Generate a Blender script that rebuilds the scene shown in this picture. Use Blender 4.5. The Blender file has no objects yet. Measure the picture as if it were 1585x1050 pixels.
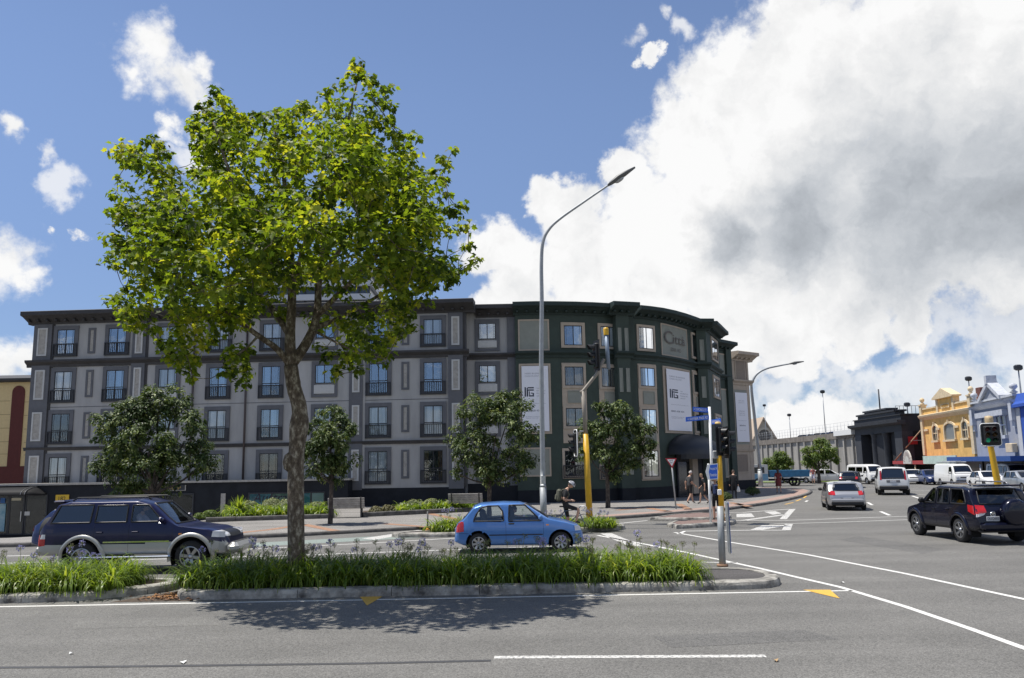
import bpy, bmesh, math, random
from mathutils import Vector, Matrix, noise
from mathutils.geometry import tessellate_polygon
rad = math.radians
R = random.Random(11)
S = bpy.context.scene
COL = S.collection

# ------------------------------------------------------------------ camera
F, CX, CY, EYE = 1270.0, 792.5, 525.0, 2.5
PITCH, ROLL = math.atan(195 / F), rad(1.02)
FWD = Vector((0, math.cos(PITCH), math.sin(PITCH)))
_u = Vector((0, -math.sin(PITCH), math.cos(PITCH)))
CXV = Vector((math.cos(ROLL), 0, 0)) - math.sin(ROLL) * _u
CYV = Vector((math.sin(ROLL), 0, 0)) + math.cos(ROLL) * _u
EYEV = Vector((0, 0, EYE))
cam = bpy.data.cameras.new('camera')
camo = bpy.data.objects.new('camera', cam)
COL.objects.link(camo)
m3 = Matrix((CXV, CYV, -FWD)).transposed()
camo.matrix_world = Matrix.Translation(EYEV) @ m3.to_4x4()
cam.sensor_width = 36
cam.lens = 36 * F / 1585
cam.clip_end = 6000
S.camera = camo

def ray(px, py):
    return (FWD * F + CXV * (px - CX) + CYV * (CY - py)).normalized()
def P(px, py, z=0.0):
    d = ray(px, py)
    return EYEV + d * ((z - EYE) / d.z)
def D(px, py, Y):
    d = ray(px, py)
    return EYEV + d * (Y / d.y)

# ------------------------------------------------------------------ sun, sky, exposure
SUNV = Vector((-0.35, 0.085, 1.0)).normalized()
sl = bpy.data.lights.new('sun', 'SUN')
sl.energy = 4.9
sl.angle = rad(0.53)
sl.color = (1.0, 0.955, 0.88)
so = bpy.data.objects.new('sun', sl)
COL.objects.link(so)
so.rotation_euler = SUNV.to_track_quat('Z', 'Y').to_euler()
so.location = (0, 0, 60)
S.view_settings.view_transform = 'Standard'
S.view_settings.look = 'None'
S.view_settings.exposure = 0.35
S.view_settings.gamma = 1.0
S.view_settings.use_curve_mapping = False

W = bpy.data.worlds.new('World')
S.world = W
W.use_nodes = True
def build_world():
    nt = W.node_tree
    nt.nodes.clear()
    N, Lk = nt.nodes.new, nt.links.new
    def math_(op, a, b=None, c=None, clamp=False):
        n = N('ShaderNodeMath'); n.operation = op; n.use_clamp = clamp
        for i, v in enumerate((a, b, c)):
            if v is None: continue
            if isinstance(v, (int, float)): n.inputs[i].default_value = v
            else: Lk(v, n.inputs[i])
        return n.outputs[0]
    def vmath(op, a, b=None, sc=None):
        n = N('ShaderNodeVectorMath'); n.operation = op
        for i, v in enumerate((a, b)):
            if v is None: continue
            if isinstance(v, (tuple, Vector)): n.inputs[i].default_value = tuple(v)
            else: Lk(v, n.inputs[i])
        if sc is not None: n.inputs['Scale'].default_value = sc
        return n
    def nz(vec, scale, detail=8, rough=0.55, dist=0.0, col=False):
        n = N('ShaderNodeTexNoise'); n.inputs['Scale'].default_value = scale
        n.inputs['Detail'].default_value = detail; n.inputs['Roughness'].default_value = rough
        n.inputs['Distortion'].default_value = dist
        Lk(vec, n.inputs['Vector'])
        return n.outputs['Color' if col else 'Fac']
    def sstep(v, a, b, lo=0.0, hi=1.0):
        n = N('ShaderNodeMapRange'); n.interpolation_type = 'SMOOTHSTEP'
        Lk(v, n.inputs[0])
        for i, q in enumerate((a, b, lo, hi)): n.inputs[i + 1].default_value = q
        return n.outputs[0]
    tc = N('ShaderNodeTexCoord')
    dirv = vmath('NORMALIZE', tc.outputs['Generated']).outputs[0]
    sky = N('ShaderNodeTexSky'); sky.sky_type = 'NISHITA'; sky.sun_disc = False
    sky.sun_elevation = math.asin(SUNV.z)
    sky.sun_rotation = math.atan2(SUNV.x, SUNV.y)
    sky.air_density = 0.8; sky.dust_density = 0.0; sky.ozone_density = 1.6; sky.altitude = 200
    # domain warp: ragged cloud edges
    w1 = vmath('SUBTRACT', nz(dirv, 5.5, 4, 0.6, 0, True), (0.5, 0.5, 0.5)).outputs[0]
    w2 = vmath('SUBTRACT', nz(dirv, 24.0, 8, 0.62, 0, True), (0.5, 0.5, 0.5)).outputs[0]
    wd = vmath('ADD', dirv, vmath('SCALE', w1, sc=0.085).outputs[0]).outputs[0]
    wd = vmath('ADD', wd, vmath('SCALE', w2, sc=0.055).outputs[0]).outputs[0]
    def blobs(lst):
        o = None
        for (px, py, r) in lst:
            c = ray(px, py)
            d = vmath('DISTANCE', wd, c).outputs['Value']
            k = r / F * (FWD.dot(c))
            f = math_('MULTIPLY_ADD', d, -1.0 / k, 1.0)
            o = f if o is None else math_('SMOOTH_MAX', o, f, 0.18)
        return o
    big = [(1150, 160, 120), (1068, 240, 100), (1270, 130, 175), (1430, 90, 215), (1590, 90, 240), (1120, 340, 160),
           (990, 370, 105), (890, 385, 85), (800, 400, 60), (870, 330, 60), (770, 380, 60), (1260, 330, 200), (1450, 300, 220), (1620, 330, 200),
           (900, 450, 80), (1010, 480, 90), (1150, 470, 110), (1290, 460, 110), (1420, 430, 95), (1215, 530, 70), (1330, 505, 60),
           (1550, 400, 90), (1265, 645, 66), (1215, 655, 56), (1325, 662, 60), (1005, 105, 22), (748, 470, 44), (1100, 560, 75), (1000, 540, 90), (880, 500, 90), (790, 440, 60), (735, 375, 46), (845, 300, 42), (1420, 495, 60), (960, 290, 46), (1240, 30, 60)]
    small = [(235, 75, 62), (278, 112, 62), (218, 132, 44), (310, 92, 36), (262, 190, 26), (340, 180, 24), (15, 425, 70), (60, 440, 36), (-5, 205, 26), (10, 590, 60), (45, 570, 40),
             (75, 372, 12), (120, 385, 14)]
    wisp = [(1025, 14, 26), (978, 70, 26), (1062, 46, 34), (80, 298, 40), (1480, 490, 130), (1560, 500, 130), (1400, 580, 90), (1380, 575, 60), (1500, 600, 90), (1570, 620, 90), (300, 230, 50), (45, 256, 26), (1300, 590, 80), (1440, 470, 120), (1200, 600, 70)]
    dark = [(1430, 300, 250), (1240, 355, 150), (1580, 300, 250), (1120, 375, 80)]
    f1 = blobs(big); f2 = blobs(small); f3 = blobs(wisp)
    fine = math_('SUBTRACT', nz(dirv, 46.0, 9, 0.62), 0.5)
    mid = math_('SUBTRACT', nz(dirv, 13.0, 9, 0.6, 0.4), 0.5)
    def dens(f, a, b, k1, k2):
        v = math_('ADD', f, math_('MULTIPLY', fine, k1))
        v = math_('ADD', v, math_('MULTIPLY', mid, k2))
        return sstep(v, a, b)
    d1 = dens(f1, 0.0, 0.34, 0.6, 0.75)
    d2 = dens(f2, 0.0, 0.75, 1.1, 0.9)
    d3 = math_('MULTIPLY', dens(f3, 0.05, 0.75, 1.0, 2.6), 0.75)
    # the rest of the sky: added cumulus outside the view, cover set to brighten the facade
    sep = N('ShaderNodeSeparateXYZ'); Lk(dirv, sep.inputs[0])
    zz = math_('MAXIMUM', math_('ADD', sep.outputs[2], 0.12), 0.05)
    pl = vmath('DIVIDE', dirv, None)
    cmb = N('ShaderNodeCombineXYZ'); Lk(zz, cmb.inputs[0]); Lk(zz, cmb.inputs[1]); Lk(zz, cmb.inputs[2]); Lk(cmb.outputs[0], pl.inputs[1])
    gen = sstep(nz(pl.outputs[0], 0.9, 10, 0.58, 0.3), 0.50, 0.62)
    dt = vmath('DOT_PRODUCT', dirv, tuple(FWD)).outputs['Value']
    gen = math_('MULTIPLY', gen, sstep(dt, 0.72, 0.58))
    den = math_('MAXIMUM', math_('MAXIMUM', d1, d2), math_('MAXIMUM', d3, gen))
    above = sstep(sep.outputs[2], -0.02, 0.02)
    den = math_('MULTIPLY', den, above)
    # cloud tone: sunlit billows over soft grey bases
    bl = nz(vmath('ADD', wd, tuple(SUNV * 0.05)).outputs[0], 11.0, 10, 0.58)
    bl0 = nz(wd, 11.0, 10, 0.58)
    rel = math_('SUBTRACT', bl0, bl)
    dk = sstep(math_('ADD', blobs(dark), math_('MULTIPLY', nz(dirv, 5.0, 3, 0.45), 0.45)), 0.12, 1.2)
    tone = math_('MULTIPLY_ADD', dk, -0.47, 1.0)
    tone = math_('ADD', tone, math_('MULTIPLY', rel, 0.5))
    tone = math_('ADD', tone, math_('MULTIPLY', mid, 0.26))
    tone = math_('MINIMUM', math_('MAXIMUM', tone, 0.40), 1.02)
    cc = N('ShaderNodeMix'); cc.data_type = 'RGBA'
    Lk(sstep(tone, 0.5, 1.0), cc.inputs['Factor'])
    cc.inputs['A'].default_value = (0.86, 0.92, 1.0, 1); cc.inputs['B'].default_value = (1, 1, 1, 1)
    cs = vmath('SCALE', cc.outputs['Result'])
    Lk(math_('MULTIPLY', tone, CLOUD), cs.inputs['Scale'])
    tint0 = vmath('MULTIPLY', sky.outputs[0], SKYTINT)
    hz = N('ShaderNodeMix'); hz.data_type = 'RGBA'      # clear dry air: the sky stays blue down to the horizon
    Lk(sstep(sep.outputs[2], -0.02, 0.46), hz.inputs['Factor']); hz.inputs['A'].default_value = (0.46, 0.51, 0.60, 1); hz.inputs['B'].default_value = (1, 1, 1, 1)
    tint = vmath('MULTIPLY', tint0.outputs[0]); Lk(hz.outputs['Result'], tint.inputs[1])
    mx = N('ShaderNodeMix'); mx.data_type = 'RGBA'
    Lk(den, mx.inputs['Factor']); Lk(tint.outputs[0], mx.inputs['A']); Lk(cs.outputs[0], mx.inputs['B'])
    bg = N('ShaderNodeBackground'); bg.inputs['Strength'].default_value = SKYSTR
    Lk(mx.outputs['Result'], bg.inputs['Color'])
    out = N('ShaderNodeOutputWorld'); Lk(bg.outputs[0], out.inputs['Surface'])
SKYSTR, CLOUD, SKYTINT = 0.10, 7.45, (1.30, 1.21, 1.21)
build_world()

# ------------------------------------------------------------------ materials
MATS = {}
def mat(name, col, rough=0.7, metal=0.0, var=0.0, vscale=6.0, bump=0.0, bscale=60.0, spec=0.5, coat=0.0, col2=None, emis=None, streak=0.0, obj=True):
    if name in MATS: return MATS[name]
    m = bpy.data.materials.new(name); m.use_nodes = True
    nt = m.node_tree; b = nt.nodes['Principled BSDF']
    b.inputs['Base Color'].default_value = (*col, 1)
    b.inputs['Roughness'].default_value = rough
    b.inputs['Metallic'].default_value = metal
    b.inputs['Specular IOR Level'].default_value = spec
    b.inputs['Coat Weight'].default_value = coat
    b.inputs['Coat Roughness'].default_value = 0.04
    if emis:
        b.inputs['Emission Color'].default_value = (*emis[0], 1); b.inputs['Emission Strength'].default_value = emis[1]
    tc = nt.nodes.new('ShaderNodeTexCoord')
    if var > 0 or col2:
        n = nt.nodes.new('ShaderNodeTexNoise'); n.inputs['Scale'].default_value = vscale; n.inputs['Detail'].default_value = 6
        n.inputs['Roughness'].default_value = 0.62
        if streak:
            mp = nt.nodes.new('ShaderNodeMapping'); mp.inputs['Scale'].default_value = (1, 1, streak)
            nt.links.new(tc.outputs['Object'], mp.inputs[0]); nt.links.new(mp.outputs[0], n.inputs['Vector'])
        else: nt.links.new(tc.outputs['Object'], n.inputs['Vector'])
        rp = nt.nodes.new('ShaderNodeValToRGB')
        a = tuple(c * (1 - var) for c in col); c2 = col2 if col2 else tuple(min(1, c * (1 + var)) for c in col)
        rp.color_ramp.elements[0].position = 0.33; rp.color_ramp.elements[1].position = 0.68
        rp.color_ramp.elements[0].color = (*a, 1); rp.color_ramp.elements[1].color = (*c2, 1)
        nt.links.new(n.outputs['Fac'], rp.inputs[0]); nt.links.new(rp.outputs[0], b.inputs['Base Color'])
    if bump > 0:
        n2 = nt.nodes.new('ShaderNodeTexNoise'); n2.inputs['Scale'].default_value = bscale; n2.inputs['Detail'].default_value = 4
        nt.links.new(tc.outputs['Object'], n2.inputs['Vector'])
        bp = nt.nodes.new('ShaderNodeBump'); bp.inputs['Strength'].default_value = bump; bp.inputs['Distance'].default_value = 0.02
        nt.links.new(n2.outputs['Fac'], bp.inputs['Height']); nt.links.new(bp.outputs[0], b.inputs['Normal'])
    MATS[name] = m
    return m

def asphalt(name, base, tone=1.0):
    m = bpy.data.materials.new(name); m.use_nodes = True
    nt = m.node_tree; b = nt.nodes['Principled BSDF']; N, Lk = nt.nodes.new, nt.links.new
    tc = N('ShaderNodeTexCoord')
    def nz(scale, det, rough=0.6, mp=None):
        n = N('ShaderNodeTexNoise'); n.inputs['Scale'].default_value = scale; n.inputs['Detail'].default_value = det; n.inputs['Roughness'].default_value = rough
        if mp:
            q = N('ShaderNodeMapping'); q.inputs['Scale'].default_value = mp; Lk(tc.outputs['Object'], q.inputs[0]); Lk(q.outputs[0], n.inputs['Vector'])
        else: Lk(tc.outputs['Object'], n.inputs['Vector'])
        return n.outputs['Fac']
    def mr(v, a, b_, lo, hi):
        n = N('ShaderNodeMapRange'); Lk(v, n.inputs[0])
        for i, q in enumerate((a, b_, lo, hi)): n.inputs[i + 1].default_value = q
        return n.outputs[0]
    def mul(a, c):
        n = N('ShaderNodeMath'); n.operation = 'MULTIPLY'; Lk(a, n.inputs[0]); Lk(c, n.inputs[1]); return n.outputs[0]
    big = mr(nz(0.35, 4), 0.3, 0.7, 0.86, 1.14)
    lane = mr(nz(0.6, 3, 0.5, (0.06, 1.6, 1)), 0.3, 0.7, 0.86, 1.12)
    v = N('ShaderNodeTexVoronoi'); v.inputs['Scale'].default_value = 65; Lk(tc.outputs['Object'], v.inputs['Vector'])
    sepc = N('ShaderNodeSeparateColor'); Lk(v.outputs['Color'], sepc.inputs[0])
    stone = mr(sepc.outputs[0], 0, 1, 0.62, 1.45)
    grain = mr(nz(140, 3), 0.3, 0.7, 0.8, 1.2)
    t = mul(mul(big, lane), mul(stone, grain))
    cv = N('ShaderNodeVectorMath'); cv.operation = 'SCALE'; cv.inputs[0].default_value = base; Lk(t, cv.inputs['Scale'])
    Lk(cv.outputs[0], b.inputs['Base Color'])
    b.inputs['Roughness'].default_value = 0.82; b.inputs['Specular IOR Level'].default_value = 0.35
    bp = N('ShaderNodeBump'); bp.inputs['Strength'].default_value = 0.5; bp.inputs['Distance'].default_value = 0.008
    Lk(v.outputs['Distance'], bp.inputs['Height']); Lk(bp.outputs[0], b.inputs['Normal'])
    MATS[name] = m
    return m

def worn_paint(name, col, under, thr=0.42):
    m = bpy.data.materials.new(name); m.use_nodes = True
    nt = m.node_tree; b = nt.nodes['Principled BSDF']; N, Lk = nt.nodes.new, nt.links.new
    tc = N('ShaderNodeTexCoord')
    n = N('ShaderNodeTexNoise'); n.inputs['Scale'].default_value = 22; n.inputs['Detail'].default_value = 8; n.inputs['Roughness'].default_value = 0.7
    Lk(tc.outputs['Object'], n.inputs['Vector'])
    rp = N('ShaderNodeValToRGB'); rp.color_ramp.elements[0].position = thr - 0.08; rp.color_ramp.elements[1].position = thr + 0.06
    rp.color_ramp.elements[0].color = (*under, 1); rp.color_ramp.elements[1].color = (*col, 1)
    Lk(n.outputs['Fac'], rp.inputs[0]); Lk(rp.outputs[0], b.inputs['Base Color'])
    b.inputs['Roughness'].default_value = 0.75
    MATS[name] = m
    return m

def glass(name, tint=(0.9, 0.95, 0.97), refl=0.16, rough=0.01, body=None):
    """thin pane: part mirror, part see-through (body: share of an even tint layer)"""
    m = bpy.data.materials.new(name); m.use_nodes = True
    nt = m.node_tree; nt.nodes.clear(); N, Lk = nt.nodes.new, nt.links.new
    tr = N('ShaderNodeBsdfTransparent'); tr.inputs[0].default_value = (*tint, 1)
    gl = N('ShaderNodeBsdfGlossy'); gl.inputs['Roughness'].default_value = rough; gl.inputs[0].default_value = (0.95, 0.97, 1, 1)
    fr = N('ShaderNodeFresnel'); fr.inputs[0].default_value = 1.5
    mr = N('ShaderNodeMath'); mr.operation = 'MULTIPLY_ADD'; mr.use_clamp = True; mr.inputs[1].default_value = 1.0; mr.inputs[2].default_value = refl
    Lk(fr.outputs[0], mr.inputs[0])
    tc = N('ShaderNodeTexCoord'); n = N('ShaderNodeTexNoise'); n.inputs['Scale'].default_value = 1.3; Lk(tc.outputs['Object'], n.inputs['Vector'])
    bp = N('ShaderNodeBump'); bp.inputs['Strength'].default_value = 0.05; bp.inputs['Distance'].default_value = 0.1
    Lk(n.outputs['Fac'], bp.inputs['Height']); Lk(bp.outputs[0], gl.inputs['Normal'])
    mx = N('ShaderNodeMixShader'); Lk(mr.outputs[0], mx.inputs[0]); Lk(tr.outputs[0], mx.inputs[1]); Lk(gl.outputs[0], mx.inputs[2])
    o = N('ShaderNodeOutputMaterial'); Lk(mx.outputs[0], o.inputs['Surface'])
    MATS[name] = m
    return m

def leafmat(name, c1, c2, c3, trans=0.35, rough=0.5, spec=0.4):
    m = bpy.data.materials.new(name); m.use_nodes = True
    nt = m.node_tree; nt.nodes.clear(); N, Lk = nt.nodes.new, nt.links.new
    at = N('ShaderNodeAttribute'); at.attribute_name = 'rnd'
    rp = N('ShaderNodeValToRGB'); e = rp.color_ramp.elements
    e[0].position = 0.0; e[0].color = (*c1, 1); e[1].position = 1.0; e[1].color = (*c3, 1)
    q = e.new(0.55); q.color = (*c2, 1)
    Lk(at.outputs['Fac'], rp.inputs[0])
    b = N('ShaderNodeBsdfPrincipled'); Lk(rp.outputs[0], b.inputs['Base Color']); b.inputs['Roughness'].default_value = rough; b.inputs['Specular IOR Level'].default_value = spec
    t = N('ShaderNodeBsdfTranslucent')
    g = N('ShaderNodeVectorMath'); g.operation = 'MULTIPLY'; g.inputs[1].default_value = (1.9, 1.8, 0.7); Lk(rp.outputs[0], g.inputs[0]); Lk(g.outputs[0], t.inputs[0])
    mx = N('ShaderNodeMixShader'); mx.inputs[0].default_value = trans; Lk(b.outputs[0], mx.inputs[1]); Lk(t.outputs[0], mx.inputs[2])
    o = N('ShaderNodeOutputMaterial'); Lk(mx.outputs[0], o.inputs['Surface'])
    MATS[name] = m
    return m

# ------------------------------------------------------------------ mesh builder
class MB:
    def __init__(s): s.v = []; s.f = []; s.m = []; s.sm = []; s.r = None
    def add(s, vs, fs, m=0, smooth=False):
        b = len(s.v); s.v.extend(Vector(v) for v in vs)
        for f in fs: s.f.append(tuple(i + b for i in f)); s.m.append(m); s.sm.append(smooth)
        return b
    def hexa(s, c8, m=0):
        s.add(c8, [(0, 3, 2, 1), (4, 5, 6, 7), (0, 1, 5, 4), (1, 2, 6, 5), (2, 3, 7, 6), (3, 0, 4, 7)], m)
    def box(s, c, d, m=0, M=None, bev=0.0):
        x, y, z = d[0] / 2, d[1] / 2, d[2] / 2
        c = Vector(c)
        if bev > 0:
            b = min(bev, x * 0.9, y * 0.9, z * 0.9); vs = []
            for zz, k in ((-z, b), (-z + b, 0), (z - b, 0), (z, b)):
                for (sx, sy) in ((-1, -1), (1, -1), (1, 1), (-1, 1)):
                    X, Y = x - k, y - k
                    if sx * sy > 0: vs += [(sx * X, sy * (Y - b), zz), (sx * (X - b), sy * Y, zz)] if sx > 0 else [(sx * X, sy * (Y - b), zz), (sx * (X - b), sy * Y, zz)]
                    else: vs += [(sx * (X - b), sy * Y, zz), (sx * X, sy * (Y - b), zz)]
            fs = []
            for r in range(3):
                for i in range(8): fs.append((r * 8 + i, r * 8 + (i + 1) % 8, r * 8 + 8 + (i + 1) % 8, r * 8 + 8 + i))
            fs += [tuple(range(7, -1, -1)), tuple(range(24, 32))]
        else:
            vs = [(-x, -y, -z), (x, -y, -z), (x, y, -z), (-x, y, -z), (-x, -y, z), (x, -y, z), (x, y, z), (-x, y, z)]
            fs = [(0, 3, 2, 1), (4, 5, 6, 7), (0, 1, 5, 4), (1, 2, 6, 5), (2, 3, 7, 6), (3, 0, 4, 7)]
        vs = [(M @ Vector(v) if M else Vector(v)) + c for v in vs]
        s.add(vs, fs, m)
    def tube(s, pts, rs, n=8, m=0, smooth=True, cap=True):
        pts = [Vector(p) for p in pts]
        if isinstance(rs, (int, float)): rs = [rs] * len(pts)
        b = len(s.v); prev = None
        for i, p in enumerate(pts):
            t = (pts[min(i + 1, len(pts) - 1)] - pts[max(i - 1, 0)])
            if t.length < 1e-9: t = Vector((0, 0, 1))
            t.normalize()
            if prev is None:
                a = Vector((1, 0, 0)) if abs(t.x) < 0.9 else Vector((0, 1, 0))
                prev = t.cross(a).normalized()
            else:
                prev = (prev - t * prev.dot(t))
                prev = prev.normalized() if prev.length > 1e-6 else t.orthogonal().normalized()
            q = t.cross(prev)
            for k in range(n):
                a = 2 * math.pi * k / n
                s.v.append(p + (prev * math.cos(a) + q * math.sin(a)) * rs[i])
        for i in range(len(pts) - 1):
            for k in range(n):
                s.f.append((b + i * n + k, b + i * n + (k + 1) % n, b + (i + 1) * n + (k + 1) % n, b + (i + 1) * n + k)); s.m.append(m); s.sm.append(smooth)
        if cap:
            s.f.append(tuple(b + k for k in range(n - 1, -1, -1))); s.m.append(m); s.sm.append(False)
            e = b + (len(pts) - 1) * n
            s.f.append(tuple(e + k for k in range(n))); s.m.append(m); s.sm.append(False)
    def lathe(s, prof, c=(0, 0, 0), n=16, M=None, m=0, smooth=True):
        b = len(s.v); c = Vector(c)
        for (r, z) in prof:
            for k in range(n):
                a = 2 * math.pi * k / n
                v = Vector((r * math.cos(a), r * math.sin(a), z))
                s.v.append((M @ v if M else v) + c)
        for i in range(len(prof) - 1):
            for k in range(n):
                s.f.append((b + i * n + k, b + i * n + (k + 1) % n, b + (i + 1) * n + (k + 1) % n, b + (i + 1) * n + k)); s.m.append(m); s.sm.append(smooth)
    def prism(s, poly, h0, h1, fr, m=0):
        """poly in (a,b); fr(a,b,h) -> point"""
        n = len(poly); b = len(s.v)
        for h in (h0, h1):
            for (x, y) in poly: s.v.append(Vector(fr(x, y, h)))
        for i in range(n):
            s.f.append((b + i, b + (i + 1) % n, b + n + (i + 1) % n, b + n + i)); s.m.append(m); s.sm.append(False)
        for t in tessellate_polygon([[Vector((x, y, 0)) for x, y in poly]]):
            s.f.append(tuple(b + i for i in t)); s.m.append(m); s.sm.append(False)
            s.f.append(tuple(b + n + i for i in reversed(t))); s.m.append(m); s.sm.append(False)
    def sheet(s, poly, z, m=0):
        b = len(s.v)
        for p in poly: s.v.append(Vector((p[0], p[1], z if not callable(z) else z(p[0], p[1]))))
        ar = sum(poly[i][0] * poly[(i + 1) % len(poly)][1] - poly[(i + 1) % len(poly)][0] * poly[i][1] for i in range(len(poly)))
        for t in tessellate_polygon([[Vector((p[0], p[1], 0)) for p in poly]]):
            a, c, d = (poly[i] for i in t)
            if (c[0] - a[0]) * (d[1] - a[1]) - (c[1] - a[1]) * (d[0] - a[0]) < 0: t = tuple(reversed(t))
            s.f.append(tuple(b + i for i in t)); s.m.append(m); s.sm.append(False)
    def mesh(s, name, mats, off=Vector((0, 0, 0))):
        me = bpy.data.meshes.new(name)
        me.from_pydata([tuple(v - off) for v in s.v], [], s.f)
        for q in mats: me.materials.append(q)
        if len(mats) > 1: me.polygons.foreach_set('material_index', s.m)
        if any(s.sm): me.polygons.foreach_set('use_smooth', s.sm)
        if s.r is not None:
            a = me.attributes.new('rnd', 'FLOAT', 'FACE'); a.data.foreach_set('value', s.r)
        me.update()
        return me
    def build(s, name, mats, parent=None, world=True):
        if not isinstance(mats, (list, tuple)): mats = [mats]
        off = wloc(parent) if (parent and world) else Vector((0, 0, 0))
        return link(name, s.mesh(name, mats, off), parent)
def wloc(o):
    v = Vector((0, 0, 0))
    while o: v = v + o.location; o = o.parent
    return v
def link(name, me, parent=None):
    o = bpy.data.objects.new(name, me); COL.objects.link(o)
    if parent: o.parent = parent
    return o
def tag(o, label=None, cat=None, group=None, kind=None):
    if label: o['label'] = label
    if cat: o['category'] = cat
    if group: o['group'] = group
    if kind: o['kind'] = kind
    return o
def thing(name, loc, label, cat, group=None, rz=0.0):
    o = bpy.data.objects.new(name, None); COL.objects.link(o)
    o.location = loc; o.rotation_euler = (0, 0, rz); o.empty_display_size = 0.2
    return tag(o, label, cat, group)
def struct(name, mb, mats):
    o = mb.build(name, mats); o['kind'] = 'structure'; return o
def text_mesh(body, w, h, M, mat_, name, parent, ext=0.004, world=True, shear=0.0):
    """flat lettering fitted into w x h, centred; M maps (right, up, out) to place"""
    cu = bpy.data.curves.new('t', 'FONT'); cu.body = body; cu.align_x = 'CENTER'; cu.extrude = 0.0; cu.resolution_u = 3; cu.shear = shear
    o = bpy.data.objects.new('t', cu); COL.objects.link(o)
    me = bpy.data.meshes.new_from_object(o)
    bpy.data.objects.remove(o); bpy.data.curves.remove(cu)
    if not len(me.vertices): return None
    xs = [v.co.x for v in me.vertices]; ys = [v.co.y for v in me.vertices]
    kx = w / max(1e-6, max(xs) - min(xs)); ky = h / max(1e-6, max(ys) - min(ys))
    cx, cy = (max(xs) + min(xs)) / 2, (max(ys) + min(ys)) / 2
    off = wloc(parent) if (parent and world) else Vector((0, 0, 0))
    for v in me.vertices:
        v.co = (M @ Vector(((v.co.x - cx) * kx, (v.co.y - cy) * ky, ext))) - off
    me.materials.clear(); me.materials.append(mat_)
    return link(name, me, parent)
def frame(o, right, up):
    r = Vector(right).normalized(); u = Vector(up).normalized(); n = r.cross(u)
    M = Matrix((r, u, n)).transposed().to_4x4(); M.translation = Vector(o)
    return M
def copy_tree(o, parent=None):
    c = o.copy(); COL.objects.link(c); c.parent = parent
    for ch in o.children: copy_tree(ch, c)
    return c
def lerp(a, b, t): return a + (b - a) * t
def clamp(x, a=0.0, b=1.0): return max(a, min(b, x))
def sms(a, b, x):
    t = clamp((x - a) / (b - a)); return t * t * (3 - 2 * t)
def interp(l, x):
    if x <= l[0][0]: return l[0][1]
    for i in range(len(l) - 1):
        if x <= l[i + 1][0]:
            return lerp(l[i][1], l[i + 1][1], (x - l[i][0]) / (l[i + 1][0] - l[i][0]))
    return l[-1][1]
# ------------------------------------------------------------------ shared materials
M_ASPH = asphalt('asphalt', (0.132, 0.128, 0.119))
M_ASPH2 = asphalt('footpath_asphalt', (0.20, 0.19, 0.178))
M_DARKSEAL = mat('dark_seal', (0.045, 0.045, 0.047), 0.7, var=0.2, vscale=3)
M_WHITE = worn_paint('road_white', (0.62, 0.61, 0.58), (0.2, 0.2, 0.19), 0.40)
M_WHITE2 = worn_paint('road_white_worn', (0.55, 0.54, 0.51), (0.14, 0.14, 0.14), 0.47)
M_YEL = worn_paint('road_yellow', (0.62, 0.36, 0.05), (0.2, 0.15, 0.07), 0.40)
M_GREENLANE = worn_paint('green_lane', (0.22, 0.27, 0.24), (0.15, 0.16, 0.155), 0.48)
M_KERB = mat('kerb_concrete', (0.27, 0.25, 0.225), 0.9, var=0.72, vscale=3.2, bump=0.7, bscale=30, col2=(0.44, 0.42, 0.375))
M_KERBD = mat('kerb_stone', (0.10, 0.095, 0.09), 0.9, var=0.4, vscale=4, bump=0.4)
M_SOIL = mat('soil', (0.07, 0.05, 0.035), 0.95, var=0.5, vscale=9, bump=0.8, bscale=30)
M_BRICKP = mat('brick_paver', (0.29, 0.165, 0.105), 0.9, var=0.3, vscale=12, bump=0.3)
M_PAVE = mat('paver_grey', (0.21, 0.185, 0.175), 0.9, var=0.2, vscale=10, bump=0.3)
M_EARTH = mat('earth', (0.10, 0.10, 0.07), 0.95, var=0.4, vscale=0.3)

KERB = [(-90, 27.5), (-40, 28.2), (-17, 29.0), (-12, 30.0), (-7.7, 31.6), (-3.2, 33.9), (0.5, 35.6), (4.3, 37.6), (7.9, 40.3), (11.0, 43.2),
        (14.0, 47.2), (16.9, 51.8), (19.4, 56.4), (21.6, 61.0), (23.2, 65.0), (24.0, 68.8), (23.6, 72.4), (21.8, 75.4), (19.0, 77.4), (15, 78.2), (-90, 79)]
def kerbY(X):
    if X > 24: return 68.8
    return interp(KERB[:16], X)
def kerbYb(X):
    return interp([(15, 78.2), (19.0, 77.4), (21.8, 75.4), (23.6, 72.4), (24.0, 68.8)], X)
def zfar(X, Y):
    return -1.6 * clamp((Y - 30.5) / 22.5) * sms(-13.0, -24.0, X)

# ground to the horizon
g = MB(); g.sheet([(-2500, -400), (2500, -400), (2500, 3000), (-2500, 3000)], -2.4); struct('ground', g, M_EARTH)
# road: all the asphalt of the crossing
rd = MB()
rd.sheet([(-90, -40), (200, -40), (200, 260), (-90, 260)] + [(x, y) for x, y in reversed(KERB)], 0.0)
struct('road', rd, M_ASPH)
for (pxs, m_) in (([(1010, 985), (1240, 975), (1300, 990), (1040, 1003)], asphalt('asphalt_patch', (0.112, 0.109, 0.103))), ([(120, 960), (330, 955), (340, 968), (110, 974)], asphalt('asphalt_old', (0.142, 0.138, 0.128))), ([(1330, 830), (1460, 850), (1430, 858), (1300, 836)], MATS['asphalt_patch'])):
    mb = MB(); mb.sheet([tuple(P(*p))[:2] for p in pxs], 0.0022); struct('road_patch', mb, m_)

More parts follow.
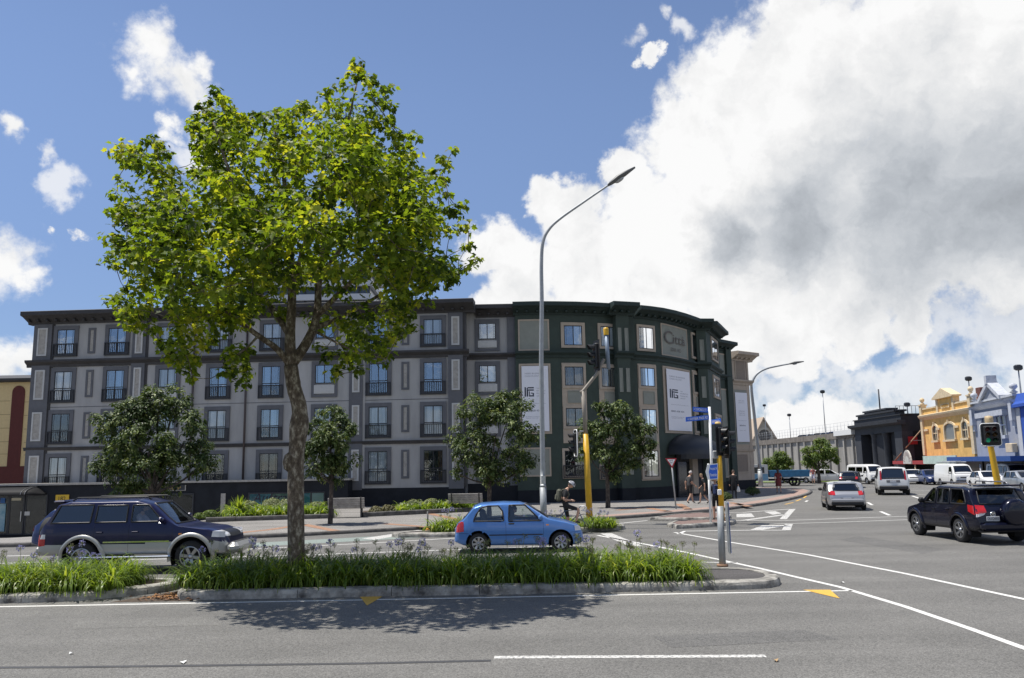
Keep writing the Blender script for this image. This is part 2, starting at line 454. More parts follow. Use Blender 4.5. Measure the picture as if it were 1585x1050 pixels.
# far footpath
fp = MB(); xs = [x for x in range(-90, -26, 8)] + [-26 + 1.0 * i for i in range(0, 50)] + [23.6, 24.0]
ny = 14
for X in xs:
    y0 = kerbY(X) + 0.14; y1 = max(y0 + 0.02, kerbYb(X) - 0.14)
    for j in range(ny + 1):
        Y = lerp(y0, y1, j / ny)
        fp.v.append(Vector((X, Y, 0.125 + zfar(X, Y))))
for i in range(len(xs) - 1):
    for j in range(ny):
        a = i * (ny + 1) + j
        fp.f.append((a, a + ny + 1, a + ny + 2, a + 1)); fp.m.append(0); fp.sm.append(True)
footpath = struct('footpath', fp, M_ASPH2)

def kerb_run(name, pts, w, h, seglen, m, parent=None, closed=False, inner=1, z0=0.0, rnd=0.25):
    """kerb stones one by one along a polyline; inner=+1: body lies to the left of travel"""
    # resample
    P2 = [Vector((p[0], p[1], 0)) for p in pts]
    if closed: P2.append(P2[0])
    cum = [0]
    for i in range(len(P2) - 1): cum.append(cum[-1] + (P2[i + 1] - P2[i]).length)
    def at(s):
        s = clamp(s, 0, cum[-1])
        for i in range(len(P2) - 1):
            if s <= cum[i + 1] or i == len(P2) - 2:
                L = max(1e-6, cum[i + 1] - cum[i]); t = (s - cum[i]) / L
                return P2[i].lerp(P2[i + 1], t)
    def nrm(s):
        d = at(min(s + 0.15, cum[-1])) - at(max(s - 0.15, 0)); d.normalize()
        return Vector((-d.y, d.x, 0)) * inner
    s = 0.0
    while s < cum[-1] - 0.05:
        e = min(s + seglen * R.uniform(1 - rnd, 1 + rnd), cum[-1])
        if cum[-1] - e < seglen * 0.35: e = cum[-1]
        mb = MB(); n = max(1, int((e - s) / 0.35)); jz = R.uniform(-0.008, 0.008); b = 0
        prof = [(0.0, -0.03), (0.012, h * 0.55), (0.03, h * 0.86), (0.07, h), (w, h + 0.004), (w, -0.03)]
        for i in range(n + 1):
            ss = lerp(s + 0.006, e - 0.006, i / n); p = at(ss); q = nrm(ss)
            for (o, z) in prof:
                wob = 0.006 * noise.noise(Vector((ss * 3, o * 9, z * 9)))
                mb.v.append(p + q * (o + wob) + Vector((0, 0, z0 + z + (jz if z > 0 else 0) + wob)))
        k = len(prof)
        for i in range(n):
            for j in range(k - 1):
                mb.f.append((i * k + j, (i + 1) * k + j, (i + 1) * k + j + 1, i * k + j + 1)); mb.m.append(0); mb.sm.append(False)
        mb.f.append(tuple(range(k))); mb.m.append(0); mb.sm.append(False)
        mb.f.append(tuple(n * k + j for j in reversed(range(k)))); mb.m.append(0); mb.sm.append(False)
        if inner < 0: mb.f = [tuple(reversed(f)) for f in mb.f]
        mb.build(name, m, parent)
        s = e
# kerb of the far footpath
kerb_run('kerb_stone', [p for p in KERB[1:20]], 0.16, 0.135, 1.6, M_KERBD, footpath, inner=1)

# brick bands laid in the footpath (zigzag), each a flush strip
def strip(mb, a, b, w, z, n=1, m=0):
    a, b = Vector((a[0], a[1], 0)), Vector((b[0], b[1], 0)); d = (b - a).normalized(); q = Vector((-d.y, d.x, 0)) * w / 2
    for i in range(n):
        p0, p1 = a.lerp(b, i / n), a.lerp(b, (i + 1) / n)
        vs = [p0 - q, p1 - q, p1 + q, p0 + q]
        zz = [(z(v.x, v.y) if callable(z) else z) for v in vs]
        mb.add([(v.x, v.y, k) for v, k in zip(vs, zz)], [(0, 1, 2, 3)], m)
zfp = lambda x, y: 0.125 + zfar(x, y) + 0.006
def fpx(px, py): p = P(px, py, 0.13); return (p.x, p.y)
for a, b in (((598, 811), (664, 816)), ((664, 816), (728, 803)), ((660, 794), (712, 805)), ((418, 820), (470, 812)), ((470, 812), (520, 822)), ((360, 826), (418, 820)),
             ((300, 822), (360, 826)), ((955, 790), (1000, 786)), ((1050, 780), (1066, 789)), ((1130, 778), (1160, 784)), ((780, 795), (830, 803)), ((1000, 786), (1035, 792))):
    q = MB(); strip(q, fpx(*a), fpx(*b), 0.42, zfp, 6); q.build('brick_band', M_BRICKP, footpath)
# pink paver edge along the kerb of the corner
q = MB()
for i in range(7, 18):
    a, b = Vector(KERB[i]), Vector(KERB[i + 1]); d = (b - a).normalized(); n_ = Vector((-d.y, d.x))
    a2, b2 = a + n_ * 0.75, b + n_ * 0.75
    strip(q, a2, b2, 0.9, zfp, 3)
q.build('paver_band', mat('paver_pink', (0.30, 0.21, 0.175), 0.9, var=0.2, vscale=14, bump=0.2), footpath)

# ------------------------------------------------------------------ road markings
def line(name, pxs, w, m, z=0.004, world=None):
    mb = MB(); pts = [P(*p) for p in pxs] if world is None else [Vector((x, y, 0)) for x, y in world]
    n = len(pts); b = 0
    for i, p in enumerate(pts):
        d = (pts[min(i + 1, n - 1)] - pts[max(0, i - 1)]).normalized(); q = Vector((-d.y, d.x, 0)) * w / 2
        mb.v += [Vector((p.x, p.y, z)) - q, Vector((p.x, p.y, z)) + q]
    for i in range(n - 1):
        mb.f.append((2 * i, 2 * i + 2, 2 * i + 3, 2 * i + 1)); mb.m.append(0); mb.sm.append(False)
    o = mb.build(name, m, None); o['kind'] = 'structure'; return o
def poly(name, pxs, m, z=0.004):
    mb = MB(); mb.sheet([tuple(P(*p))[:2] for p in pxs], z); o = mb.build(name, m); o['kind'] = 'structure'; return o
line('edge_line', None, 0.11, M_WHITE, world=[(-30, 16.18), (-9.0, 16.2), (-3, 16.24), (0, 16.27), (3, 16.3), (6.45, 16.32)])
line('lane_dash', [(765, 1018), (1185, 1016)], 0.15, M_WHITE2)
line('lane_dash', None, 0.15, M_WHITE2, world=[(-13.5, 10.45), (-10.2, 10.45)])
line('seal_joint', [(-40, 1034), (120, 1033), (330, 1030.5), (560, 1027.5), (760, 1023)], 0.10, M_DARKSEAL)
poly('turn_marker', [(1243, 913.5), (1285, 913.5), (1300, 927)], M_YEL, 0.006)
poly('turn_marker', [(555, 921.5), (596, 921.5), (568, 938)], M_YEL, 0.006)
# crossing lines that sweep right
line('crossing_line', [(925, 829), (1000, 843), (1060, 855), (1110, 866), (1175, 880), (1230, 893), (1300, 909), (1400, 939), (1500, 973), (1600, 1009), (1720, 1055)], 0.13, M_WHITE)
line('crossing_line', [(1044, 824.5), (1120, 838), (1250, 859), (1400, 888), (1600, 931), (1750, 966)], 0.13, M_WHITE)
line('stop_line', [(1085, 870.5), (1142, 871.5)], 0.10, M_WHITE)
line('stop_line', [(938, 826), (985, 846)], 0.42, M_WHITE2)
line('give_way_line', [(1050, 827), (1060, 822.5), (1165, 821), (1216, 821)], 0.16, M_WHITE)
line('crossing_line', [(1120, 806), (1216, 806), (1300, 803), (1440, 798), (1600, 793)], 0.11, M_WHITE)
line('crossing_line', [(1160, 812.5), (1300, 808.5), (1440, 803.5), (1600, 798)], 0.11, M_WHITE)
poly('chevron', [(1160, 821), (1178, 821), (1222, 813), (1180, 813.5)], M_WHITE2)
line('chevron', [(1217, 821), (1221, 811.5)], 0.3, M_WHITE2)
line('chevron', [(1150, 806), (1214, 797)], 0.3, M_WHITE2)
line('chevron', [(1212, 804), (1227, 788)], 0.3, M_WHITE2)
line('chevron', [(1080, 793.5), (1150, 793.5), (1227, 788)], 0.16, M_WHITE)
poly('chevron', [(1140, 796), (1163, 795), (1168, 800.5), (1140, 801)], M_WHITE2)
poly('chevron', [(1183, 792.5), (1200, 791.5), (1210, 795), (1196, 797)], M_WHITE2)
line('edge_line', [(945, 812), (1002, 806)], 0.12, M_WHITE)
line('lane_dash', [(1343, 778), (1350, 782)], 0.16, M_WHITE)
line('lane_dash', [(1363, 792), (1377, 798)], 0.16, M_WHITE)
line('lane_dash', [(1410, 760), (1440, 760)], 0.3, M_WHITE2)
line('lane_dash', [(1410, 766), (1432, 766)], 0.3, M_WHITE2)
line('lane_dash', [(1412, 768), (1424, 772)], 0.16, M_WHITE)
line('edge_line', [(1290, 760), (1350, 757), (1410, 757)], 0.14, M_WHITE2)
line('kerb_dash', [(1215, 781), (1228, 778)], 0.12, M_YEL); line('kerb_dash', [(1232, 776), (1240, 773)], 0.12, M_YEL); line('kerb_dash', [(1244, 771), (1248, 768)], 0.12, M_YEL)
line('kerb_dash', [(1247, 777), (1250, 775)], 0.14, M_WHITE)
# lanes beyond the median: green bus lane with white edges
mb = MB(); strip(mb, P(330, 847)[:2], P(720, 826)[:2], 1.5, 0.003, 4); o = mb.build('bus_lane', M_GREENLANE); o['kind'] = 'structure'
line('edge_line', None, 0.12, M_WHITE, world=[(-40, 25.5), (-14, 26.0), (-8, 26.9), (-4.3, 28.4), (-1.9, 29.6)])
line('edge_line', None, 0.12, M_WHITE, world=[(-40, 23.6), (-14, 23.9), (-6, 24.7), (2.2, 26.2)])
line('edge_line', None, 0.12, M_WHITE, world=[(-40, 22.0), (-14, 22.2), (0, 22.4), (1.5, 22.4)])
poly('chevron', [(560, 834), (640, 822), (676, 816), (676, 819), (580, 836)], M_WHITE2)

# ------------------------------------------------------------------ median islands in the foreground
M_ISL = asphalt('island_top', (0.075, 0.07, 0.068))
def island(name, pts, label_, top, w=0.3, h=0.16, seg=2.2, kmat=None, topz=None):
    mb = MB()
    c = Vector((sum(p[0] for p in pts) / len(pts), sum(p[1] for p in pts) / len(pts)))
    ins = []
    n = len(pts)
    for i in range(n):
        a, b = Vector(pts[i - 1]), Vector(pts[(i + 1) % n]); d = (b - a).normalized()
        ins.append(tuple(Vector(pts[i]) + Vector((-d.y, d.x)) * (w - 0.03)))
    mb.sheet(ins, topz if topz is not None else h - 0.02)
    o = struct(name, mb, top)
    kerb_run('kerb_stone', pts, w, h, seg, kmat or M_KERB, o, closed=True, inner=1)
    return o
def arc(cx, cy, rx, ry, a0, a1, n):
    return [(cx + rx * math.cos(rad(lerp(a0, a1, i / n))), cy + ry * math.sin(rad(lerp(a0, a1, i / n)))) for i in range(n + 1)]
near_r = [(-6.6, 16.62), (-3, 16.62), (0, 16.64), (3.0, 16.66), (4.6, 16.7)] + arc(4.75, 17.85, 0.75, 1.12, -80, 80, 8) + [(4.6, 19.0), (2, 19.0), (-2, 18.98), (-6.4, 18.95)] + arc(-6.6, 17.8, 0.35, 1.0, 100, 260, 6)[1:-1]
island('median_island', near_r, '', M_ISL)
near_l = [(-40, 16.55), (-16, 16.58), (-9.6, 16.6), (-8.6, 16.75), (-7.9, 17.2), (-7.35, 17.65), (-7.2, 18.2), (-7.4, 18.7), (-8.2, 18.95), (-40, 18.9)]
island('median_island', near_l, '', M_SOIL)
# leaf litter between the two medians
lb = MB(); 
for i in range(260):
    x, y = R.gauss(-6.75, 0.35), R.gauss(16.95, 0.28)
    if y < 16.5 or x > -6.35 and y > 16.6: continue
    a = R.uniform(0, 6.28); s_ = R.uniform(0.03, 0.07); z = 0.008 + R.uniform(0, 0.03)
    c_, s2 = math.cos(a) * s_, math.sin(a) * s_
    lb.add([(x - c_, y - s2, z), (x + s2 * .5, y - c_ * .5, z + R.uniform(0, .03)), (x + c_, y + s2, z), (x - s2 * .5, y + c_ * .5, z + R.uniform(0, .03))], [(0, 1, 2, 3)], R.randint(0, 1))
tag(lb.build('leaf_litter', [mat('dry_leaf', (0.30, 0.15, 0.06), 0.9), mat('dry_leaf_dark', (0.17, 0.09, 0.05), 0.9)]), 'dry brown fallen leaves lying between the two median kerbs', 'leaves', kind='stuff')
mb = MB(); mb.sheet([(-7.9, 16.5), (-6.3, 16.5), (-6.4, 17.2), (-6.7, 18.9), (-7.3, 18.9), (-7.1, 17.9)], 0.005); o = struct('gutter_dirt', mb, M_SOIL)
# far islands
isl_far = [(P(690, 833).x, P(690, 833).y)] 
A = P(628, 828.5); B = P(725, 827); C = P(840, 822); E = P(935, 817)
far_med = [(-4.2, 30.0), (-2.4, 29.9), (0, 30.2), (2.2, 30.9), (3.6, 31.6)] + arc(3.7, 32.3, 0.55, 0.7, -70, 80, 5) + [(2.2, 33.0), (0, 32.3), (-2.2, 31.6), (-4.1, 30.9), (-4.5, 30.4)]
island('median_island', far_med, '', M_PAVE, seg=1.8)
tri1 = [tuple(P(*p))[:2] for p in [(1032, 815.5), (1048, 819.5), (1080, 817.5), (1135, 813.5), (1140, 809.5), (1130, 807.8), (1012 + 30, 811.2)]]
tri2 = [tuple(P(*p))[:2] for p in [(1006, 806.5), (1040, 807.3), (1090, 806.6), (1130, 805.2), (1133, 801.5), (1120, 798.8), (1080, 797.8), (1040, 800.5)]]
M_BRICKISL = mat('island_brick', (0.17, 0.115, 0.10), 0.9, var=0.25, vscale=8, bump=0.3)
island('traffic_island', tri1, '', M_BRICKISL, w=0.22, h=0.15, seg=1.6)
island('traffic_island', tri2, '', M_BRICKISL, w=0.22, h=0.15, seg=1.6)

# small litter on the road
for (px, py, w_, l_, m_, lab, nm) in ((283, 1027, .05, .10, mat('paper_white', (0.75, 0.75, 0.72), .8), 'scrap of white paper lying on the near lane at lower left', 'paper_scrap'), (1201, 1024, .04, .09, mat('dead_leaf_tan', (0.36, 0.24, 0.12), .9), 'dry curled leaf on the road right of the lane dash', 'fallen_leaf'), (1304, 903 + 0, .05, .06, MATS['paper_white'], 'tiny white scrap beside the right yellow marker', 'paper_scrap'), (110, 1013, .04, .05, MATS['paper_white'], 'tiny white speck of paper near the left edge of the road', 'paper_scrap')):
    c = P(px, py); mb = MB(); l_ *= .6; w_ *= .6; a = R.uniform(0, 3); d = Vector((math.cos(a), math.sin(a), 0)); q = Vector((-d.y, d.x, 0))
    mb.add([c - d * l_ - q * w_ + Vector((0, 0, .012)), c + d * l_ - q * w_ + Vector((0, 0, .03)), c + d * l_ + q * w_ + Vector((0, 0, .012)), c - d * l_ * .6 + q * w_ + Vector((0, 0, .035))], [(0, 1, 2), (0, 2, 3)])
    tag(mb.build(nm, m_), lab, 'litter')
# ------------------------------------------------------------------ apartment building
M_GREY = mat('render_grey', (0.375, 0.37, 0.365), 0.9, var=0.14, vscale=0.9, streak=0.25, bump=0.15, bscale=30)
M_NAVY = mat('paint_navy', (0.115, 0.118, 0.130), 0.75, var=0.12, vscale=2, bump=0.1)
M_DKTRIM = mat('trim_charcoal', (0.042, 0.040, 0.042), 0.7, var=0.2, vscale=2)
M_PLINTH = mat('plinth_dark', (0.020, 0.022, 0.027), 0.7, var=0.2, vscale=1.5, spec=0.15)
M_GREEN = mat('paint_green', (0.038, 0.056, 0.045), 0.75, var=0.15, vscale=1.5, bump=0.1)
M_GREEN2 = mat('paint_green_trim', (0.017, 0.032, 0.028), 0.7, var=0.15, vscale=2)
M_BEIGE = mat('paint_beige', (0.43, 0.36, 0.285), 0.85, var=0.08, vscale=2, bump=0.1)
M_SAGE = mat('paint_sage', (0.26, 0.27, 0.235), 0.85, var=0.07, vscale=2)
M_PANEL = mat('panel_pale', (0.50, 0.50, 0.49), 0.85, var=0.06)
M_SASH = mat('sash_dark', (0.02, 0.022, 0.028), 0.4)
M_CURT = mat('net_curtain', (0.80, 0.80, 0.80), 0.9, var=0.18, vscale=9, streak=0.05)
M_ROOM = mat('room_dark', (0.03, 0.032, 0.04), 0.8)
M_SKYBLUE = mat('window_sky_blue', (0.04, 0.09, 0.19), 0.6)  # painted reflection: blue of the sky put behind some panes
M_TAN = mat('curtain_tan', (0.16, 0.10, 0.06), 0.9, var=0.2, vscale=9)
M_PIPE = mat('downpipe', (0.06, 0.045, 0.045), 0.5)
M_PANE = glass('window_glass', (0.88, 0.92, 0.95), 0.05)
M_PANE2 = glass('window_glass_mirror', (0.7, 0.82, 0.92), 0.20)
M_CONC = mat('ledge_concrete', (0.36, 0.34, 0.31), 0.85, var=0.2)

class Fac:
    """a wall line in plan; s runs to the right, offsets point at the street"""
    def __init__(s, pts):
        s.p = [Vector((x, y, 0)) for x, y in pts]; s.c = [0.0]
        for i in range(len(s.p) - 1): s.c.append(s.c[-1] + (s.p[i + 1] - s.p[i]).length)
        s.L = s.c[-1]
    def hit(s, px, py):
        d = ray(px, py); best = None
        for i in range(len(s.p) - 1):
            a, b = s.p[i], s.p[i + 1]; e = b - a
            det = d.x * (-e.y) + e.x * d.y
            if abs(det) < 1e-9: continue
            t = (a.x * (-e.y) + e.x * a.y) / det
            q = d * t
            u = (Vector((q.x, q.y, 0)) - a).dot(e) / e.length_squared
            k = 0 if (-1e-4 <= u <= 1.0001) else min(abs(u), abs(u - 1))
            if i not in (0, len(s.p) - 2) and k > 0: k += 5
            if t > 0 and (best is None or k < best[0]): best = (k, s.c[i] + u * e.length, EYE + d.z * t)
        return best[1], best[2]
    def at(s, S_, off=0.0):
        for i in range(len(s.p) - 1):
            if S_ <= s.c[i + 1] + 1e-6 or i == len(s.p) - 2:
                a, b = s.p[i], s.p[i + 1]; d = (b - a).normalized(); n = Vector((d.y, -d.x, 0))
                if abs(S_ - s.c[i + 1]) < 1e-4 and i + 2 < len(s.p): n = s.miter(i + 1)
                elif abs(S_ - s.c[i]) < 1e-4 and i > 0: n = s.miter(i)
                return a + d * (S_ - s.c[i]) + n * off
    def miter(s, i):
        d0 = (s.p[i] - s.p[i - 1]).normalized(); d1 = (s.p[i + 1] - s.p[i]).normalized()
        n = (Vector((d0.y, -d0.x, 0)) + Vector((d1.y, -d1.x, 0))).normalized()
        return n / max(0.5, n.dot(Vector((d1.y, -d1.x, 0))))
    def box(s, mb, s0, s1, z0, z1, o0, o1, m=0):
        st = [s0] + [c for c in s.c[1:-1] if s0 + 0.02 < c < s1 - 0.02] + [s1]
        b = len(mb.v)
        for q in st:
            i, o = s.at(q, o0), s.at(q, o1)
            mb.v += [Vector((i.x, i.y, z0)), Vector((o.x, o.y, z0)), Vector((o.x, o.y, z1)), Vector((i.x, i.y, z1))]
        n = len(st)
        for k in range(n - 1):
            for j in range(4):
                mb.f.append((b + 4 * k + j, b + 4 * k + (j + 1) % 4, b + 4 * k + 4 + (j + 1) % 4, b + 4 * k + 4 + j)); mb.m.append(m); mb.sm.append(False)
        mb.f.append((b + 3, b + 2, b + 1, b)); mb.m.append(m); mb.sm.append(False)
        e = b + 4 * (n - 1); mb.f.append((e, e + 1, e + 2, e + 3)); mb.m.append(m); mb.sm.append(False)
    def profile(s, mb, s0, s1, prof, m=0):
        """closed (offset,z) outline swept along"""
        st = [s0] + [c for c in s.c[1:-1] if s0 + 0.02 < c < s1 - 0.02] + [s1]; b = len(mb.v); k = len(prof)
        for q in st:
            for (o, z) in prof:
                p = s.at(q, o); mb.v.append(Vector((p.x, p.y, z)))
        for i in range(len(st) - 1):
            for j in range(k):
                mb.f.append((b + k * i + j, b + k * i + (j + 1) % k, b + k * i + k + (j + 1) % k, b + k * i + k + j)); mb.m.append(m); mb.sm.append(False)
        mb.f.append(tuple(b + j for j in reversed(range(k)))); mb.m.append(m); mb.sm.append(False)
        e = b + k * (len(st) - 1); mb.f.append(tuple(e + j for j in range(k))); mb.m.append(m); mb.sm.append(False)
    def fr(s, S_, z, off):
        p = s.at(S_, off); a, b = s.at(S_ - 0.3), s.at(S_ + 0.3)
        return frame((p.x, p.y, z), (b - a), (0, 0, 1))

def xy(px, Y, py=620): p = D(px, py, Y); return (p.x, p.y)
BLD = thing('apartment_building', (0, 56, 0), 'long four storey grey and dark green apartment building with rounded corner and heavy dark eaves', 'building')
WR = random.Random(5)

def window(fac, sc, zt, zb, w, kind='A', sur=M_NAVY, sw=0.24, glassm=None, lookk=None):
    """surround + sash + panes + curtain (+ railing or spandrel panel)"""
    s0, s1 = sc - w / 2, sc + w / 2
    mb = MB()
    fac.box(mb, s0, s0 + sw, zb, zt, -0.02, 0.08); fac.box(mb, s1 - sw, s1, zb, zt, -0.02, 0.08)
    fac.box(mb, s0 + sw, s1 - sw, zt - sw, zt, -0.02, 0.08); fac.box(mb, s0 + sw, s1 - sw, zb, zb + 0.16, -0.02, 0.083)
    o = mb.build('window', sur, BLD)
    a, b, t = s0 + sw, s1 - sw, zt - sw
    u = zb + 0.16
    if kind == 'B': u = lerp(zb, t, 0.42)
    mid = (a + b) / 2
    look = lookk or WR.choice(['curt', 'curt', 'blue', 'half', 'half', 'dark'])
    # back of the room, or painted blue of the reflected sky / curtain
    mb = MB(); fac.box(mb, a, b, u, t, -0.02, 0.006); mb.build('reveal', {'blue': M_SKYBLUE, 'tan': M_ROOM}.get(look, M_ROOM), o)
    if look in ('curt', 'half', 'tan'):
        mb = MB(); n = 14
        rng = [(a, b)] if look == 'curt' else ([(a, mid)] if WR.random() < .5 else [(mid, b)]) if look == 'half' else [(a, lerp(a, b, .25)), (lerp(a, b, .75), b)]
        for (q0, q1) in rng:
            for i in range(n):
                fac.box(mb, lerp(q0, q1, i / n), lerp(q0, q1, (i + 1) / n), u + 0.03, t - 0.02, 0.008, 0.018 + 0.012 * (i % 2))
        mb.build('curtain', M_TAN if look == 'tan' else M_CURT, o)
    mb = MB(); fw = 0.055
    for q in (a, mid - fw / 2, b - fw): fac.box(mb, q, q + fw, u, t, 0.035, 0.062)
    tr = [u, t - fw] + ([lerp(u, t, 0.40)] if kind == 'A' else [])
    for z in tr:
        fac.box(mb, a + fw, mid - fw / 2, z, z + fw, 0.036, 0.060); fac.box(mb, mid + fw / 2, b - fw, z, z + fw, 0.036, 0.060)
    mb.build('sash', M_SASH, o)
    gm = glassm or (M_PANE2 if look in ('blue', 'half') else M_PANE)
    for (q0, q1) in ((a + fw, mid - fw / 2), (mid + fw / 2, b - fw)):
        mb = MB(); fac.box(mb, q0, q1, u + 0.05, t - 0.05, 0.045, 0.049); mb.build('pane', gm, o)
    # thin glazing bars
    mb = MB()
    for q in (lerp(a, mid, 0.24), lerp(mid, b, 0.76)): fac.box(mb, q - 0.01, q + 0.01, (lerp(u, t, 0.40) if kind == 'A' else u), t, 0.0505, 0.056)
    zz = lerp(u, t, 0.9); 
    mb.build('glazing_bar', M_SASH, o)
    if kind == 'A':
        mb = MB(); r0, r1, h = s0 + 0.03, s1 - 0.03, 0.80
        fac.box(mb, r0, r1, zb + h, zb + h + 0.05, 0.10, 0.16); fac.box(mb, r0, r1, zb + 0.05, zb + 0.10, 0.10, 0.16)
        k = int((r1 - r0) / 0.115)
        for i in range(k + 1):
            q = lerp(r0, r1 - 0.025, i / k); fac.box(mb, q, q + 0.025, zb + 0.10, zb + h, 0.12, 0.145)
        for q in (r0, r1 - 0.05): fac.box(mb, q, q + 0.05, zb + 0.02, zb + h + 0.05, 0.05, 0.165)
        mb.build('railing', M_SASH, o)
    elif kind == 'B':
        p0, p1 = zb + 0.22, u - 0.10
        mb = MB(); fac.box(mb, a - 0.06, b + 0.06, p0, p1, -0.02, 0.10); fac.box(mb, a + 0.04, b - 0.04, p0 + 0.1, p1 - 0.1, 0.10, 0.115)
        mb.build('spandrel_panel', M_PANEL if sur is M_NAVY else M_SAGE, o)
    return o
def panel(fac, s0, s1, z0, z1, fm, im, name='wall_panel', fw=0.09, o0=0.0, parent=None):
    mb = MB()
    fac.box(mb, s0, s0 + fw, z0, z1, o0 - 0.01, o0 + 0.05); fac.box(mb, s1 - fw, s1, z0, z1, o0 - 0.01, o0 + 0.05)
    fac.box(mb, s0 + fw, s1 - fw, z0, z0 + fw, o0 - 0.01, o0 + 0.05); fac.box(mb, s0 + fw, s1 - fw, z1 - fw, z1, o0 - 0.01, o0 + 0.05)
    fac.box(mb, s0 + fw, s1 - fw, z0 + fw, z1 - fw, o0 - 0.01, o0 + 0.02, 1)
    return mb.build(name, [fm, im], parent or BLD)
def cornice(fac, s0, s1, zt, m, out=0.95, name='cornice'):
    mb = MB(); fac.profile(mb, s0, s1, [(-0.4, zt), (-0.4, zt - 0.75), (0.06, zt - 0.75), (0.10, zt - 0.62), (0.22, zt - 0.56), (out - 0.25, zt - 0.34), (out - 0.06, zt - 0.30), (out, zt - 0.26), (out, zt - 0.03), (out - 0.04, zt)])
    o = mb.build(name, m, BLD)
    n = max(1, int((s1 - s0) / 0.62))
    mb = MB()
    for i in range(n):
        q = s0 + 0.2 + (s1 - s0 - 0.4) * i / n
        fac.box(mb, q, q + 0.14, zt - 0.62, zt - 0.50, 0.1, out * 0.55)
    mb.build('eave_brackets', m, o)
def course(fac, s0, s1, z, h, m, out=0.22, name='string_course'):
    mb = MB(); fac.profile(mb, s0, s1, [(-0.05, z - h / 2), (0.08, z - h / 2), (0.11, z - h * 0.15), (out * 0.8, z + h * 0.1), (out, z + h * 0.22), (out, z + h / 2), (-0.05, z + h / 2)])
    return mb.build(name, m, BLD)

# --- grey wing
GA = Fac([xy(50, 53.4), xy(718, 51.7)])
sz = lambda px, py, f=None: (f or GA).hit(px, py)
ROWS = []
for (t, b) in ((488.6, 544), (555, 613.5), (622, 679.5), (691, 751.5)):
    ROWS.append((sz(670, t)[1], sz(670, b)[1]))
ZC1 = sz(670, 548)[1]; ZC2 = sz(670, 683.5)[1]; ZROOF = sz(690, 467)[1]; ZB = sz(640, 755)[1]; ZLED = sz(300, 744)[1]
mb = MB(); GA.box(mb, 0, GA.L, ZB, ZROOF - 0.4, -0.6, 0.0); mb.build('wall', M_GREY, BLD)
mb = MB(); GA.box(mb, -0.0, GA.L + 0.02, -3.2, ZB, -0.6, 0.035); mb.build('plinth', M_PLINTH, BLD)
# left return wall
LW = Fac([(GA.p[0].x - 4, GA.p[0].y + 22), (GA.p[0].x, GA.p[0].y)])
mb = MB(); LW.box(mb, 0, LW.L - 0.01, -3.2, ZROOF - 0.4, -0.5, 0.0); mb.build('wall', M_GREY, BLD)
cornice(GA, -0.6, GA.L + 0.75, ZROOF, M_DKTRIM)
course(GA, -0.5, GA.L + 0.35, ZC1, 0.46, M_DKTRIM, 0.34); course(GA, -0.3, GA.L, ZC2, 0.22, M_DKTRIM, 0.16)
mb = MB(); zj = sz(670, 617.5)[1]; GA.box(mb, 0.9, GA.L - 0.9, zj - 0.02, zj + 0.02, -0.01, 0.012); mb.build('joint_line', M_NAVY, BLD)  # thin navy joint line between the middle window rows
PIL = [(49, 77), (203, 224), (541, 562), (694, 717)]
for (a, b) in PIL:
    s0, s1 = sz(a, 585)[0], sz(b, 585)[0]
    mb = MB(); GA.box(mb, s0, s1, ZB - 0.1, ZROOF - 0.75, -0.05, 0.10); o = mb.build('pilaster', M_NAVY, BLD)
    mb = MB(); GA.box(mb, s1, s1 + 0.16, ZB, ZROOF - 0.76, 0.0, 0.045); mb.build('pilaster_edge', M_DKTRIM if a != 541 else M_GREY, o)
    for (zt, zb) in ROWS:
        panel(GA, lerp(s0, s1, .24), lerp(s0, s1, .78), zb + 0.35, zt - 0.12, M_PANEL, M_CONC, 'pilaster_panel', 0.10, 0.10, o)
LOOK = {}
cols = [(99, 'A'), (179, 'A'), (260, 'B'), (338.5, 'A'), (420, 'A'), (502.5, 'B'), (586, 'A'), (670.5, 'A')]
looks = [['half', 'half', 'curt', 'curt', 'curt', 'half', 'half', 'curt'], ['curt', 'half', 'curt', 'half', 'half', 'half', 'blue', 'blue'],
         ['dark', 'curt', 'curt', 'curt', 'half', 'curt', 'curt', 'curt'], ['curt', 'dark', 'curt', 'dark', 'tan', 'dark', 'curt', 'tan']]
for r, (zt, zb) in enumerate(ROWS):
    for c, (px, k) in enumerate(cols):
        sc = sz(px, 585)[0]
        window(GA, sc, zt, zb + (0.1 if r else 0.28), 1.68, k, lookk=looks[r][c])
    for px in (139, 627.5):
        sc = sz(px, 585)[0]
        mb = MB(); hh = (zt - zb)
        panel(GA, sc - 0.25, sc + 0.25, zb + 0.45, zt - 0.18, M_NAVY, M_CONC, 'slit_panel', 0.14)
for px in (299, 381):
    s_ = sz(px, 620)[0]
    a = GA.at(s_, 0.14)
    mb = MB(); mb.tube([(a.x, a.y, ZB), (a.x, a.y, ZROOF - 1.2)], 0.07, 8); mb.box((a.x, a.y, ZROOF - 1.05), (0.34, 0.26, 0.36), 0, None, 0.05); mb.build('downpipe', M_PIPE, BLD)

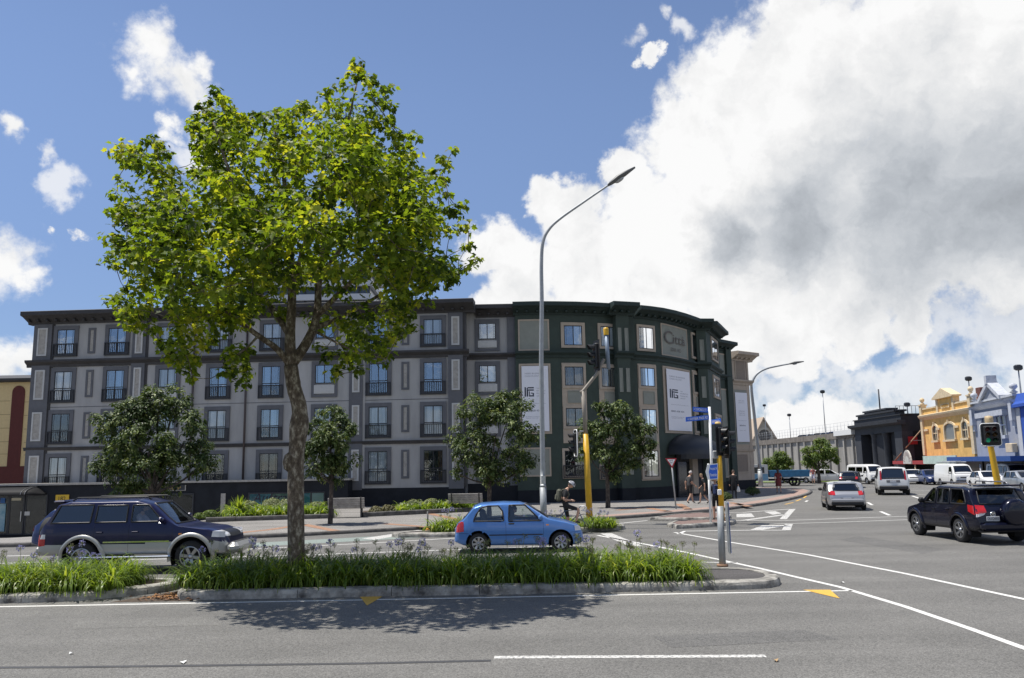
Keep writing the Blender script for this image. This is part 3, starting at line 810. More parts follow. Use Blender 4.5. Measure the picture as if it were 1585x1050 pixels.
# --- shop podium along the left
zl = ZLED
S1 = sz(547, 741)[0]
POD = Fac([(GA.p[0].x - 26, GA.p[0].y - 1.2), tuple(GA.at(S1, 1.3))[:2]])
mb = MB(); POD.box(mb, 0, POD.L, -3.0, zl - 0.12, -1.25, 0); mb.build('shop_wall', M_PLINTH, BLD)
mb = MB(); POD.box(mb, -0.2, POD.L + 0.12, zl - 0.12, zl, -1.28, 0.14); mb.build('ledge', M_CONC, BLD)
ps = lambda px, py: POD.hit(px, py)
M_SHOPDK = mat('shop_interior', (0.022, 0.021, 0.019), 0.6, var=0.5, vscale=1.2, spec=0.1)
M_SHOPGL = glass('shop_glass', (0.85, 0.9, 0.9), -0.01)
def shop_window(x0, x1, yt, yb, mullions=(), name='shop_window', back=None):
    s0, s1 = ps(x0, (yt + yb) / 2)[0], ps(x1, (yt + yb) / 2)[0]; zt, zb = ps((x0 + x1) / 2, yt)[1], ps((x0 + x1) / 2, yb)[1]
    mb = MB(); f = 0.08
    POD.box(mb, s0, s1, zt - f, zt, 0.0, 0.06); POD.box(mb, s0, s1, zb, zb + f, 0.0, 0.06)
    for q in [s0, s1 - f] + [ps(x, yt)[0] for x in mullions]: POD.box(mb, q, q + f, zb + f, zt - f, 0.0, 0.058)
    o = mb.build(name, M_SASH, BLD)
    mb = MB(); POD.box(mb, s0 + f, s1 - f, zb + f, zt - f, -0.02, 0.008); mb.build('backing', back or M_SHOPDK, o)
    mb = MB(); POD.box(mb, s0 + f, s1 - f, zb + f, zt - f, 0.03, 0.034); mb.build('pane', M_SHOPGL, o)
    return o, s0, s1, zb, zt
shop_window(-30, 14, 766, 828); o, s0, s1, zb, zt = shop_window(14, 38, 766, 828)
mb = MB(); POD.box(mb, s1 - 0.2, s1 - 0.15, zb + 0.8, zb + 1.4, 0.06, 0.1); mb.build('handle', mat('steel', (0.5, 0.5, 0.5), 0.3, 1.0), o)
shop_window(39, 73, 766, 828)
M_POSTER = mat('poster_blue', (0.05, 0.28, 0.42), 0.6, col2=(0.45, 0.55, 0.58), var=0.3, vscale=1.3)
def patch(x0, x1, yt, yb, m, name='poster', off=0.065, th=0.01):
    a = ps(x0, (yt + yb) / 2); b = ps(x1, (yt + yb) / 2); mb = MB()
    POD.box(mb, a[0], b[0], ps((x0 + x1) / 2, yb)[1], ps((x0 + x1) / 2, yt)[1], off, off + th); return mb.build(name, m, BLD)
patch(-25, 9, 780, 823, M_POSTER); patch(2, 9, 771, 779, mat('sticker_blue', (0.03, 0.12, 0.35), 0.6)); patch(19, 34, 771, 775, mat('sticker_cream', (0.55, 0.5, 0.38), 0.7)); patch(39, 47, 792, 798, M_PANEL)
# number plate 182
a = ps(87, 772); b = ps(107.5, 772)
o = patch(87, 107.5, 766, 778, mat('sign_yellow', (0.60, 0.38, 0.02), 0.5), 'number_sign', 0.03, 0.05)
text_mesh('182', (b[0] - a[0]) * 0.52, 0.26, POD.fr((a[0] + b[0]) / 2, ps(97, 772)[1], 0.086), mat('ink_black', (0.012, 0.012, 0.014), 0.6), 'lettering', o)
# black barrel awning over the shop door
mb = MB(); s0, s1 = 12.0, ps(73, 766)[0]; zt, zb = ps(40, 754)[1], ps(40, 765)[1]; n = 6
sts = [ps(-40, 760)[0], ps(52, 760)[0], ps(58, 760)[0], ps(66, 760)[0], s1]
hs = [1.0, 1.0, 0.97, 0.6, 0.05]
for q, h in zip(sts, hs):
    for i in range(n + 1):
        a_ = math.pi / 2 * i / n
        p = POD.at(q, 0.02 + 1.25 * math.sin(a_) * (0.35 + 0.65 * h)); mb.v.append(Vector((p.x, p.y, zb + (zt - zb) * h * math.cos(a_))))
for k in range(len(sts) - 1):
    for i in range(n): mb.f.append((k * (n + 1) + i, k * (n + 1) + i + 1, (k + 1) * (n + 1) + i + 1, (k + 1) * (n + 1) + i)); mb.m.append(0); mb.sm.append(True)
aw = mb.build('awning', mat('awning_black', (0.016, 0.016, 0.017), 0.6, spec=0.12), BLD)
mb = MB()
for q in (sts[1], sts[2]):
    pts = []
    for i in range(n + 1):
        a_ = math.pi / 2 * i / n; p = POD.at(q, 0.03 + 1.26 * math.sin(a_)); pts.append((p.x, p.y, zb + (zt - zb) * math.cos(a_) + 0.01))
    mb.tube(pts, 0.02, 6)
mb.build('awning_rib', mat('rib_metal', (0.3, 0.3, 0.3), 0.35, 0.6), aw)
# window with white car poster, light panels
shop_window(180, 215, 768, 800); shop_window(255, 300, 764, 800)
patch(342, 349, 764, 794, M_CONC, 'door_post', 0.0, 0.06)
# sign over the windows: gold letters on black
a, b = ps(180, 757)[0], ps(288, 757)[0]; mb = MB(); POD.box(mb, a, b, ps(230, 760)[1], ps(230, 752)[1], 0.0, 0.04); o = mb.build('fascia_sign', M_SASH, BLD)
mb = MB(); POD.box(mb, a, b, ps(230, 760.5)[1], ps(230, 759.8)[1], 0.0, 0.06); POD.box(mb, b - 0.05, b, ps(230, 759.8)[1], ps(230, 752)[1], 0.0, 0.06); mb.build('sign_edge', M_CONC, o)
text_mesh('W - M    ST CO-OP', (b - a) * .86, 0.22, POD.fr((a + b) / 2, ps(230, 756.5)[1], 0.045), mat('gold', (0.32, 0.22, 0.04), 0.5), 'lettering', o)
# teal display window with script lettering
o, s0, s1, zb, zt = shop_window(384, 503, 762, 801, (420, 458, 481), 'display_window', mat('display_green', (0.16, 0.30, 0.22), 0.6, var=0.25, vscale=1.0))
M_TEAL = mat('display_teal', (0.02, 0.24, 0.34), 0.6, var=0.3, vscale=1.6, col2=(0.05, 0.36, 0.42))
for (x0, x1, m_) in ((385, 419, M_TEAL), (460, 480, M_TEAL), (482, 502, mat('display_pale', (0.40, 0.50, 0.50), 0.6))):
    mb = MB(); POD.box(mb, ps(x0, 770)[0], ps(x1, 770)[0], zb + 0.09, zt - 0.09, 0.009, 0.02); mb.build('display_panel', m_, o)
text_mesh('Australe', (s1 - s0) * 0.56, (zt - zb) * 0.38, POD.fr(lerp(s0, s1, 0.34), lerp(zb, zt, 0.80), 0.04), mat('ink_navy', (0.01, 0.012, 0.03), 0.5), 'lettering', o, shear=0.3)
text_mesh('WITCH OF', (s1 - s0) * 0.42, (zt - zb) * 0.09, POD.fr(lerp(s0, s1, 0.42), lerp(zb, zt, 0.50), 0.04), MATS['ink_navy'], 'lettering', o)

# --- recessed grey bay
GB = Fac([xy(716, 52.9), xy(800, 52.9)])
gb = lambda px, py: GB.hit(px, py)
zr = gb(760, 474.5)[1]
mb = MB(); GB.box(mb, 0, GB.L, ZB, zr - 0.4, -0.6, 0); mb.build('wall', M_GREY, BLD)
mb = MB(); GB.box(mb, 0, GB.L, -0.5, ZB + 0.15, -0.6, 0.035); mb.build('plinth', M_PLINTH, BLD)
mb = MB(); GB.box(mb, 0, 0.3, -0.5, zr - 0.42, -1.2, 1.1); mb.build('return_wall', M_NAVY, BLD)
cornice(GB, 0.9, GB.L + 0.2, zr, M_DKTRIM, 0.85)
course(GB, 0.31, GB.L, gb(760, 552)[1], 0.40, M_DKTRIM, 0.28)
s0, s1 = gb(786, 585)[0], gb(799, 585)[0]
mb = MB(); GB.box(mb, s0, s1, ZB, zr - 0.75, -0.05, 0.10); mb.build('pilaster', M_NAVY, BLD)
for r, (zt, zb) in enumerate(ROWS):
    window(GB, gb(755, 585)[0], zt - 0.02 - (0.1 if r == 0 else 0.1), zb + 0.1, 1.62, 'B', lookk=['blue', 'half', 'dark', 'dark'][r], sw=0.26)

# --- green corner
def green_piece(pts, roofpy, cpx, green=True, base=True):
    f = Fac(pts); return f
C1 = Fac([xy(799, 52.6), xy(830, 52.55), xy(862, 52.7), xy(890, 52.9), xy(915, 53.2), xy(940, 53.6), xy(964, 54.2)])
C2 = Fac([xy(958, 53.3), xy(978, 53.6)])
C3 = Fac([xy(974, 54.3), xy(985, 54.45), xy(1000, 54.85), xy(1018, 55.5), xy(1036, 56.5), xy(1052, 57.7), xy(1066, 59.0), xy(1079, 60.4), xy(1090, 61.8)])
C4 = Fac([xy(1083, 60.3), xy(1098, 60.4)])
C5 = Fac([xy(1098, 60.4), xy(1104, 62.0), xy(1110, 63.8), xy(1117, 66.0)])
C6 = Fac([xy(1108, 66.8), xy(1131, 68.6)])
C7 = Fac([xy(1128, 67.9), xy(1136, 68.4)])
C8 = Fac([xy(1133, 69.6), xy(1161, 71.2)])
ZG = C1.hit(880, 470.5)[1]
def gwall(f, ztop, m, pl=M_PLINTH, plz=0.9, th=0.6):
    mb = MB(); f.box(mb, 0, f.L, plz, ztop - 0.4, -th, 0); mb.build('wall', m, BLD)
    mb = MB(); f.box(mb, 0, f.L, -0.6, plz, -th, 0.04); mb.build('plinth', pl, BLD)
for f in (C1, C3): gwall(f, ZG, M_GREEN)
for f in (C2, C4): gwall(f, ZG, M_GREEN, th=1.0)
gwall(C5, ZG, M_GREEN)
Z6 = C6.hit(1120, 530)[1]; Z8 = C8.hit(1150, 546.5)[1]
gwall(C6, Z6, M_GREEN); gwall(C7, Z6, M_GREEN, th=1.2); gwall(C8, Z8, M_BEIGE)
# end wall of the beige piece, facing the side street
CE = Fac([tuple(C8.p[1])[:2], (C8.p[1].x - 6.0, C8.p[1].y + 6.5)])
mb = MB(); CE.box(mb, 0.01, CE.L, -0.5, Z8 - 0.4, -0.5, 0); mb.build('wall', M_BEIGE, BLD)
cornice(C1, -0.1, C1.L - 0.15, ZG, M_GREEN2, 0.85); cornice(C2, -0.55, C2.L + 0.4, ZG + 0.03, M_GREEN2, 0.95); cornice(C3, 0.55, C3.L - 0.2, ZG, M_GREEN2, 0.9)
cornice(C4, -0.5, C4.L + 0.35, ZG + 0.03, M_GREEN2, 0.9); cornice(C5, 0.4, C5.L, ZG, M_GREEN2, 0.85); cornice(C6, -0.2, C6.L + 0.3, Z6, M_GREEN2, 0.8); cornice(C8, 0.2, C8.L + 0.6, Z8, M_BEIGE, 0.8)
zc = C1.hit(885, 549)[1]
for f, a, b in ((C1, 0, C1.L - 0.2), (C2, -0.2, C2.L + 0.2), (C3, 0.3, C3.L - 0.3), (C4, -0.2, C4.L + 0.2), (C5, 0.1, C5.L), (C6, 0, C6.L), (C8, 0, C8.L + 0.35)):
    course(f, a, b, zc - (0.15 if f is C6 else 0.35 if f is C8 else 0), 0.42, M_GREEN2 if f is not C8 else M_BEIGE, 0.3 if f not in (C2, C4) else 0.36)
course(C8, 0, C8.L + 0.1, C8.hit(1150, 697)[1], 0.2, M_BEIGE, 0.12)
def gpanel(f, x0, x1, yt, yb, name='wall_panel', fm=M_BEIGE, im=M_SAGE, fw=0.1):
    xm, ym = (x0 + x1) / 2, (yt + yb) / 2
    return panel(f, f.hit(x0, ym)[0], f.hit(x1, ym)[0], f.hit(xm, yb)[1], f.hit(xm, yt)[1], fm, im, name, fw)
def zz(f, px, y): return f.hit(px, y)[1]
gpanel(C1, 802, 850, 494.5, 543); gpanel(C1, 805, 853, 693, 738)
def strip_windows(f, x0, x1, rows, strip_y, look):
    xm = (x0 + x1) / 2
    s0, s1 = f.hit(x0, 585)[0], f.hit(x1, 585)[0]; sc, w = (s0 + s1) / 2, (s1 - s0)
    zt, zb = zz(f, xm, strip_y[0]), zz(f, xm, strip_y[1])
    mb = MB(); f.box(mb, s0, s1, zb, zt, -0.01, 0.03); mb.build('window_strip', M_BEIGE, BLD)
    for (t, b), lk in zip(rows, look):
        a, c = zz(f, xm, b), zz(f, xm, t)
        window(f, sc, c, a, w * (0.96), 'C', sur=M_BEIGE, sw=0.16 if w > 1 else 0.1, lookk=lk)
    for k in range(len(rows) - 1):
        y0, y1 = rows[k][1], rows[k + 1][0]
        if y1 - y0 > 12:
            panel(f, s0 + 0.22 * w, s1 - 0.16 * w, zz(f, xm, y1 - 4), zz(f, xm, y0 + 4), M_SAGE, M_SAGE, 'spandrel_panel', 0.05, 0.03)
for (x0, x1, dy) in ((868, 905, 0), (925, 959, 2)):
    xm = (x0 + x1) / 2; s0, s1 = C1.hit(x0, 520)[0], C1.hit(x1, 520)[0]
    window(C1, (s0 + s1) / 2, zz(C1, xm, 499.5 + dy), zz(C1, xm, 538.7 + dy), (s1 - s0), 'C', sur=M_BEIGE, sw=0.2, lookk='half' if dy == 0 else 'curt')
    strip_windows(C1, x0 + 1.5, x1 + 2, [(564 + dy, 601 + dy), (628 + dy, 664 + dy)], (562 + dy, 686 + dy), ['curt', 'curt'])
    a, c = zz(C1, xm, 741 + dy * .6), zz(C1, xm, 694 + dy * .6); s0, s1 = C1.hit(x0 + 2.5, 715)[0], C1.hit(x1 + 3, 715)[0]
    window(C1, (s0 + s1) / 2, c, a, s1 - s0, 'A', sur=M_BEIGE, sw=0.15, lookk='dark')
for x0, x1 in ((966.5, 971.5),):
    for (t, b) in ((508, 544), (570, 607), (632, 668), (694, 735)):
        s0, s1 = C2.hit(961.5, 600)[0], C2.hit(966.5, 600)[0]
        panel(C2, C2.L * .10, C2.L * .36, zz(C2, 968, b), zz(C2, 968, t), M_SAGE, M_SAGE, 'pilaster_panel', 0.04)
        panel(C2, C2.L * .62, C2.L * .90, zz(C2, 968, b), zz(C2, 968, t), M_SAGE, M_SAGE, 'pilaster_panel', 0.04)
# bay with the name panel
gpanel(C3, 984, 1083, 488, 499, 'frieze_panel')
for (x0, x1, t, b, lk) in ((985, 1013, 503.5, 544, 'dark'), (1069, 1084, 517, 556.5, 'dark')):
    xm = (x0 + x1) / 2; s0, s1 = C3.hit(x0, 525)[0], C3.hit(x1, 525)[0]
    window(C3, (s0 + s1) / 2, zz(C3, xm, t), zz(C3, xm, b), s1 - s0, 'C', sur=M_BEIGE, sw=0.16, lookk=lk)
strip_windows(C3, 987, 1015.5, [(566, 602), (630, 666), (694, 742)], (564, 744), ['curt', 'curt', 'dark'])
strip_windows(C3, 1071, 1088, [(578, 611), (639, 671)], (575, 676), ['dark', 'dark'])
np_ = gpanel(C3, 1023, 1063, 505, 553, 'name_panel', M_BEIGE, M_SAGE, 0.09)
M_LET = mat('letter_bronze', (0.11, 0.085, 0.06), 0.5, var=0.2)
def chordframe(f, x0, x1, y, off):
    a = f.at(f.hit(x0, y)[0], off); b = f.at(f.hit(x1, y)[0], off); c = (a + b) / 2; d = (b - a); n = Vector((d.y, -d.x, 0)).normalized()
    z = f.hit((x0 + x1) / 2, y)[1]
    mx = max((f.at(lerp(f.hit(x0, y)[0], f.hit(x1, y)[0], t), off) - c).dot(n) for t in (0.2, .4, .5, .6, .8))
    c = c + n * max(0, mx)
    return frame((c.x, c.y, z), d, (0, 0, 1)), d.length
Mf, w_ = chordframe(C3, 1027, 1060, 524, 0.06)
mb = MB(); text_mesh('C', w_ * 0.36, 0.92, Mf @ Matrix.Translation((-w_ * 0.33, -0.03, 0)), M_LET, 'lettering', np_)
text_mesh('ittà', w_ * 0.56, 0.66, Mf @ Matrix.Translation((w_ * 0.15, -0.08, 0)), M_LET, 'lettering', np_)
Mf2, w2_ = chordframe(C3, 1027, 1060, 542, 0.06)
text_mesh('2000 AD', w2_ * 0.48, 0.24, Mf2, M_LET, 'lettering', np_)
# long advertising banners
M_BANNER = mat('banner_white', (0.80, 0.80, 0.84), 0.6)
M_BINK = mat('banner_ink', (0.03, 0.035, 0.06), 0.6); M_BGREY = mat('banner_grey', (0.30, 0.31, 0.34), 0.6)
def banner(f, x0, x1, yt, yb, fr_pad):
    gp = gpanel(f, x0 - fr_pad, x1 + fr_pad, yt - 4, yb + 4, 'banner_frame', M_BEIGE, M_BEIGE, 0.1)
    Mc, w = chordframe(f, x0, x1, (yt + yb) / 2, 0.07)
    xm = (x0 + x1) / 2; h = zz(f, xm, yt) - zz(f, xm, yb)
    zc_ = (zz(f, xm, yt) + zz(f, xm, yb)) / 2; Mc.translation.z = zc_
    mb = MB(); mb.hexa([Mc @ Vector(v) for v in ((-w/2, -h/2, 0), (w/2, -h/2, 0), (w/2, -h/2, .015), (-w/2, -h/2, .015), (-w/2, h/2, 0), (w/2, h/2, 0), (w/2, h/2, .015), (-w/2, h/2, .015))])
    o = mb.build('banner', M_BANNER, gp)
    def tx(body, cx, cy, tw, th, m): text_mesh(body, tw * w, th * h, Mc @ Matrix.Translation((cx * w, cy * h, 0.016)), m, 'lettering', gp)
    tx('NEED BUSINESS', -0.05, 0.385, 0.66, 0.022, M_BGREY); tx('CASH FLOW?', -0.12, 0.345, 0.52, 0.022, M_BGREY)
    tx('THE', 0.10, 0.155, 0.10, 0.016, M_BGREY); tx('INTERFACE', 0.21, 0.118, 0.33, 0.018, M_BGREY); tx('FINANCIAL', 0.21, 0.078, 0.33, 0.018, M_BGREY); tx('GROUP', 0.15, 0.038, 0.22, 0.018, M_BGREY)
    tx('www.interfacefinancial.co.nz', 0.0, -0.075, 0.76, 0.013, M_BGREY); tx('0800 438 434', -0.1, -0.185, 0.56, 0.028, M_BINK)
    tx('BUSINESS FUNDING', -0.09, -0.278, 0.56, 0.011, M_BGREY); tx('SINCE 1972 NZ', -0.13, -0.300, 0.46, 0.011, M_BGREY)
    L_ = MB()
    def rc(x0, y0, x1, y1):
        L_.add([Mc @ Vector((x * w, y * h, 0.0175)) for x, y in ((x0, y0), (x1, y0), (x1, y1), (x0, y1))], [(0, 1, 2, 3)])
    rc(-.40, .03, -.345, .175); rc(-.32, .03, -.265, .135); rc(-.30, .12, -.05, .14); rc(-.28, .155, -.05, .175); rc(-.32, .135, -.28, .165)
    rc(-.215, .03, -.05, .05); rc(-.10, .05, -.05, .085); rc(-.16, .075, -.10, .09); rc(-.235, .03, -.20, .11)
    L_.build('logo', M_BINK, gp)
banner(C1, 808, 849, 567, 668, 4); banner(C3, 1030.5, 1066, 574, 667, 3.2)
# pilaster beside the door, side faces
for (t, b) in ((526, 558), (583, 616), (640, 672)):
    panel(C4, C4.L * .28, C4.L * .72, zz(C4, 1092, b), zz(C4, 1092, t), M_SAGE, M_SAGE, 'pilaster_panel', 0.05)
for (t, b) in ((526, 560), (582, 616), (640, 672)):
    xm = 1106; s0, s1 = C5.hit(1101.5, 560)[0], C5.hit(1111, 560)[0]
    window(C5, (s0 + s1) / 2, zz(C5, xm, t), zz(C5, xm, b), s1 - s0, 'C', sur=M_BEIGE, sw=0.2, lookk='half')
for (t, b) in ((548, 584), (602, 686), (700, 740)): gpanel(C6, 1112, 1127, t, b)
gpanel(C8, 1137, 1156, 553, 592, im=mat('paint_taupe', (0.25, 0.205, 0.165), 0.85, var=0.08)); gpanel(C8, 1136, 1159, 602, 690, 'banner_frame'); gpanel(C8, 1140, 1158, 702, 732, im=MATS['paint_taupe'])
Mc, w = chordframe(C8, 1138.5, 1157, 646, 0.07); h = zz(C8, 1148, 608) - zz(C8, 1148, 684)
mb = MB(); mb.hexa([Mc @ Vector(v) for v in ((-w/2, -h/2, 0), (w/2, -h/2, 0), (w/2, -h/2, .015), (-w/2, -h/2, .015), (-w/2, h/2, 0), (w/2, h/2, 0), (w/2, h/2, .015), (-w/2, h/2, .015))]); o = mb.build('banner', M_BANNER, BLD)
for body, cy, th in (('NEED BUSINESS', .33, .016), ('CASH FLOW?', .29, .016), ('INTERFACE', .12, .018), ('FINANCIAL', .08, .018), ('GROUP', .04, .018), ('www.interface.co.nz', -.07, .012), ('0800 438 434', -.17, .028), ('SINCE 1972', -.27, .012)):
    text_mesh(body, w * (.5 if len(body) < 14 else .7), th * h, Mc @ Matrix.Translation((-.02 * w, cy * h, 0.017)), M_BINK if th > .02 else M_BGREY, 'lettering', o)
# entrance: dark recess, door and black domed canopy
Md, w = chordframe(C3, 1046, 1086, 745, 0.05)
bz = 0.15
mb = MB(); mb.hexa([Md @ Vector(v) for v in ((-w/2, bz - Md.translation.z, 0), (w/2, bz - Md.translation.z, 0), (w/2, bz - Md.translation.z, .05), (-w/2, bz - Md.translation.z, .05), (-w/2, 3.1 - Md.translation.z, 0), (w/2, 3.1 - Md.translation.z, 0), (w/2, 3.1 - Md.translation.z, .05), (-w/2, 3.1 - Md.translation.z, .05))]); door = mb.build('entrance_recess', M_ROOM, BLD)
mb = MB()
for q in (-w/2, -0.05, w/2 - .1): mb.hexa([Md @ Vector((q + dx, z_ - Md.translation.z, dz_)) for z_ in (bz, 2.6) for dx, dz_ in ((0, .05), (.1, .05), (.1, .1), (0, .1))])
mb.build('door_frame', M_SASH, door)
mb = MB(); mb.hexa([Md @ Vector((q, z_ - Md.translation.z, dz_)) for z_ in (bz + .1, 2.5) for q, dz_ in ((-w/2 + .1, .06), (-.05, .06), (-.05, .064), (-w/2 + .1, .064))]); mb.build('pane', mat('door_glass', (0.02, 0.022, 0.025), .15, spec=.3), door)
mb = MB(); sp = C3.hit(1069, 740)[0]; mb2 = MB()
C3.box(mb, C3.hit(1066, 740)[0], C3.hit(1074, 740)[0], 0.3, zz(C3, 1070, 697), 0.02, 0.35, 0); mb.build('porch_column', M_BEIGE, BLD)
Mk, w = chordframe(C3, 1031, 1089, 704, 0.0); cz = zz(C3, 1060, 704) ; top = zz(C3, 1060, 672) - cz
mb = MB(); n, k = 14, 7; w = w * 1.02
for i in range(n + 1):
    a_ = math.pi * i / n; X = -w / 2 * math.cos(a_); prof = math.sin(a_) ** 0.75
    for j in range(k + 1):
        b_ = math.pi / 2 * j / k
        mb.v.append(Mk @ Vector((X, top * prof * math.cos(b_), 0.05 + 2.0 * math.sin(b_) * (0.45 + .55 * prof))))
for i in range(n):
    for j in range(k): mb.f.append((i * (k + 1) + j, i * (k + 1) + j + 1, (i + 1) * (k + 1) + j + 1, (i + 1) * (k + 1) + j)); mb.m.append(0); mb.sm.append(True)
cp = mb.build('entrance_canopy', mat('canopy_black', (0.012, 0.013, 0.016), 0.5), BLD)
mb = MB(); pts = []
for i in range(n + 1):
    a_ = math.pi * i / n; pts.append(Mk @ Vector((-w / 2 * math.cos(a_), -0.0, 0.05 + 2.0 * (0.45 + .55 * math.sin(a_) ** .75))))
for i in range(n):
    a, b = pts[i], pts[i + 1]; mb.add([a, b, b - Vector((0, 0, .32)), a - Vector((0, 0, .32))], [(0, 1, 2, 3)])
mb.build('canopy_valance', MATS['canopy_black'], cp)
# flat roof and back of the building
roof = MB(); ring = [tuple(GA.p[0])[:2], tuple(GA.p[1])[:2], tuple(GB.p[1])[:2]] + [tuple(p)[:2] for p in C1.p[1:]] + [tuple(p)[:2] for p in C3.p[1:]] + [tuple(p)[:2] for p in C5.p[1:]] + [(12, 72), (-20, 76), (GA.p[0].x - 4, 75)]
roof.sheet(ring, ZG - 0.45); roof.build('roof', M_DKTRIM, BLD)
mb = MB(); mb.sheet([tuple(C6.p[0])[:2], tuple(C8.p[0])[:2], tuple(C8.p[1])[:2], tuple(CE.p[1])[:2], (12, 72)], Z8 - 0.42); mb.build('roof', M_DKTRIM, BLD)
for a, b in (((GA.p[0].x - 4, 75), (-20, 76)), ((-20, 76), (12, 72)), ((12, 72), tuple(CE.p[1])[:2])):
    f = Fac([b, a]); mb = MB(); f.box(mb, 0, f.L, -2.2, ZG - 0.5, -0.3, 0); mb.build('rear_wall', M_GREY, BLD)
# ------------------------------------------------------------------ other buildings
def fbox(f, mb, x0, x1, yt, yb, o0, o1, m=0):
    xm, ym = (x0 + x1) / 2, (yt + yb) / 2
    f.box(mb, f.hit(x0, ym)[0], f.hit(x1, ym)[0], f.hit(xm, yb)[1], f.hit(xm, yt)[1], o0, o1, m)
# cream and maroon block at the far left
LB = thing('cream_building', xy(10, 60) + (-2.2,), 'cream block with arched maroon strip at the left edge behind the grey building', 'building')
f = Fac([xy(-160, 60), xy(46, 60)])
M_CREAM = mat('paint_cream', (0.62, 0.48, 0.25), 0.85, var=0.06); M_MAR = mat('paint_maroon', (0.10, 0.022, 0.018), 0.8, var=0.1)
zt, zl = f.hit(20, 592)[1], f.hit(20, 722)[1]
mb = MB(); f.box(mb, 0, f.L, zl, zt, -8, 0); mb.build('wall', M_CREAM, LB)
mb = MB(); f.box(mb, 0, f.L, -3, zl, -8, 0.03); mb.build('base', M_MAR, LB)
for (x0, x1) in ((16.5, 36), (-70, -50)):
    mb = MB(); s0, s1 = f.hit(x0, 650)[0], f.hit(x1, 650)[0]; zr = f.hit(25, 607)[1]; r_ = (s1 - s0) / 2
    pol = [(s0, zl), (s1, zl)] + [((s0 + s1) / 2 + r_ * math.cos(math.pi * i / 10), zr + r_ * math.sin(math.pi * i / 10)) for i in range(11)]
    mb.prism(pol, 0.0, 0.06, lambda a, b, h: (f.at(a, h).x, f.at(a, h).y, b)); mb.build('arch_strip', M_MAR, LB)
mb = MB()
for y in (622, 643, 664, 685, 704): fbox(f, mb, -155, 15.5, y, y + 0.7, -0.01, 0.012); fbox(f, mb, 37, 45.8, y, y + .7, -.01, .012)
mb.build('joint', mat('joint_brown', (0.30, 0.22, 0.12), 0.9), LB)
mb = MB(); f.profile(mb, -0.3, f.L + 0.25, [(-8, zt + .5), (-8, zt), (0.3, zt), (0.5, zt + 0.1), (0.5, zt + .25), (-4, zt + 1.0)]); mb.build('roof', M_DKTRIM, LB)
# light tower block rising behind the plane tree
TB = thing('rooftop_block', xy(480, 90) + (0,), 'blue grey glazed block with white floor bands rising above the roof behind the big tree', 'building')
f = Fac([xy(390, 86, 450), xy(572, 86, 450)])
zt = f.hit(500, 412)[1]
mb = MB(); f.box(mb, 0, f.L, 0, zt, -8, 0); mb.build('wall', mat('tower_glass', (0.06, 0.08, 0.11), 0.2), TB)
for y in (414, 436, 457):
    mb = MB(); f.box(mb, -0.2, f.L + 0.3, f.hit(500, y + 9)[1], f.hit(500, y)[1], -8.2, 0.5); mb.build('floor_band', mat('tower_white', (0.55, 0.57, 0.6), 0.6), TB)
for i in range(12):
    mb = MB(); f.box(mb, f.L * i / 11 - 0.06, f.L * i / 11 + 0.06, 1, zt - 1, 0, 0.15); mb.build('mullion', M_SASH, TB)

# --- black bank with stepped parapet
BB = thing('black_building', xy(1360, 109.2) + (0,), 'black painted classical bank with columns, stepped parapet and red sign on its side', 'building')
f = Fac([xy(1324, 117, 680), xy(1397, 101.4, 680)])
M_BLK = mat('paint_black', (0.022, 0.024, 0.030), 0.75, var=0.2, vscale=1); M_BLK2 = mat('paint_black_trim', (0.032, 0.035, 0.043), 0.7, var=0.2, vscale=1)
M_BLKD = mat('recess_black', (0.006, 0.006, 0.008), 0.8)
zc = f.hit(1360, 657.5)[1]; zp = f.hit(1360, 647)[1]; zq = f.hit(1358, 641)[1]; zs_ = f.hit(1360, 636)[1]; zl = f.hit(1362, 671)[1]
H_ = Fac([xy(1397, 101.4, 680), (xy(1436, 101.4, 680)[0], 101.6)])
mb = MB(); f.box(mb, 0, f.L, zl, zp, -6, 0); mb.build('wall', M_BLK, BB)
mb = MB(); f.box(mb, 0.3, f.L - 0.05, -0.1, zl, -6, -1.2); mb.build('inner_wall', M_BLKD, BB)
mb = MB(); f.profile(mb, -0.7, f.L + 0.6, [(-0.3, zc + .25), (-0.3, zc - 0.3), (0.15, zc - 0.3), (0.7, zc - 0.05), (0.75, zc + .25)]); mb.build('cornice', M_BLK2, BB)
mb = MB(); f.box(mb, f.L * .10, f.L * .90, zp, zq, -1.2, 0.02); mb.build('parapet', M_BLK2, BB)
mb = MB(); f.box(mb, f.L * .10 - .2, f.L * .9 + .2, zq, zq + 0.22, -1.4, 0.2); f.box(mb, -.2, f.L + .2, zp, zp + .12, -1.5, 0.12); mb.build('coping', M_BLK, BB)
mb = MB(); f.box(mb, f.L * .26, f.L * .74, zq + 0.22, zs_, -1.2, 0.02); f.box(mb, f.L * .26 - .2, f.L * .74 + .2, zs_, zs_ + .2, -1.4, .18); mb.build('parapet', M_BLK2, BB)
for (a, b) in ((0, .14), (.36, .46), (.60, .70), (.86, 1.0)):
    mb = MB()
    if b - a > .12: f.box(mb, f.L * a, f.L * b, -0.1, zl, -1.3, 0.03)
    else:
        c = f.at(f.L * (a + b) / 2, -0.35); mb.lathe([(0.62, -.1), (0.62, .3), (0.52, .4), (0.5, .6), (0.45, zl - .5), (0.55, zl - .35), (0.6, zl)], (c.x, c.y, 0), 16)
    mb.build('column', M_BLK2, BB)
M_BROWNW = mat('window_brown', (0.22, 0.16, 0.10), 0.6, var=0.2)
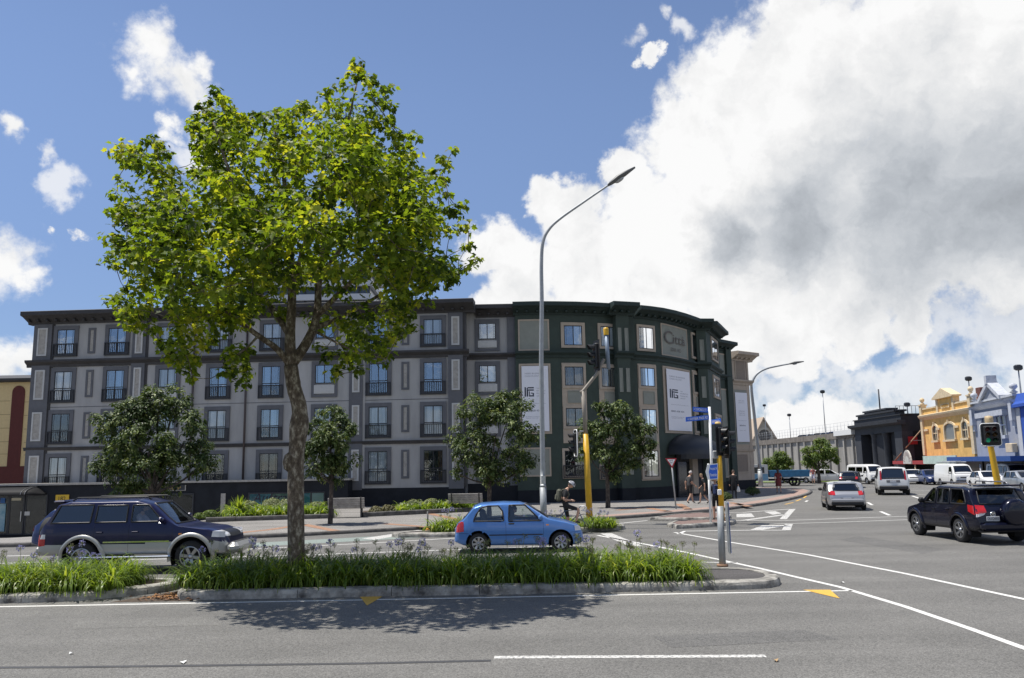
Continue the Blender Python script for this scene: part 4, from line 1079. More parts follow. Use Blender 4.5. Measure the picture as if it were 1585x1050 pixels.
for c_ in (.25, .53, .78):
    w = f.L * .06; s_ = f.L * c_; z0, z1 = 0.4, zl * 0.62
    mb = MB(); pol = [(s_ - w, z0), (s_ + w, z0)] + [(s_ + w * math.cos(math.pi * i / 8), z1 + w * math.sin(math.pi * i / 8)) for i in range(9)]
    mb.prism(pol, -1.2, -1.1, lambda a, b, h: (f.at(a, h).x, f.at(a, h).y, b)); o = mb.build('arched_window', M_BROWNW, BB)
    for (a, b) in ((-.8, -.1), (.1, .8)):
        for (u, v) in ((.1, .42), (.5, .72), (.78, .98)):
            mb = MB(); f.box(mb, s_ + a * w, s_ + b * w, lerp(z0, z1, u), lerp(z0, z1, v), -1.11, -1.09); mb.build('pane', M_SASH, o)
zside = H_.hit(1415, 640)[1]
mb = MB(); H_.box(mb, 0.05, 1.2, -0.1, zside, -.4, 0); H_.box(mb, 1.2, H_.L, -0.1, zside, -10, 0); mb.build('side_wall', M_BLK, BB)
mb = MB(); fbox(H_, mb, 1405, 1418.5, 676, 688, 0.0, 0.25); o = mb.build('hanging_sign', mat('sign_red', (0.42, 0.015, 0.02), 0.5), BB)
mb = MB(); fbox(H_, mb, 1408, 1425, 681.5, 682.5, 0.26, 0.3); mb.build('sign_bar', M_PANEL, o)
c = f.at(f.L * .45, -1); mb = MB(); mb.tube([(c.x, c.y, zs_), (c.x, c.y, zs_ + 3.0)], 0.09, 6); mb.build('flagpole', M_BLK2, BB)
mb = MB()
for i in range(7):
    p = H_.at(H_.L * i / 6, -1.0); mb.tube([(p.x, p.y, zside), (p.x, p.y, zside + 1.0)], 0.03, 5)
a, b = H_.at(0, -1), H_.at(H_.L, -1); mb.tube([(a.x, a.y, zside + 1), (b.x, b.y, zside + 1)], 0.03, 5); mb.build('roof_railing', M_BLK2, BB)

# --- yellow Victorian shop
YB = thing('yellow_building', xy(1470, 91) + (0,), 'yellow two storey Victorian shop with gabled parapet and arched windows', 'building')
f = Fac([xy(1430, 98.8, 680), xy(1510, 83.2, 680)])
M_Y = mat('paint_yellow', (0.70, 0.43, 0.14), 0.85, var=0.16, vscale=1.5, bump=0.1); M_YT = mat('trim_cream', (0.62, 0.50, 0.33), 0.8, var=0.15, vscale=3)
L_ = f.L; ztop = f.hit(1470, 627)[1]; zcor = f.hit(1468, 641)[1]; zaw = f.hit(1470, 704)[1]
mb = MB(); f.box(mb, 0, L_, zaw - 0.3, ztop, -8, 0); mb.build('wall', M_Y, YB)
mb = MB(); f.profile(mb, -0.1, L_ + 0.1, [(0, zcor + .3), (0, zcor - .3), (.12, zcor - .25), (.4, zcor + .05), (.45, zcor + .25), (.3, zcor + .32)]); mb.build('cornice', M_YT, YB)
mb = MB(); f.box(mb, 0.7, L_ * .36, ztop, ztop + .16, -.4, .12); f.box(mb, L_ * .70, L_ - .7, ztop, ztop + .16, -.4, .12); mb.build('coping', M_YT, YB)
for (a, b) in ((-.1, .65), (L_ - .65, L_ + .1)):
    mb = MB(); f.box(mb, a, b, zaw, ztop + .5, -.4, .22); f.box(mb, a - .08, b + .08, ztop + .5, ztop + .65, -.5, .3); o = mb.build('corner_pier', M_YT, YB)
    p = f.at((a + b) / 2, -.1); mb = MB(); mb.lathe([(.0, .65), (.28, .65), (.22, .8), (.12, .9), (.26, 1.1), (.28, 1.25), (.15, 1.45), (0, 1.5)], (p.x, p.y, ztop), 10); mb.build('urn', M_YT, o)
ga, gb2 = L_ * .36, L_ * .70; zg = f.hit(1473, 614)[1]; zg2 = f.hit(1466, 604)[1]
mb = MB(); f.box(mb, ga, gb2, ztop - .1, zg, -.5, .06); mb.build('gable', M_Y, YB)
mb = MB(); f.box(mb, ga - .05, ga + .5, zcor + .3, zg, -.5, .16); f.box(mb, gb2 - .5, gb2 + .05, zcor + .3, zg, -.5, .16); mb.build('gable_pier', M_YT, YB)
mb = MB(); mb.prism([(ga - .5, zg), (gb2 + .5, zg), (gb2 + .5, zg + .15), ((ga + gb2) / 2, zg2 + .3), (ga - .5, zg + .15)], -.6, .4, lambda a, b, h: (f.at(a, h).x, f.at(a, h).y, b)); mb.build('pediment', M_YT, YB)
panel(f, lerp(ga, gb2, .26), lerp(ga, gb2, .74), zcor + .7, zg - .6, M_YT, M_Y, 'date_panel', .12, 0.06, YB)
Mx = f.fr((ga + gb2) / 2, (zcor + zg) / 2 + .05, 0.12); text_mesh('1885', (gb2 - ga) * .3, .45, Mx, mat('ochre', (0.38, 0.22, 0.05), .8), 'lettering', YB)
def arch_window(f, par, x0, x1, yt, yb, trim, glassm=None, bars=True):
    ym = (yt + yb) / 2; s0, s1 = f.hit(x0, ym)[0], f.hit(x1, ym)[0]; xm = (x0 + x1) / 2; z0, z1 = f.hit(xm, yb)[1], f.hit(xm, yt)[1]
    w = (s1 - s0) / 2; c = (s0 + s1) / 2; rise = min(w, (z1 - z0) * .25); zs = z1 - rise
    arcp = lambda k, ri: [(c + k * math.cos(math.pi * i / 10), zs + ri * math.sin(math.pi * i / 10)) for i in range(11)]
    P3 = lambda a, b, h: (f.at(a, h).x, f.at(a, h).y, b)
    mb = MB(); outer = [(c - w - .22, z0)] + [(c + w + .22, z0)] + arcp(w + .22, rise + .25)
    inner = [(c - w, z0), (c + w, z0)] + arcp(w, rise)
    n = len(outer); b = len(mb.v)
    for h, ring in ((-.02, outer), (.16, outer), (.16, inner), (-.02, inner)):
        for q in ring: mb.v.append(Vector(P3(q[0], q[1], h)))
    for k in range(3):
        for i in range(n): 
            if i == 0: continue
            mb.f.append((b + k * n + i, b + k * n + (i + 1) % n, b + (k + 1) * n + (i + 1) % n, b + (k + 1) * n + i)); mb.m.append(0); mb.sm.append(False)
    f.box(mb, c - w - .35, c + w + .35, z0 - .22, z0, -.02, .28)
    f.box(mb, c - .12, c + .12, z1 + .02, z1 + .42, -.02, .24)
    o = mb.build('arched_window', trim, par)
    mb = MB(); mb.prism(inner, -.02, .012, P3); mb.build('pane', glassm or mat('old_glass', (0.035, 0.04, 0.045), 0.08, spec=.8), o)
    if bars:
        mb = MB(); f.box(mb, c - .05, c + .05, z0, zs, .02, .06); f.box(mb, c - w, c + w, lerp(z0, z1, .45), lerp(z0, z1, .45) + .1, .02, .065); mb.build('sash', trim, o)
arch_window(f, YB, 1445.5, 1452.5, 659, 682, M_YT); arch_window(f, YB, 1463.5, 1479, 655.5, 680.5, M_YT, mat('pale_glass', (0.16, 0.17, 0.17), 0.3), False); arch_window(f, YB, 1491, 1499.5, 652, 678, M_YT)
zi = f.hit(1470, 662)[1]; mb = MB()
for (a, b) in ((.7, L_ * .13), (L_ * .31, L_ * .38), (L_ * .66, L_ * .74), (L_ * .92, L_ - .7)): f.box(mb, a, b, zi - .12, zi + .12, 0, .14)
mb.build('impost_band', M_YT, YB)
# verandah and shopfront of the yellow building
mb = MB(); f.box(mb, -4.2, L_ * .52, zaw - 1.0, zaw - .62, -.05, 2.6); vr = mb.build('verandah', mat('fascia_red', (0.33, 0.03, 0.03), .6), YB)
mb = MB(); f.box(mb, L_ * .50, L_ * 1.13, zaw - .95, zaw - .1, 2.62, 2.72); mb.build('fascia_sign', mat('fascia_pale', (0.46, 0.56, 0.50), .6, var=.15, vscale=2), YB)
mb = MB(); cx_ = L_ * .14; mb.prism([(cx_ + 1.5 * math.cos(math.pi * i / 12), zaw - .95 + 1.6 * math.sin(math.pi * i / 12)) for i in range(13)], 2.6, 2.75, lambda a, b, h: (f.at(a, h).x, f.at(a, h).y, b)); o = mb.build('arch_sign', mat('sign_pale', (0.50, 0.48, 0.44), .6, var=.2, vscale=3), YB)
mb = MB()
for i in range(1, 12):
    a_ = math.pi * i / 12; mb.prism([(cx_ + r_ * math.cos(a_ + d_), zaw - .9 + r_ * math.sin(a_ + d_)) for r_, d_ in ((.9, -.05), (1.35, -.05), (1.35, .05), (.9, .05))], 2.76, 2.77, lambda a, b, h: (f.at(a, h).x, f.at(a, h).y, b))
mb.build('sign_rays', mat('sign_ray', (0.35, 0.26, 0.24), .6), o)
M_SHF = mat('shopfront_dark', (0.03, 0.022, 0.02), .35, var=.5, vscale=.8)
mb = MB(); f.box(mb, 0, L_, -.1, zaw - .3, -6, -.4); mb.build('shopfront', M_SHF, YB)
for q in (.25, .7, 1.02):
    p = f.at(L_ * q, 2.4); mb = MB(); mb.tube([(p.x, p.y, 0), (p.x, p.y, zaw - .9)], .09, 8); mb.build('verandah_post', M_YT, YB)
mb = MB(); f.box(mb, L_ * .68, L_ * 1.1, zaw - 1.9, zaw - 1.3, 1.2, 1.3); mb.build('shop_sign', mat('sign_green', (0.01, 0.09, 0.05), .6), YB)
p0, p1 = f.at(-3.9, 2.4), f.at(-.4, 0.1); mb = MB(); mb.tube([(p0.x, p0.y, zaw - .6), (p1.x, p1.y, zaw + 3.0)], .08, 6); mb.build('stay_rod', mat('rod_brown', (0.32, 0.2, 0.12), .7), YB)
mb = MB(); p = f.at(L_ * .93, -1.5); mb.box((p.x, p.y, ztop + .7), (.9, .9, 1.4), 0, None, .05); mb.build('chimney', mat('brick_dark', (0.12, 0.05, 0.045), .9), YB)

# --- grey blue Victorian shop
GBD = thing('slate_blue_building', xy(1540, 78) + (0,), 'slate blue Victorian shop with pointed gable between yellow and bright blue buildings', 'building')
f = Fac([xy(1510, 83.2, 680), xy(1578, 72, 680)])
M_SL = mat('paint_slate', (0.29, 0.31, 0.36), .8, var=.08, vscale=1.5); M_SLT = mat('trim_slate', (0.46, 0.48, 0.52), .8, var=.15, vscale=3); M_SLD = mat('paint_slate_dark', (0.13, 0.16, 0.23), .8)
L_ = f.L; zt = f.hit(1540, 619)[1]; zcor = f.hit(1540, 628)[1]; zaw = f.hit(1545, 703)[1]
mb = MB(); f.box(mb, 0.02, L_, zaw - .5, zt, -8, 0); mb.build('wall', M_SL, GBD)
mb = MB(); f.box(mb, .4, L_ - .4, f.hit(1540, 641)[1], zcor - .2, 0, .05); mb.build('frieze', M_SLD, GBD)
mb = MB(); f.profile(mb, 0.02, L_ + .1, [(0, zcor + .2), (0, zcor - .2), (.3, zcor), (.5, zcor + .2)]); f.box(mb, 0.02, L_, zt, zt + .18, -.4, .2); mb.build('cornice', M_SLT, GBD)
c_ = L_ * .5; zg = f.hit(1537, 597)[1]
mb = MB(); mb.prism([(c_ - 2.5, zt), (c_ + 2.5, zt), (c_, zg)], -.5, .1, lambda a, b, h: (f.at(a, h).x, f.at(a, h).y, b)); mb.build('gable', M_SL, GBD)
mb = MB()
for sgn in (-1, 1):
    mb.prism([(c_ + sgn * 2.9, zt - .1), (c_ + sgn * 2.9, zt + .3), (c_, zg + .45), (c_, zg + .05)], -.6, .35, lambda a, b, h: (f.at(a, h).x, f.at(a, h).y, b))
f.box(mb, c_ - .3, c_ + .3, zg + .2, zg + 1.0, -.5, .4); mb.build('gable_moulding', M_SLT, GBD)
for q in (0.5, L_ - .4):
    mb = MB(); f.box(mb, q - .35, q + .35, zcor - 1.6, zcor + .2, 0, .4); f.box(mb, q - .25, q + .25, zcor - 2.2, zcor - 1.6, 0, .22); mb.build('corbel', M_SLT, GBD)
    p = f.at(q, -.1); mb = MB(); mb.lathe([(.1, 0), (.35, .15), (.12, .35), (.34, .6), (.3, .85), (0, 1.0)], (p.x, p.y, zt + .18), 10); mb.build('urn', M_SLT, GBD)
for (x0, x1) in ((1522, 1535), (1544, 1558)):
    s0, s1 = f.hit(x0, 660)[0], f.hit(x1, 660)[0]; z0, z1 = f.hit(x0, 675)[1], f.hit(x0, 645)[1]
    mb = MB(); f.box(mb, s0, s1, z0, z1, -.02, .02); o = mb.build('window', mat('old_glass2', (0.05, 0.055, 0.065), .08, spec=.8), GBD)
    mb = MB(); f.box(mb, s0 - .25, s1 + .25, z1, z1 + .3, 0, .25); f.box(mb, s0 - .25, s1 + .25, z0 - .3, z0, 0, .3)
    for q in (s0 - .12, (s0 + s1) / 2 - .05, s1): f.box(mb, q, q + .12, z0, z1, 0.021, .12)
    f.box(mb, s0 + .005, s1 - .005, (z0 + z1) / 2, (z0 + z1) / 2 + .12, .021, .1); mb.build('window_frame', M_SLT, o)
mb = MB(); s0, s1 = f.hit(1518, 645)[0], f.hit(1562, 645)[0]; zz_ = f.hit(1540, 640)[1]; f.box(mb, s0, s1, zz_ - .3, zz_ + .2, 0, .55); mb.build('window_hood', M_SLT, GBD)
mb = MB(); f.box(mb, 0.2, L_ + 6, zaw - .62, zaw - .2, -.05, 2.9); mb.build('verandah', mat('fascia_blue', (0.02, 0.075, 0.27), .7, var=.1), GBD)
mb = MB(); f.box(mb, 0.02, L_, -.1, zaw - .5, -6, -.5); mb.build('shopfront', M_SHF, GBD)
for q in (.15, .8):
    p = f.at(L_ * q, 2.6); mb = MB(); mb.tube([(p.x, p.y, 0), (p.x, p.y, zaw - .9)], .09, 8); mb.build('verandah_post', M_SLT, GBD)
p = f.at(L_ - .9, .4); mb = MB(); mb.box((p.x, p.y, zaw + .5), (.5, 1.0, .8), 0, None, .04); mb.build('air_conditioner', M_YT, GBD)
# bright blue building cut by the frame
BL = thing('bright_blue_building', xy(1600, 67.6) + (0,), 'bright blue building with white corner pilaster at the right edge', 'building')
f2 = Fac([xy(1578, 72, 680), xy(1680, 59.8, 680)])
M_BB = mat('paint_bright_blue', (0.02, 0.075, 0.36), .75, var=.12); 
zt = f2.hit(1590, 606)[1]
mb = MB(); f2.box(mb, 0.9, f2.L, -.1, f2.hit(1580, 631)[1], -8, .02); mb.build('wall', M_BB, BL)
mb = MB(); f2.box(mb, 0.03, 0.9, -.1, f2.hit(1575, 631)[1], -8, .08); mb.build('corner_pilaster', M_PANEL, BL)
mb = MB(); f2.profile(mb, -.25, f2.L, [(-8, zt), (-8, zt - 2.2), (.35, f2.hit(1575, 631)[1]), (.35, f2.hit(1575, 631)[1] + .25), (.1, f2.hit(1575, 631)[1] + .5), (-.2, zt)]); mb.build('parapet', M_BB, BL)

# --- concrete car park wall, its parked cars stand behind the parapet
CP = thing('car_park_wall', xy(1240, 156) + (0,), 'weathered concrete car park wall with ribs and mesh fence on top', 'wall')
f = Fac([xy(1150, 180, 700), xy(1290, 128, 700), xy(1326, 118, 700)])
M_CW = mat('old_concrete', (0.30, 0.285, 0.26), .9, var=.28, vscale=.9, streak=.15, bump=.2, bscale=8); M_CWD = mat('concrete_stain', (0.17, 0.15, 0.13), .9, var=.3, vscale=1.5)
zt = f.hit(1290, 671)[1]
mb = MB(); f.box(mb, 0, f.L, -.1, zt - .9, -.6, 0); mb.build('wall', M_CW, CP)
mb = MB(); f.box(mb, 0, f.L, zt - .9, zt, -.5, .25); mb.build('parapet', M_CWD, CP)
n = 17
for i in range(n + 1):
    q = f.L * (i + .2) / (n + .4); mb = MB(); f.box(mb, q - .25, q + .25, -.1, zt - 1.0, 0, .32); mb.build('rib', M_CW, CP)
mb = MB()
for i in range(40):
    p = f.at(f.L * i / 39, -.2); mb.tube([(p.x, p.y, zt), (p.x, p.y, zt + 1.5)], .022, 5)
a, b, c = f.at(0, -.2), f.at(f.c[1], -.2), f.at(f.L, -.2)
for h in (.5, 1.0, 1.5): mb.tube([(a.x, a.y, zt + h), (b.x, b.y, zt + h), (c.x, c.y, zt + h)], .014, 5)
mb.build('fence', mat('fence_metal', (0.35, 0.36, 0.38), .5, .5), CP)
CPF, CPZ = f, zt
mb = MB(); mb.sheet([tuple(f.at(0, -.3))[:2], tuple(f.at(f.c[1], -.3))[:2], tuple(f.at(f.L, -.3))[:2], (72, 128), (85, 200)], zt - .95); mb.build('deck', M_CWD, CP)
mb = MB(); fbox(f, mb, 1296, 1324, 666, 674, -.4, .6); mb.build('white_shelter', mat('white_paint', (0.7, 0.7, 0.68), .6), CP)
# dark recessed wall next to the bank
# church gable beyond
CH = thing('church', xy(1260, 260) + (0,), 'pale church gable with round window rising behind the car park', 'church')
f = Fac([xy(1160, 260, 690), xy(1207, 260, 690)])
zE, zA = f.hit(1185, 690)[1], f.hit(1183, 650)[1]
M_ST = mat('church_stone', (0.45, 0.41, 0.35), .9, var=.15); c_ = f.hit(1184, 690)[0]; wd_ = f.hit(1206, 690)[0] - c_
P3 = lambda a, b, h: (f.at(a, h).x, f.at(a, h).y, b)
mb = MB(); mb.prism([(c_ - wd_, -1), (c_ + wd_, -1), (c_ + wd_, zE), (c_, zA), (c_ - wd_, zE)], -20, 0, P3); mb.build('wall', M_ST, CH)
for sgn in (-1, 1):
    mb = MB(); mb.prism([(c_ + sgn * (wd_ + .6), zE - .9), (c_ + sgn * (wd_ + .6), zE - .1), (c_, zA + .9), (c_, zA + .1)], -20, .6, P3); mb.build('roof', mat('church_roof', (0.42, 0.33, 0.25), .8), CH)
mb = MB(); zr = zE + (zA - zE) * .38; mb.prism([(c_ + 2.0 * math.cos(i * .524), zr + 2.0 * math.sin(i * .524)) for i in range(12)], 0, .1, P3); mb.build('round_window', mat('church_glass', (0.08, 0.075, 0.07), .4), CH)
mb = MB(); b = len(mb.v)
for r_, h in ((2.0, .1), (2.0, .3), (2.8, .3), (2.8, 0)):
    for i in range(12): mb.v.append(Vector(P3(c_ + r_ * math.cos(i * .524), zr + r_ * math.sin(i * .524), h)))
for k in range(3):
    for i in range(12): mb.f.append((k * 12 + i, k * 12 + (i + 1) % 12, (k + 1) * 12 + (i + 1) % 12, (k + 1) * 12 + i)); mb.m.append(0); mb.sm.append(False)
mb.build('window_ring', M_ST, CH)
# floodlight poles
for (px, yt, yb, Y, lab) in ((1183, 628, 690, 200, 'thin floodlight pole in front of the church gable'), (1221.5, 643, 684, 165, 'short floodlight pole just right of the church'), (1273, 607, 672, 138, 'tall floodlight pole above the car park wall'),
                            (1499, 587, 622, 100, 'floodlight pole above the yellow building'), (1576, 570, 612, 78, 'floodlight pole above the slate blue building'), (1404, 627, 640, 108, 'stubby floodlight on the black building roof')):
    a, b = D(px, yt, Y), D(px, yb, Y); b = Vector((a.x, a.y, b.z - .6))
    t = thing('floodlight_pole', b, lab, 'pole', 'floodlight poles on rooftops')
    mb = MB(); mb.tube([b, a], [.09, .06], 8); mb.build('pole', mat('galv', (0.42, 0.43, 0.44), .45, .7), t)
    mb = MB(); mb.box(a + Vector((0, 0, .05)), (.75, .5, .55), 0, None, .12); mb.build('lamp_head', M_SASH, t)
# ------------------------------------------------------------------ lamps, signals, signs, benches
M_GALV = mat('galvanised', (0.33, 0.345, 0.355), .55, .25, var=.12, vscale=5)
M_POLEY = mat('signal_yellow', (0.62, 0.36, 0.015), .45, var=.12, vscale=4)
M_SIGB = mat('signal_black', (0.012, 0.012, 0.013), .5)
M_SWHITE = mat('sign_white', (0.85, 0.85, 0.83), .5, var=.05)
M_BLUE = mat('sign_blue', (0.025, 0.13, 0.62), .45)
M_RED = mat('sign_edge_red', (0.40, 0.02, 0.03), .5)
M_INK = MATS['ink_black']
def lens(name, col, on): return mat(name, col, .25, emis=(col, 4.0) if on else None)
L_R, L_A, L_G = lens('lens_red', (0.05, 0.006, 0.006), 0), lens('lens_amber', (0.06, 0.03, 0.005), 0), lens('lens_green', (0.006, 0.035, 0.02), 0)
L_GON = mat('lens_green_lit', (0.02, 0.3, 0.16), .3, emis=((0.02, 0.42, 0.22), 0.15))

def bent(pts, n=10):
    """Catmull-Rom through pts"""
    out = []; P_ = [Vector(p) for p in pts]; P_ = [P_[0] * 2 - P_[1]] + P_ + [P_[-1] * 2 - P_[-2]]
    for i in range(1, len(P_) - 2):
        for k in range(n):
            t = k / n; a, b, c, d = P_[i - 1:i + 3]
            out.append(0.5 * (2 * b + (c - a) * t + (2 * a - 5 * b + 4 * c - d) * t * t + (3 * b - a - 3 * c + d) * t ** 3))
    return out + [P_[-2]]
def street_lamp(base, pts, r0, r1, lab, headlen=0.75, dirv=None):
    t = thing('street_lamp', base, lab, 'lamp', 'street lamps')
    path = bent(pts, 8); n = len(path)
    zc = [p.z for p in path]
    mb = MB(); mb.tube([base, base + Vector((0, 0, 1.5))] , [r0 * 1.25, r0 * 1.25], 12); mb.tube([base + Vector((0, 0, 1.5)), base + Vector((0, 0, 1.65))] + path, [r0 * 1.25, r0] + [lerp(r0, r1, (i / n) ** .8) for i in range(n)], 12); mb.build('pole', M_GALV, t)
    mb = MB(); mb.tube([base, base + Vector((0, 0, .06))], r0 * 2, 10); mb.build('base_plate', M_GALV, t)
    e = path[-1]; d = (path[-1] - path[-2]).normalized()
    mb = MB(); q = Vector((0, 0, 1)).cross(d).normalized(); up = d.cross(q)
    for k, (x, w, h, dz) in enumerate(((-.05, .05, .05, 0), (.08, .13, .08, .01), (.35, .19, .12, .02), (.62, .17, .10, .01), (headlen, .07, .04, -.01))):
        for j in range(10):
            a = 2 * math.pi * j / 10; mb.v.append(e + d * x * headlen / .75 + q * w * math.cos(a) + up * (h * math.sin(a) + dz))
    for k in range(4):
        for j in range(10): mb.f.append((k * 10 + j, k * 10 + (j + 1) % 10, k * 10 + 10 + (j + 1) % 10, k * 10 + 10 + j)); mb.m.append(0); mb.sm.append(True)
    mb.f.append(tuple(range(9, -1, -1))); mb.f.append(tuple(range(40, 50))); mb.m += [0, 0]; mb.sm += [False, False]
    hd = mb.build('lamp_head', mat('lamp_grey', (0.10, 0.10, 0.095), .5), t)
    mb = MB(); 
    for k in range(6):
        pass
    c = e + d * .36 * headlen / .75 - up * .10; mb.lathe([(0, -.07), (.10, -.05), (.15, 0), (.15, .03)], c, 12, Matrix((d * 1.5, q, up)).transposed()); mb.build('lens', mat('lamp_lens', (0.35, 0.36, 0.36), .2), hd)
    return t
# tall lamp on the far median
lb_ = P(842, 818); Yl = lb_.y
pts = [D(838.6, 470, Yl), D(838, 410, Yl), D(840.5, 375, Yl), D(850, 355, Yl), D(868, 338, Yl), D(905, 312, Yl), D(943, 286, Yl)]
pts = [Vector((lerp(lb_.x, p.x, clamp((p.z) / 9)), p.y, p.z)) if i < 2 else p for i, p in enumerate(pts)]
t = street_lamp(Vector((lb_.x, lb_.y, .1)), [Vector((lb_.x, lb_.y, 1.7)), Vector((lb_.x, lb_.y, 5)).lerp(pts[0], .35)] + pts, .105, .04, 'tall galvanised street lamp on the median behind the small blue hatchback', 1.0)
mb = MB(); mb.tube([(lb_.x, lb_.y, 1.68), (lb_.x, lb_.y, 2.05)], .109, 12, cap=False); mb.build('notice', mat('old_notice', (0.5, 0.5, 0.48), .8, var=.2), t)
# lamp at the corner of the building
lb_ = P(1178, 757); Yl = lb_.y
pts = [D(1163, 600, Yl), D(1165, 590, Yl), D(1172, 579, Yl), D(1186, 571, Yl), D(1208, 566, Yl), D(1222, 563.5, Yl)]
street_lamp(Vector((lb_.x, lb_.y, .1)), [Vector((lb_.x, lb_.y, 1.7)), Vector((lb_.x, lb_.y, 1.7)).lerp(pts[0], .6)] + pts, .17, .06, 'grey curved street lamp on the corner past the beige end wall', 1.0)

def signal_head(parent, c, facing, cols=1, border=False, lit=None, s=1.0):
    """three lamps per column, visors, facing = horizontal unit vector"""
    f = Vector((facing[0], facing[1], 0)).normalized(); r = Vector((0, 0, 1)).cross(f); M = Matrix((r, f, Vector((0, 0, 1)))).transposed()
    c = Vector(c); w, h = (.34 * cols + .06) * s, 1.02 * s
    mb = MB(); mb.box(c, (w, .2 * s, h), 0, M, .04); hd = mb.build('signal_head', M_SIGB, parent)
    mb = MB(); mb.box(c - f * .02, (w + .28 * s, .02, h + .26 * s), 0, M, .0); mb.build('backing_board', M_SIGB, hd)
    if border:
        mb = MB(); W_, H_ = w + .30 * s, h + .28 * s; e = .045 * s
        pts = []
        for sx, sz_ in ((-1, -1), (1, -1), (1, 1), (-1, 1)):
            for k in range(5):
                a = {(1, 1): 0, (-1, 1): 90, (-1, -1): 180, (1, -1): 270}[(sx, sz_)] + k * 22.5
                pts.append(c + M @ Vector((sx * (W_ / 2 - .1) + .1 * math.cos(rad(a)), 0, sz_ * (H_ / 2 - .1) + .1 * math.sin(rad(a)))))
        mb.tube(pts + [pts[0]], e * .6, 6); mb.build('border', M_SWHITE, hd)
    for cc in range(cols):
        for k, m_ in enumerate((L_R, L_A, L_G)):
            p = c + M @ Vector(((cc - (cols - 1) / 2) * .36 * s, .11 * s, (1 - k) * .32 * s))
            Ml = Matrix((r, Vector((0, 0, 1)), f)).transposed()
            mb = MB(); mb.lathe([(0, .03), (.08 * s, .02), (.125 * s, 0)], p, 14, Ml); mb.build('lens', L_GON if lit == (cc, k) else m_, hd)
            mb = MB(); n = 10
            for i in range(n + 1):
                a = rad(-20 + 220 * i / n)
                for d_, rr in ((0, .135), (.20 + .08 * math.sin(a), .135)):
                    mb.v.append(p + M @ Vector((rr * s * math.cos(a), d_ * s, rr * s * math.sin(a))))
            for i in range(n): mb.f.append((2 * i, 2 * i + 1, 2 * i + 3, 2 * i + 2)); mb.m.append(0); mb.sm.append(True)
            mb.build('visor', M_SIGB, hd)
    return hd
# mast arm signal on the far median
b = P(913, 812); Y = b.y
t = thing('mast_traffic_signal', Vector((b.x, b.y, .1)), 'yellow based traffic signal with raised mast arm beside the cyclist', 'traffic light', 'traffic signals')
top = D(903.5, 606, Y); yj = D(907, 672, Y).z
top = Vector((b.x - .12, Y, top.z))
mb = MB(); mb.tube([(b.x, Y, .1), (b.x - .06, Y, yj)], [.135, .12], 12); mb.build('pole_lower', M_POLEY, t)
mb = MB(); mb.tube([(b.x - .06, Y, yj), top], [.09, .085], 10); mb.tube([top + Vector((-.12, 0, -.05)), top, D(923, 580, Y), D(935, 556, Y)], .07, 8); mb.build('mast_arm', mat('arm_brown', (0.26, 0.23, 0.19), .6), t)
p0, p1 = D(942, 572, Y), D(938.5, 519, Y); mb = MB(); mb.tube([p0, p1], .085, 10); mb.build('hanger', mat('hanger_blue', (0.20, 0.25, 0.32), .5, .3), t)
p2 = D(938, 512, Y); mb = MB(); mb.lathe([(.11, -.2), (.12, .05), (.10, .12), (0, .15)], p2, 12); mb.build('cap', M_POLEY, t)
signal_head(t, D(923, 551, Y), (-1, -.25), s=1.05); signal_head(t, D(891, 686, Y), (-1, -.15), border=True, s=.85)
mb = MB(); mb.tube([D(897, 668, Y), D(906, 668, Y)], .03, 6); mb.tube([D(897, 704, Y), D(909, 704, Y)], .03, 6); mb.build('bracket', M_GALV, t)
# signal on the traffic island
b = P(1117.5, 806.5, .12); Y = b.y
t = thing('traffic_signal', Vector((b.x, b.y, .12)), 'yellow traffic signal pole on the small island under the street name signs', 'traffic light', 'traffic signals')
top = D(1111.5, 661, Y)
mb = MB(); mb.tube([b, top], [.115, .10], 12); mb.build('pole', M_POLEY, t)
mb = MB(); mb.lathe([(.12, -.25), (.13, .0), (.12, .08), (0, .1)], top + Vector((0, 0, .12)), 12); mb.build('cap', mat('cap_cream', (0.62, 0.44, 0.16), .5), t)
signal_head(t, D(1114, 681, Y - .3), (.8, -.6), s=1.0); signal_head(t, D(1124, 685, Y), (1, .1), s=1.0)
mb = MB(); mb.box(D(1107.5, 704, Y), (.22, .2, .32), 0, None, .03); mb.build('control_box', M_GALV, t)
mb = MB(); mb.box(D(1112.5, 762, Y) + Vector((0, -.13, 0)), (.16, .08, .22), 0, None, .02); mb.build('push_button', M_SWHITE, t)
# signal facing the camera at the right
b = P(1546, 770); Y = 30.0; b = Vector((D(1543, 745, Y).x, Y, 0.0))
t = thing('traffic_signal', b, 'yellow traffic signal with black six lamp head and green light at the right', 'traffic light', 'traffic signals')
top = D(1533, 690, Y); mb = MB(); mb.tube([b + Vector((.1, 0, 0)), Vector((b.x + .02, Y, 1.6)), top, D(1532, 652, Y)], [.12, .115, .10, .09], 12); mb.build('pole', M_POLEY, t)
mb = MB(); mb.lathe([(.13, -.25), (.14, .0), (.13, .1), (0, .12)], D(1531, 653, Y) + Vector((0, 0, .1)), 12); mb.build('cap', mat('cap_dirty', (0.50, 0.38, 0.22), .6, var=.3), t)
cpos = D(1533.5, 673, Y - .2)
hd = signal_head(t, cpos, (-.35, -1), cols=2, lit=(0, 2), s=.62, border=True)
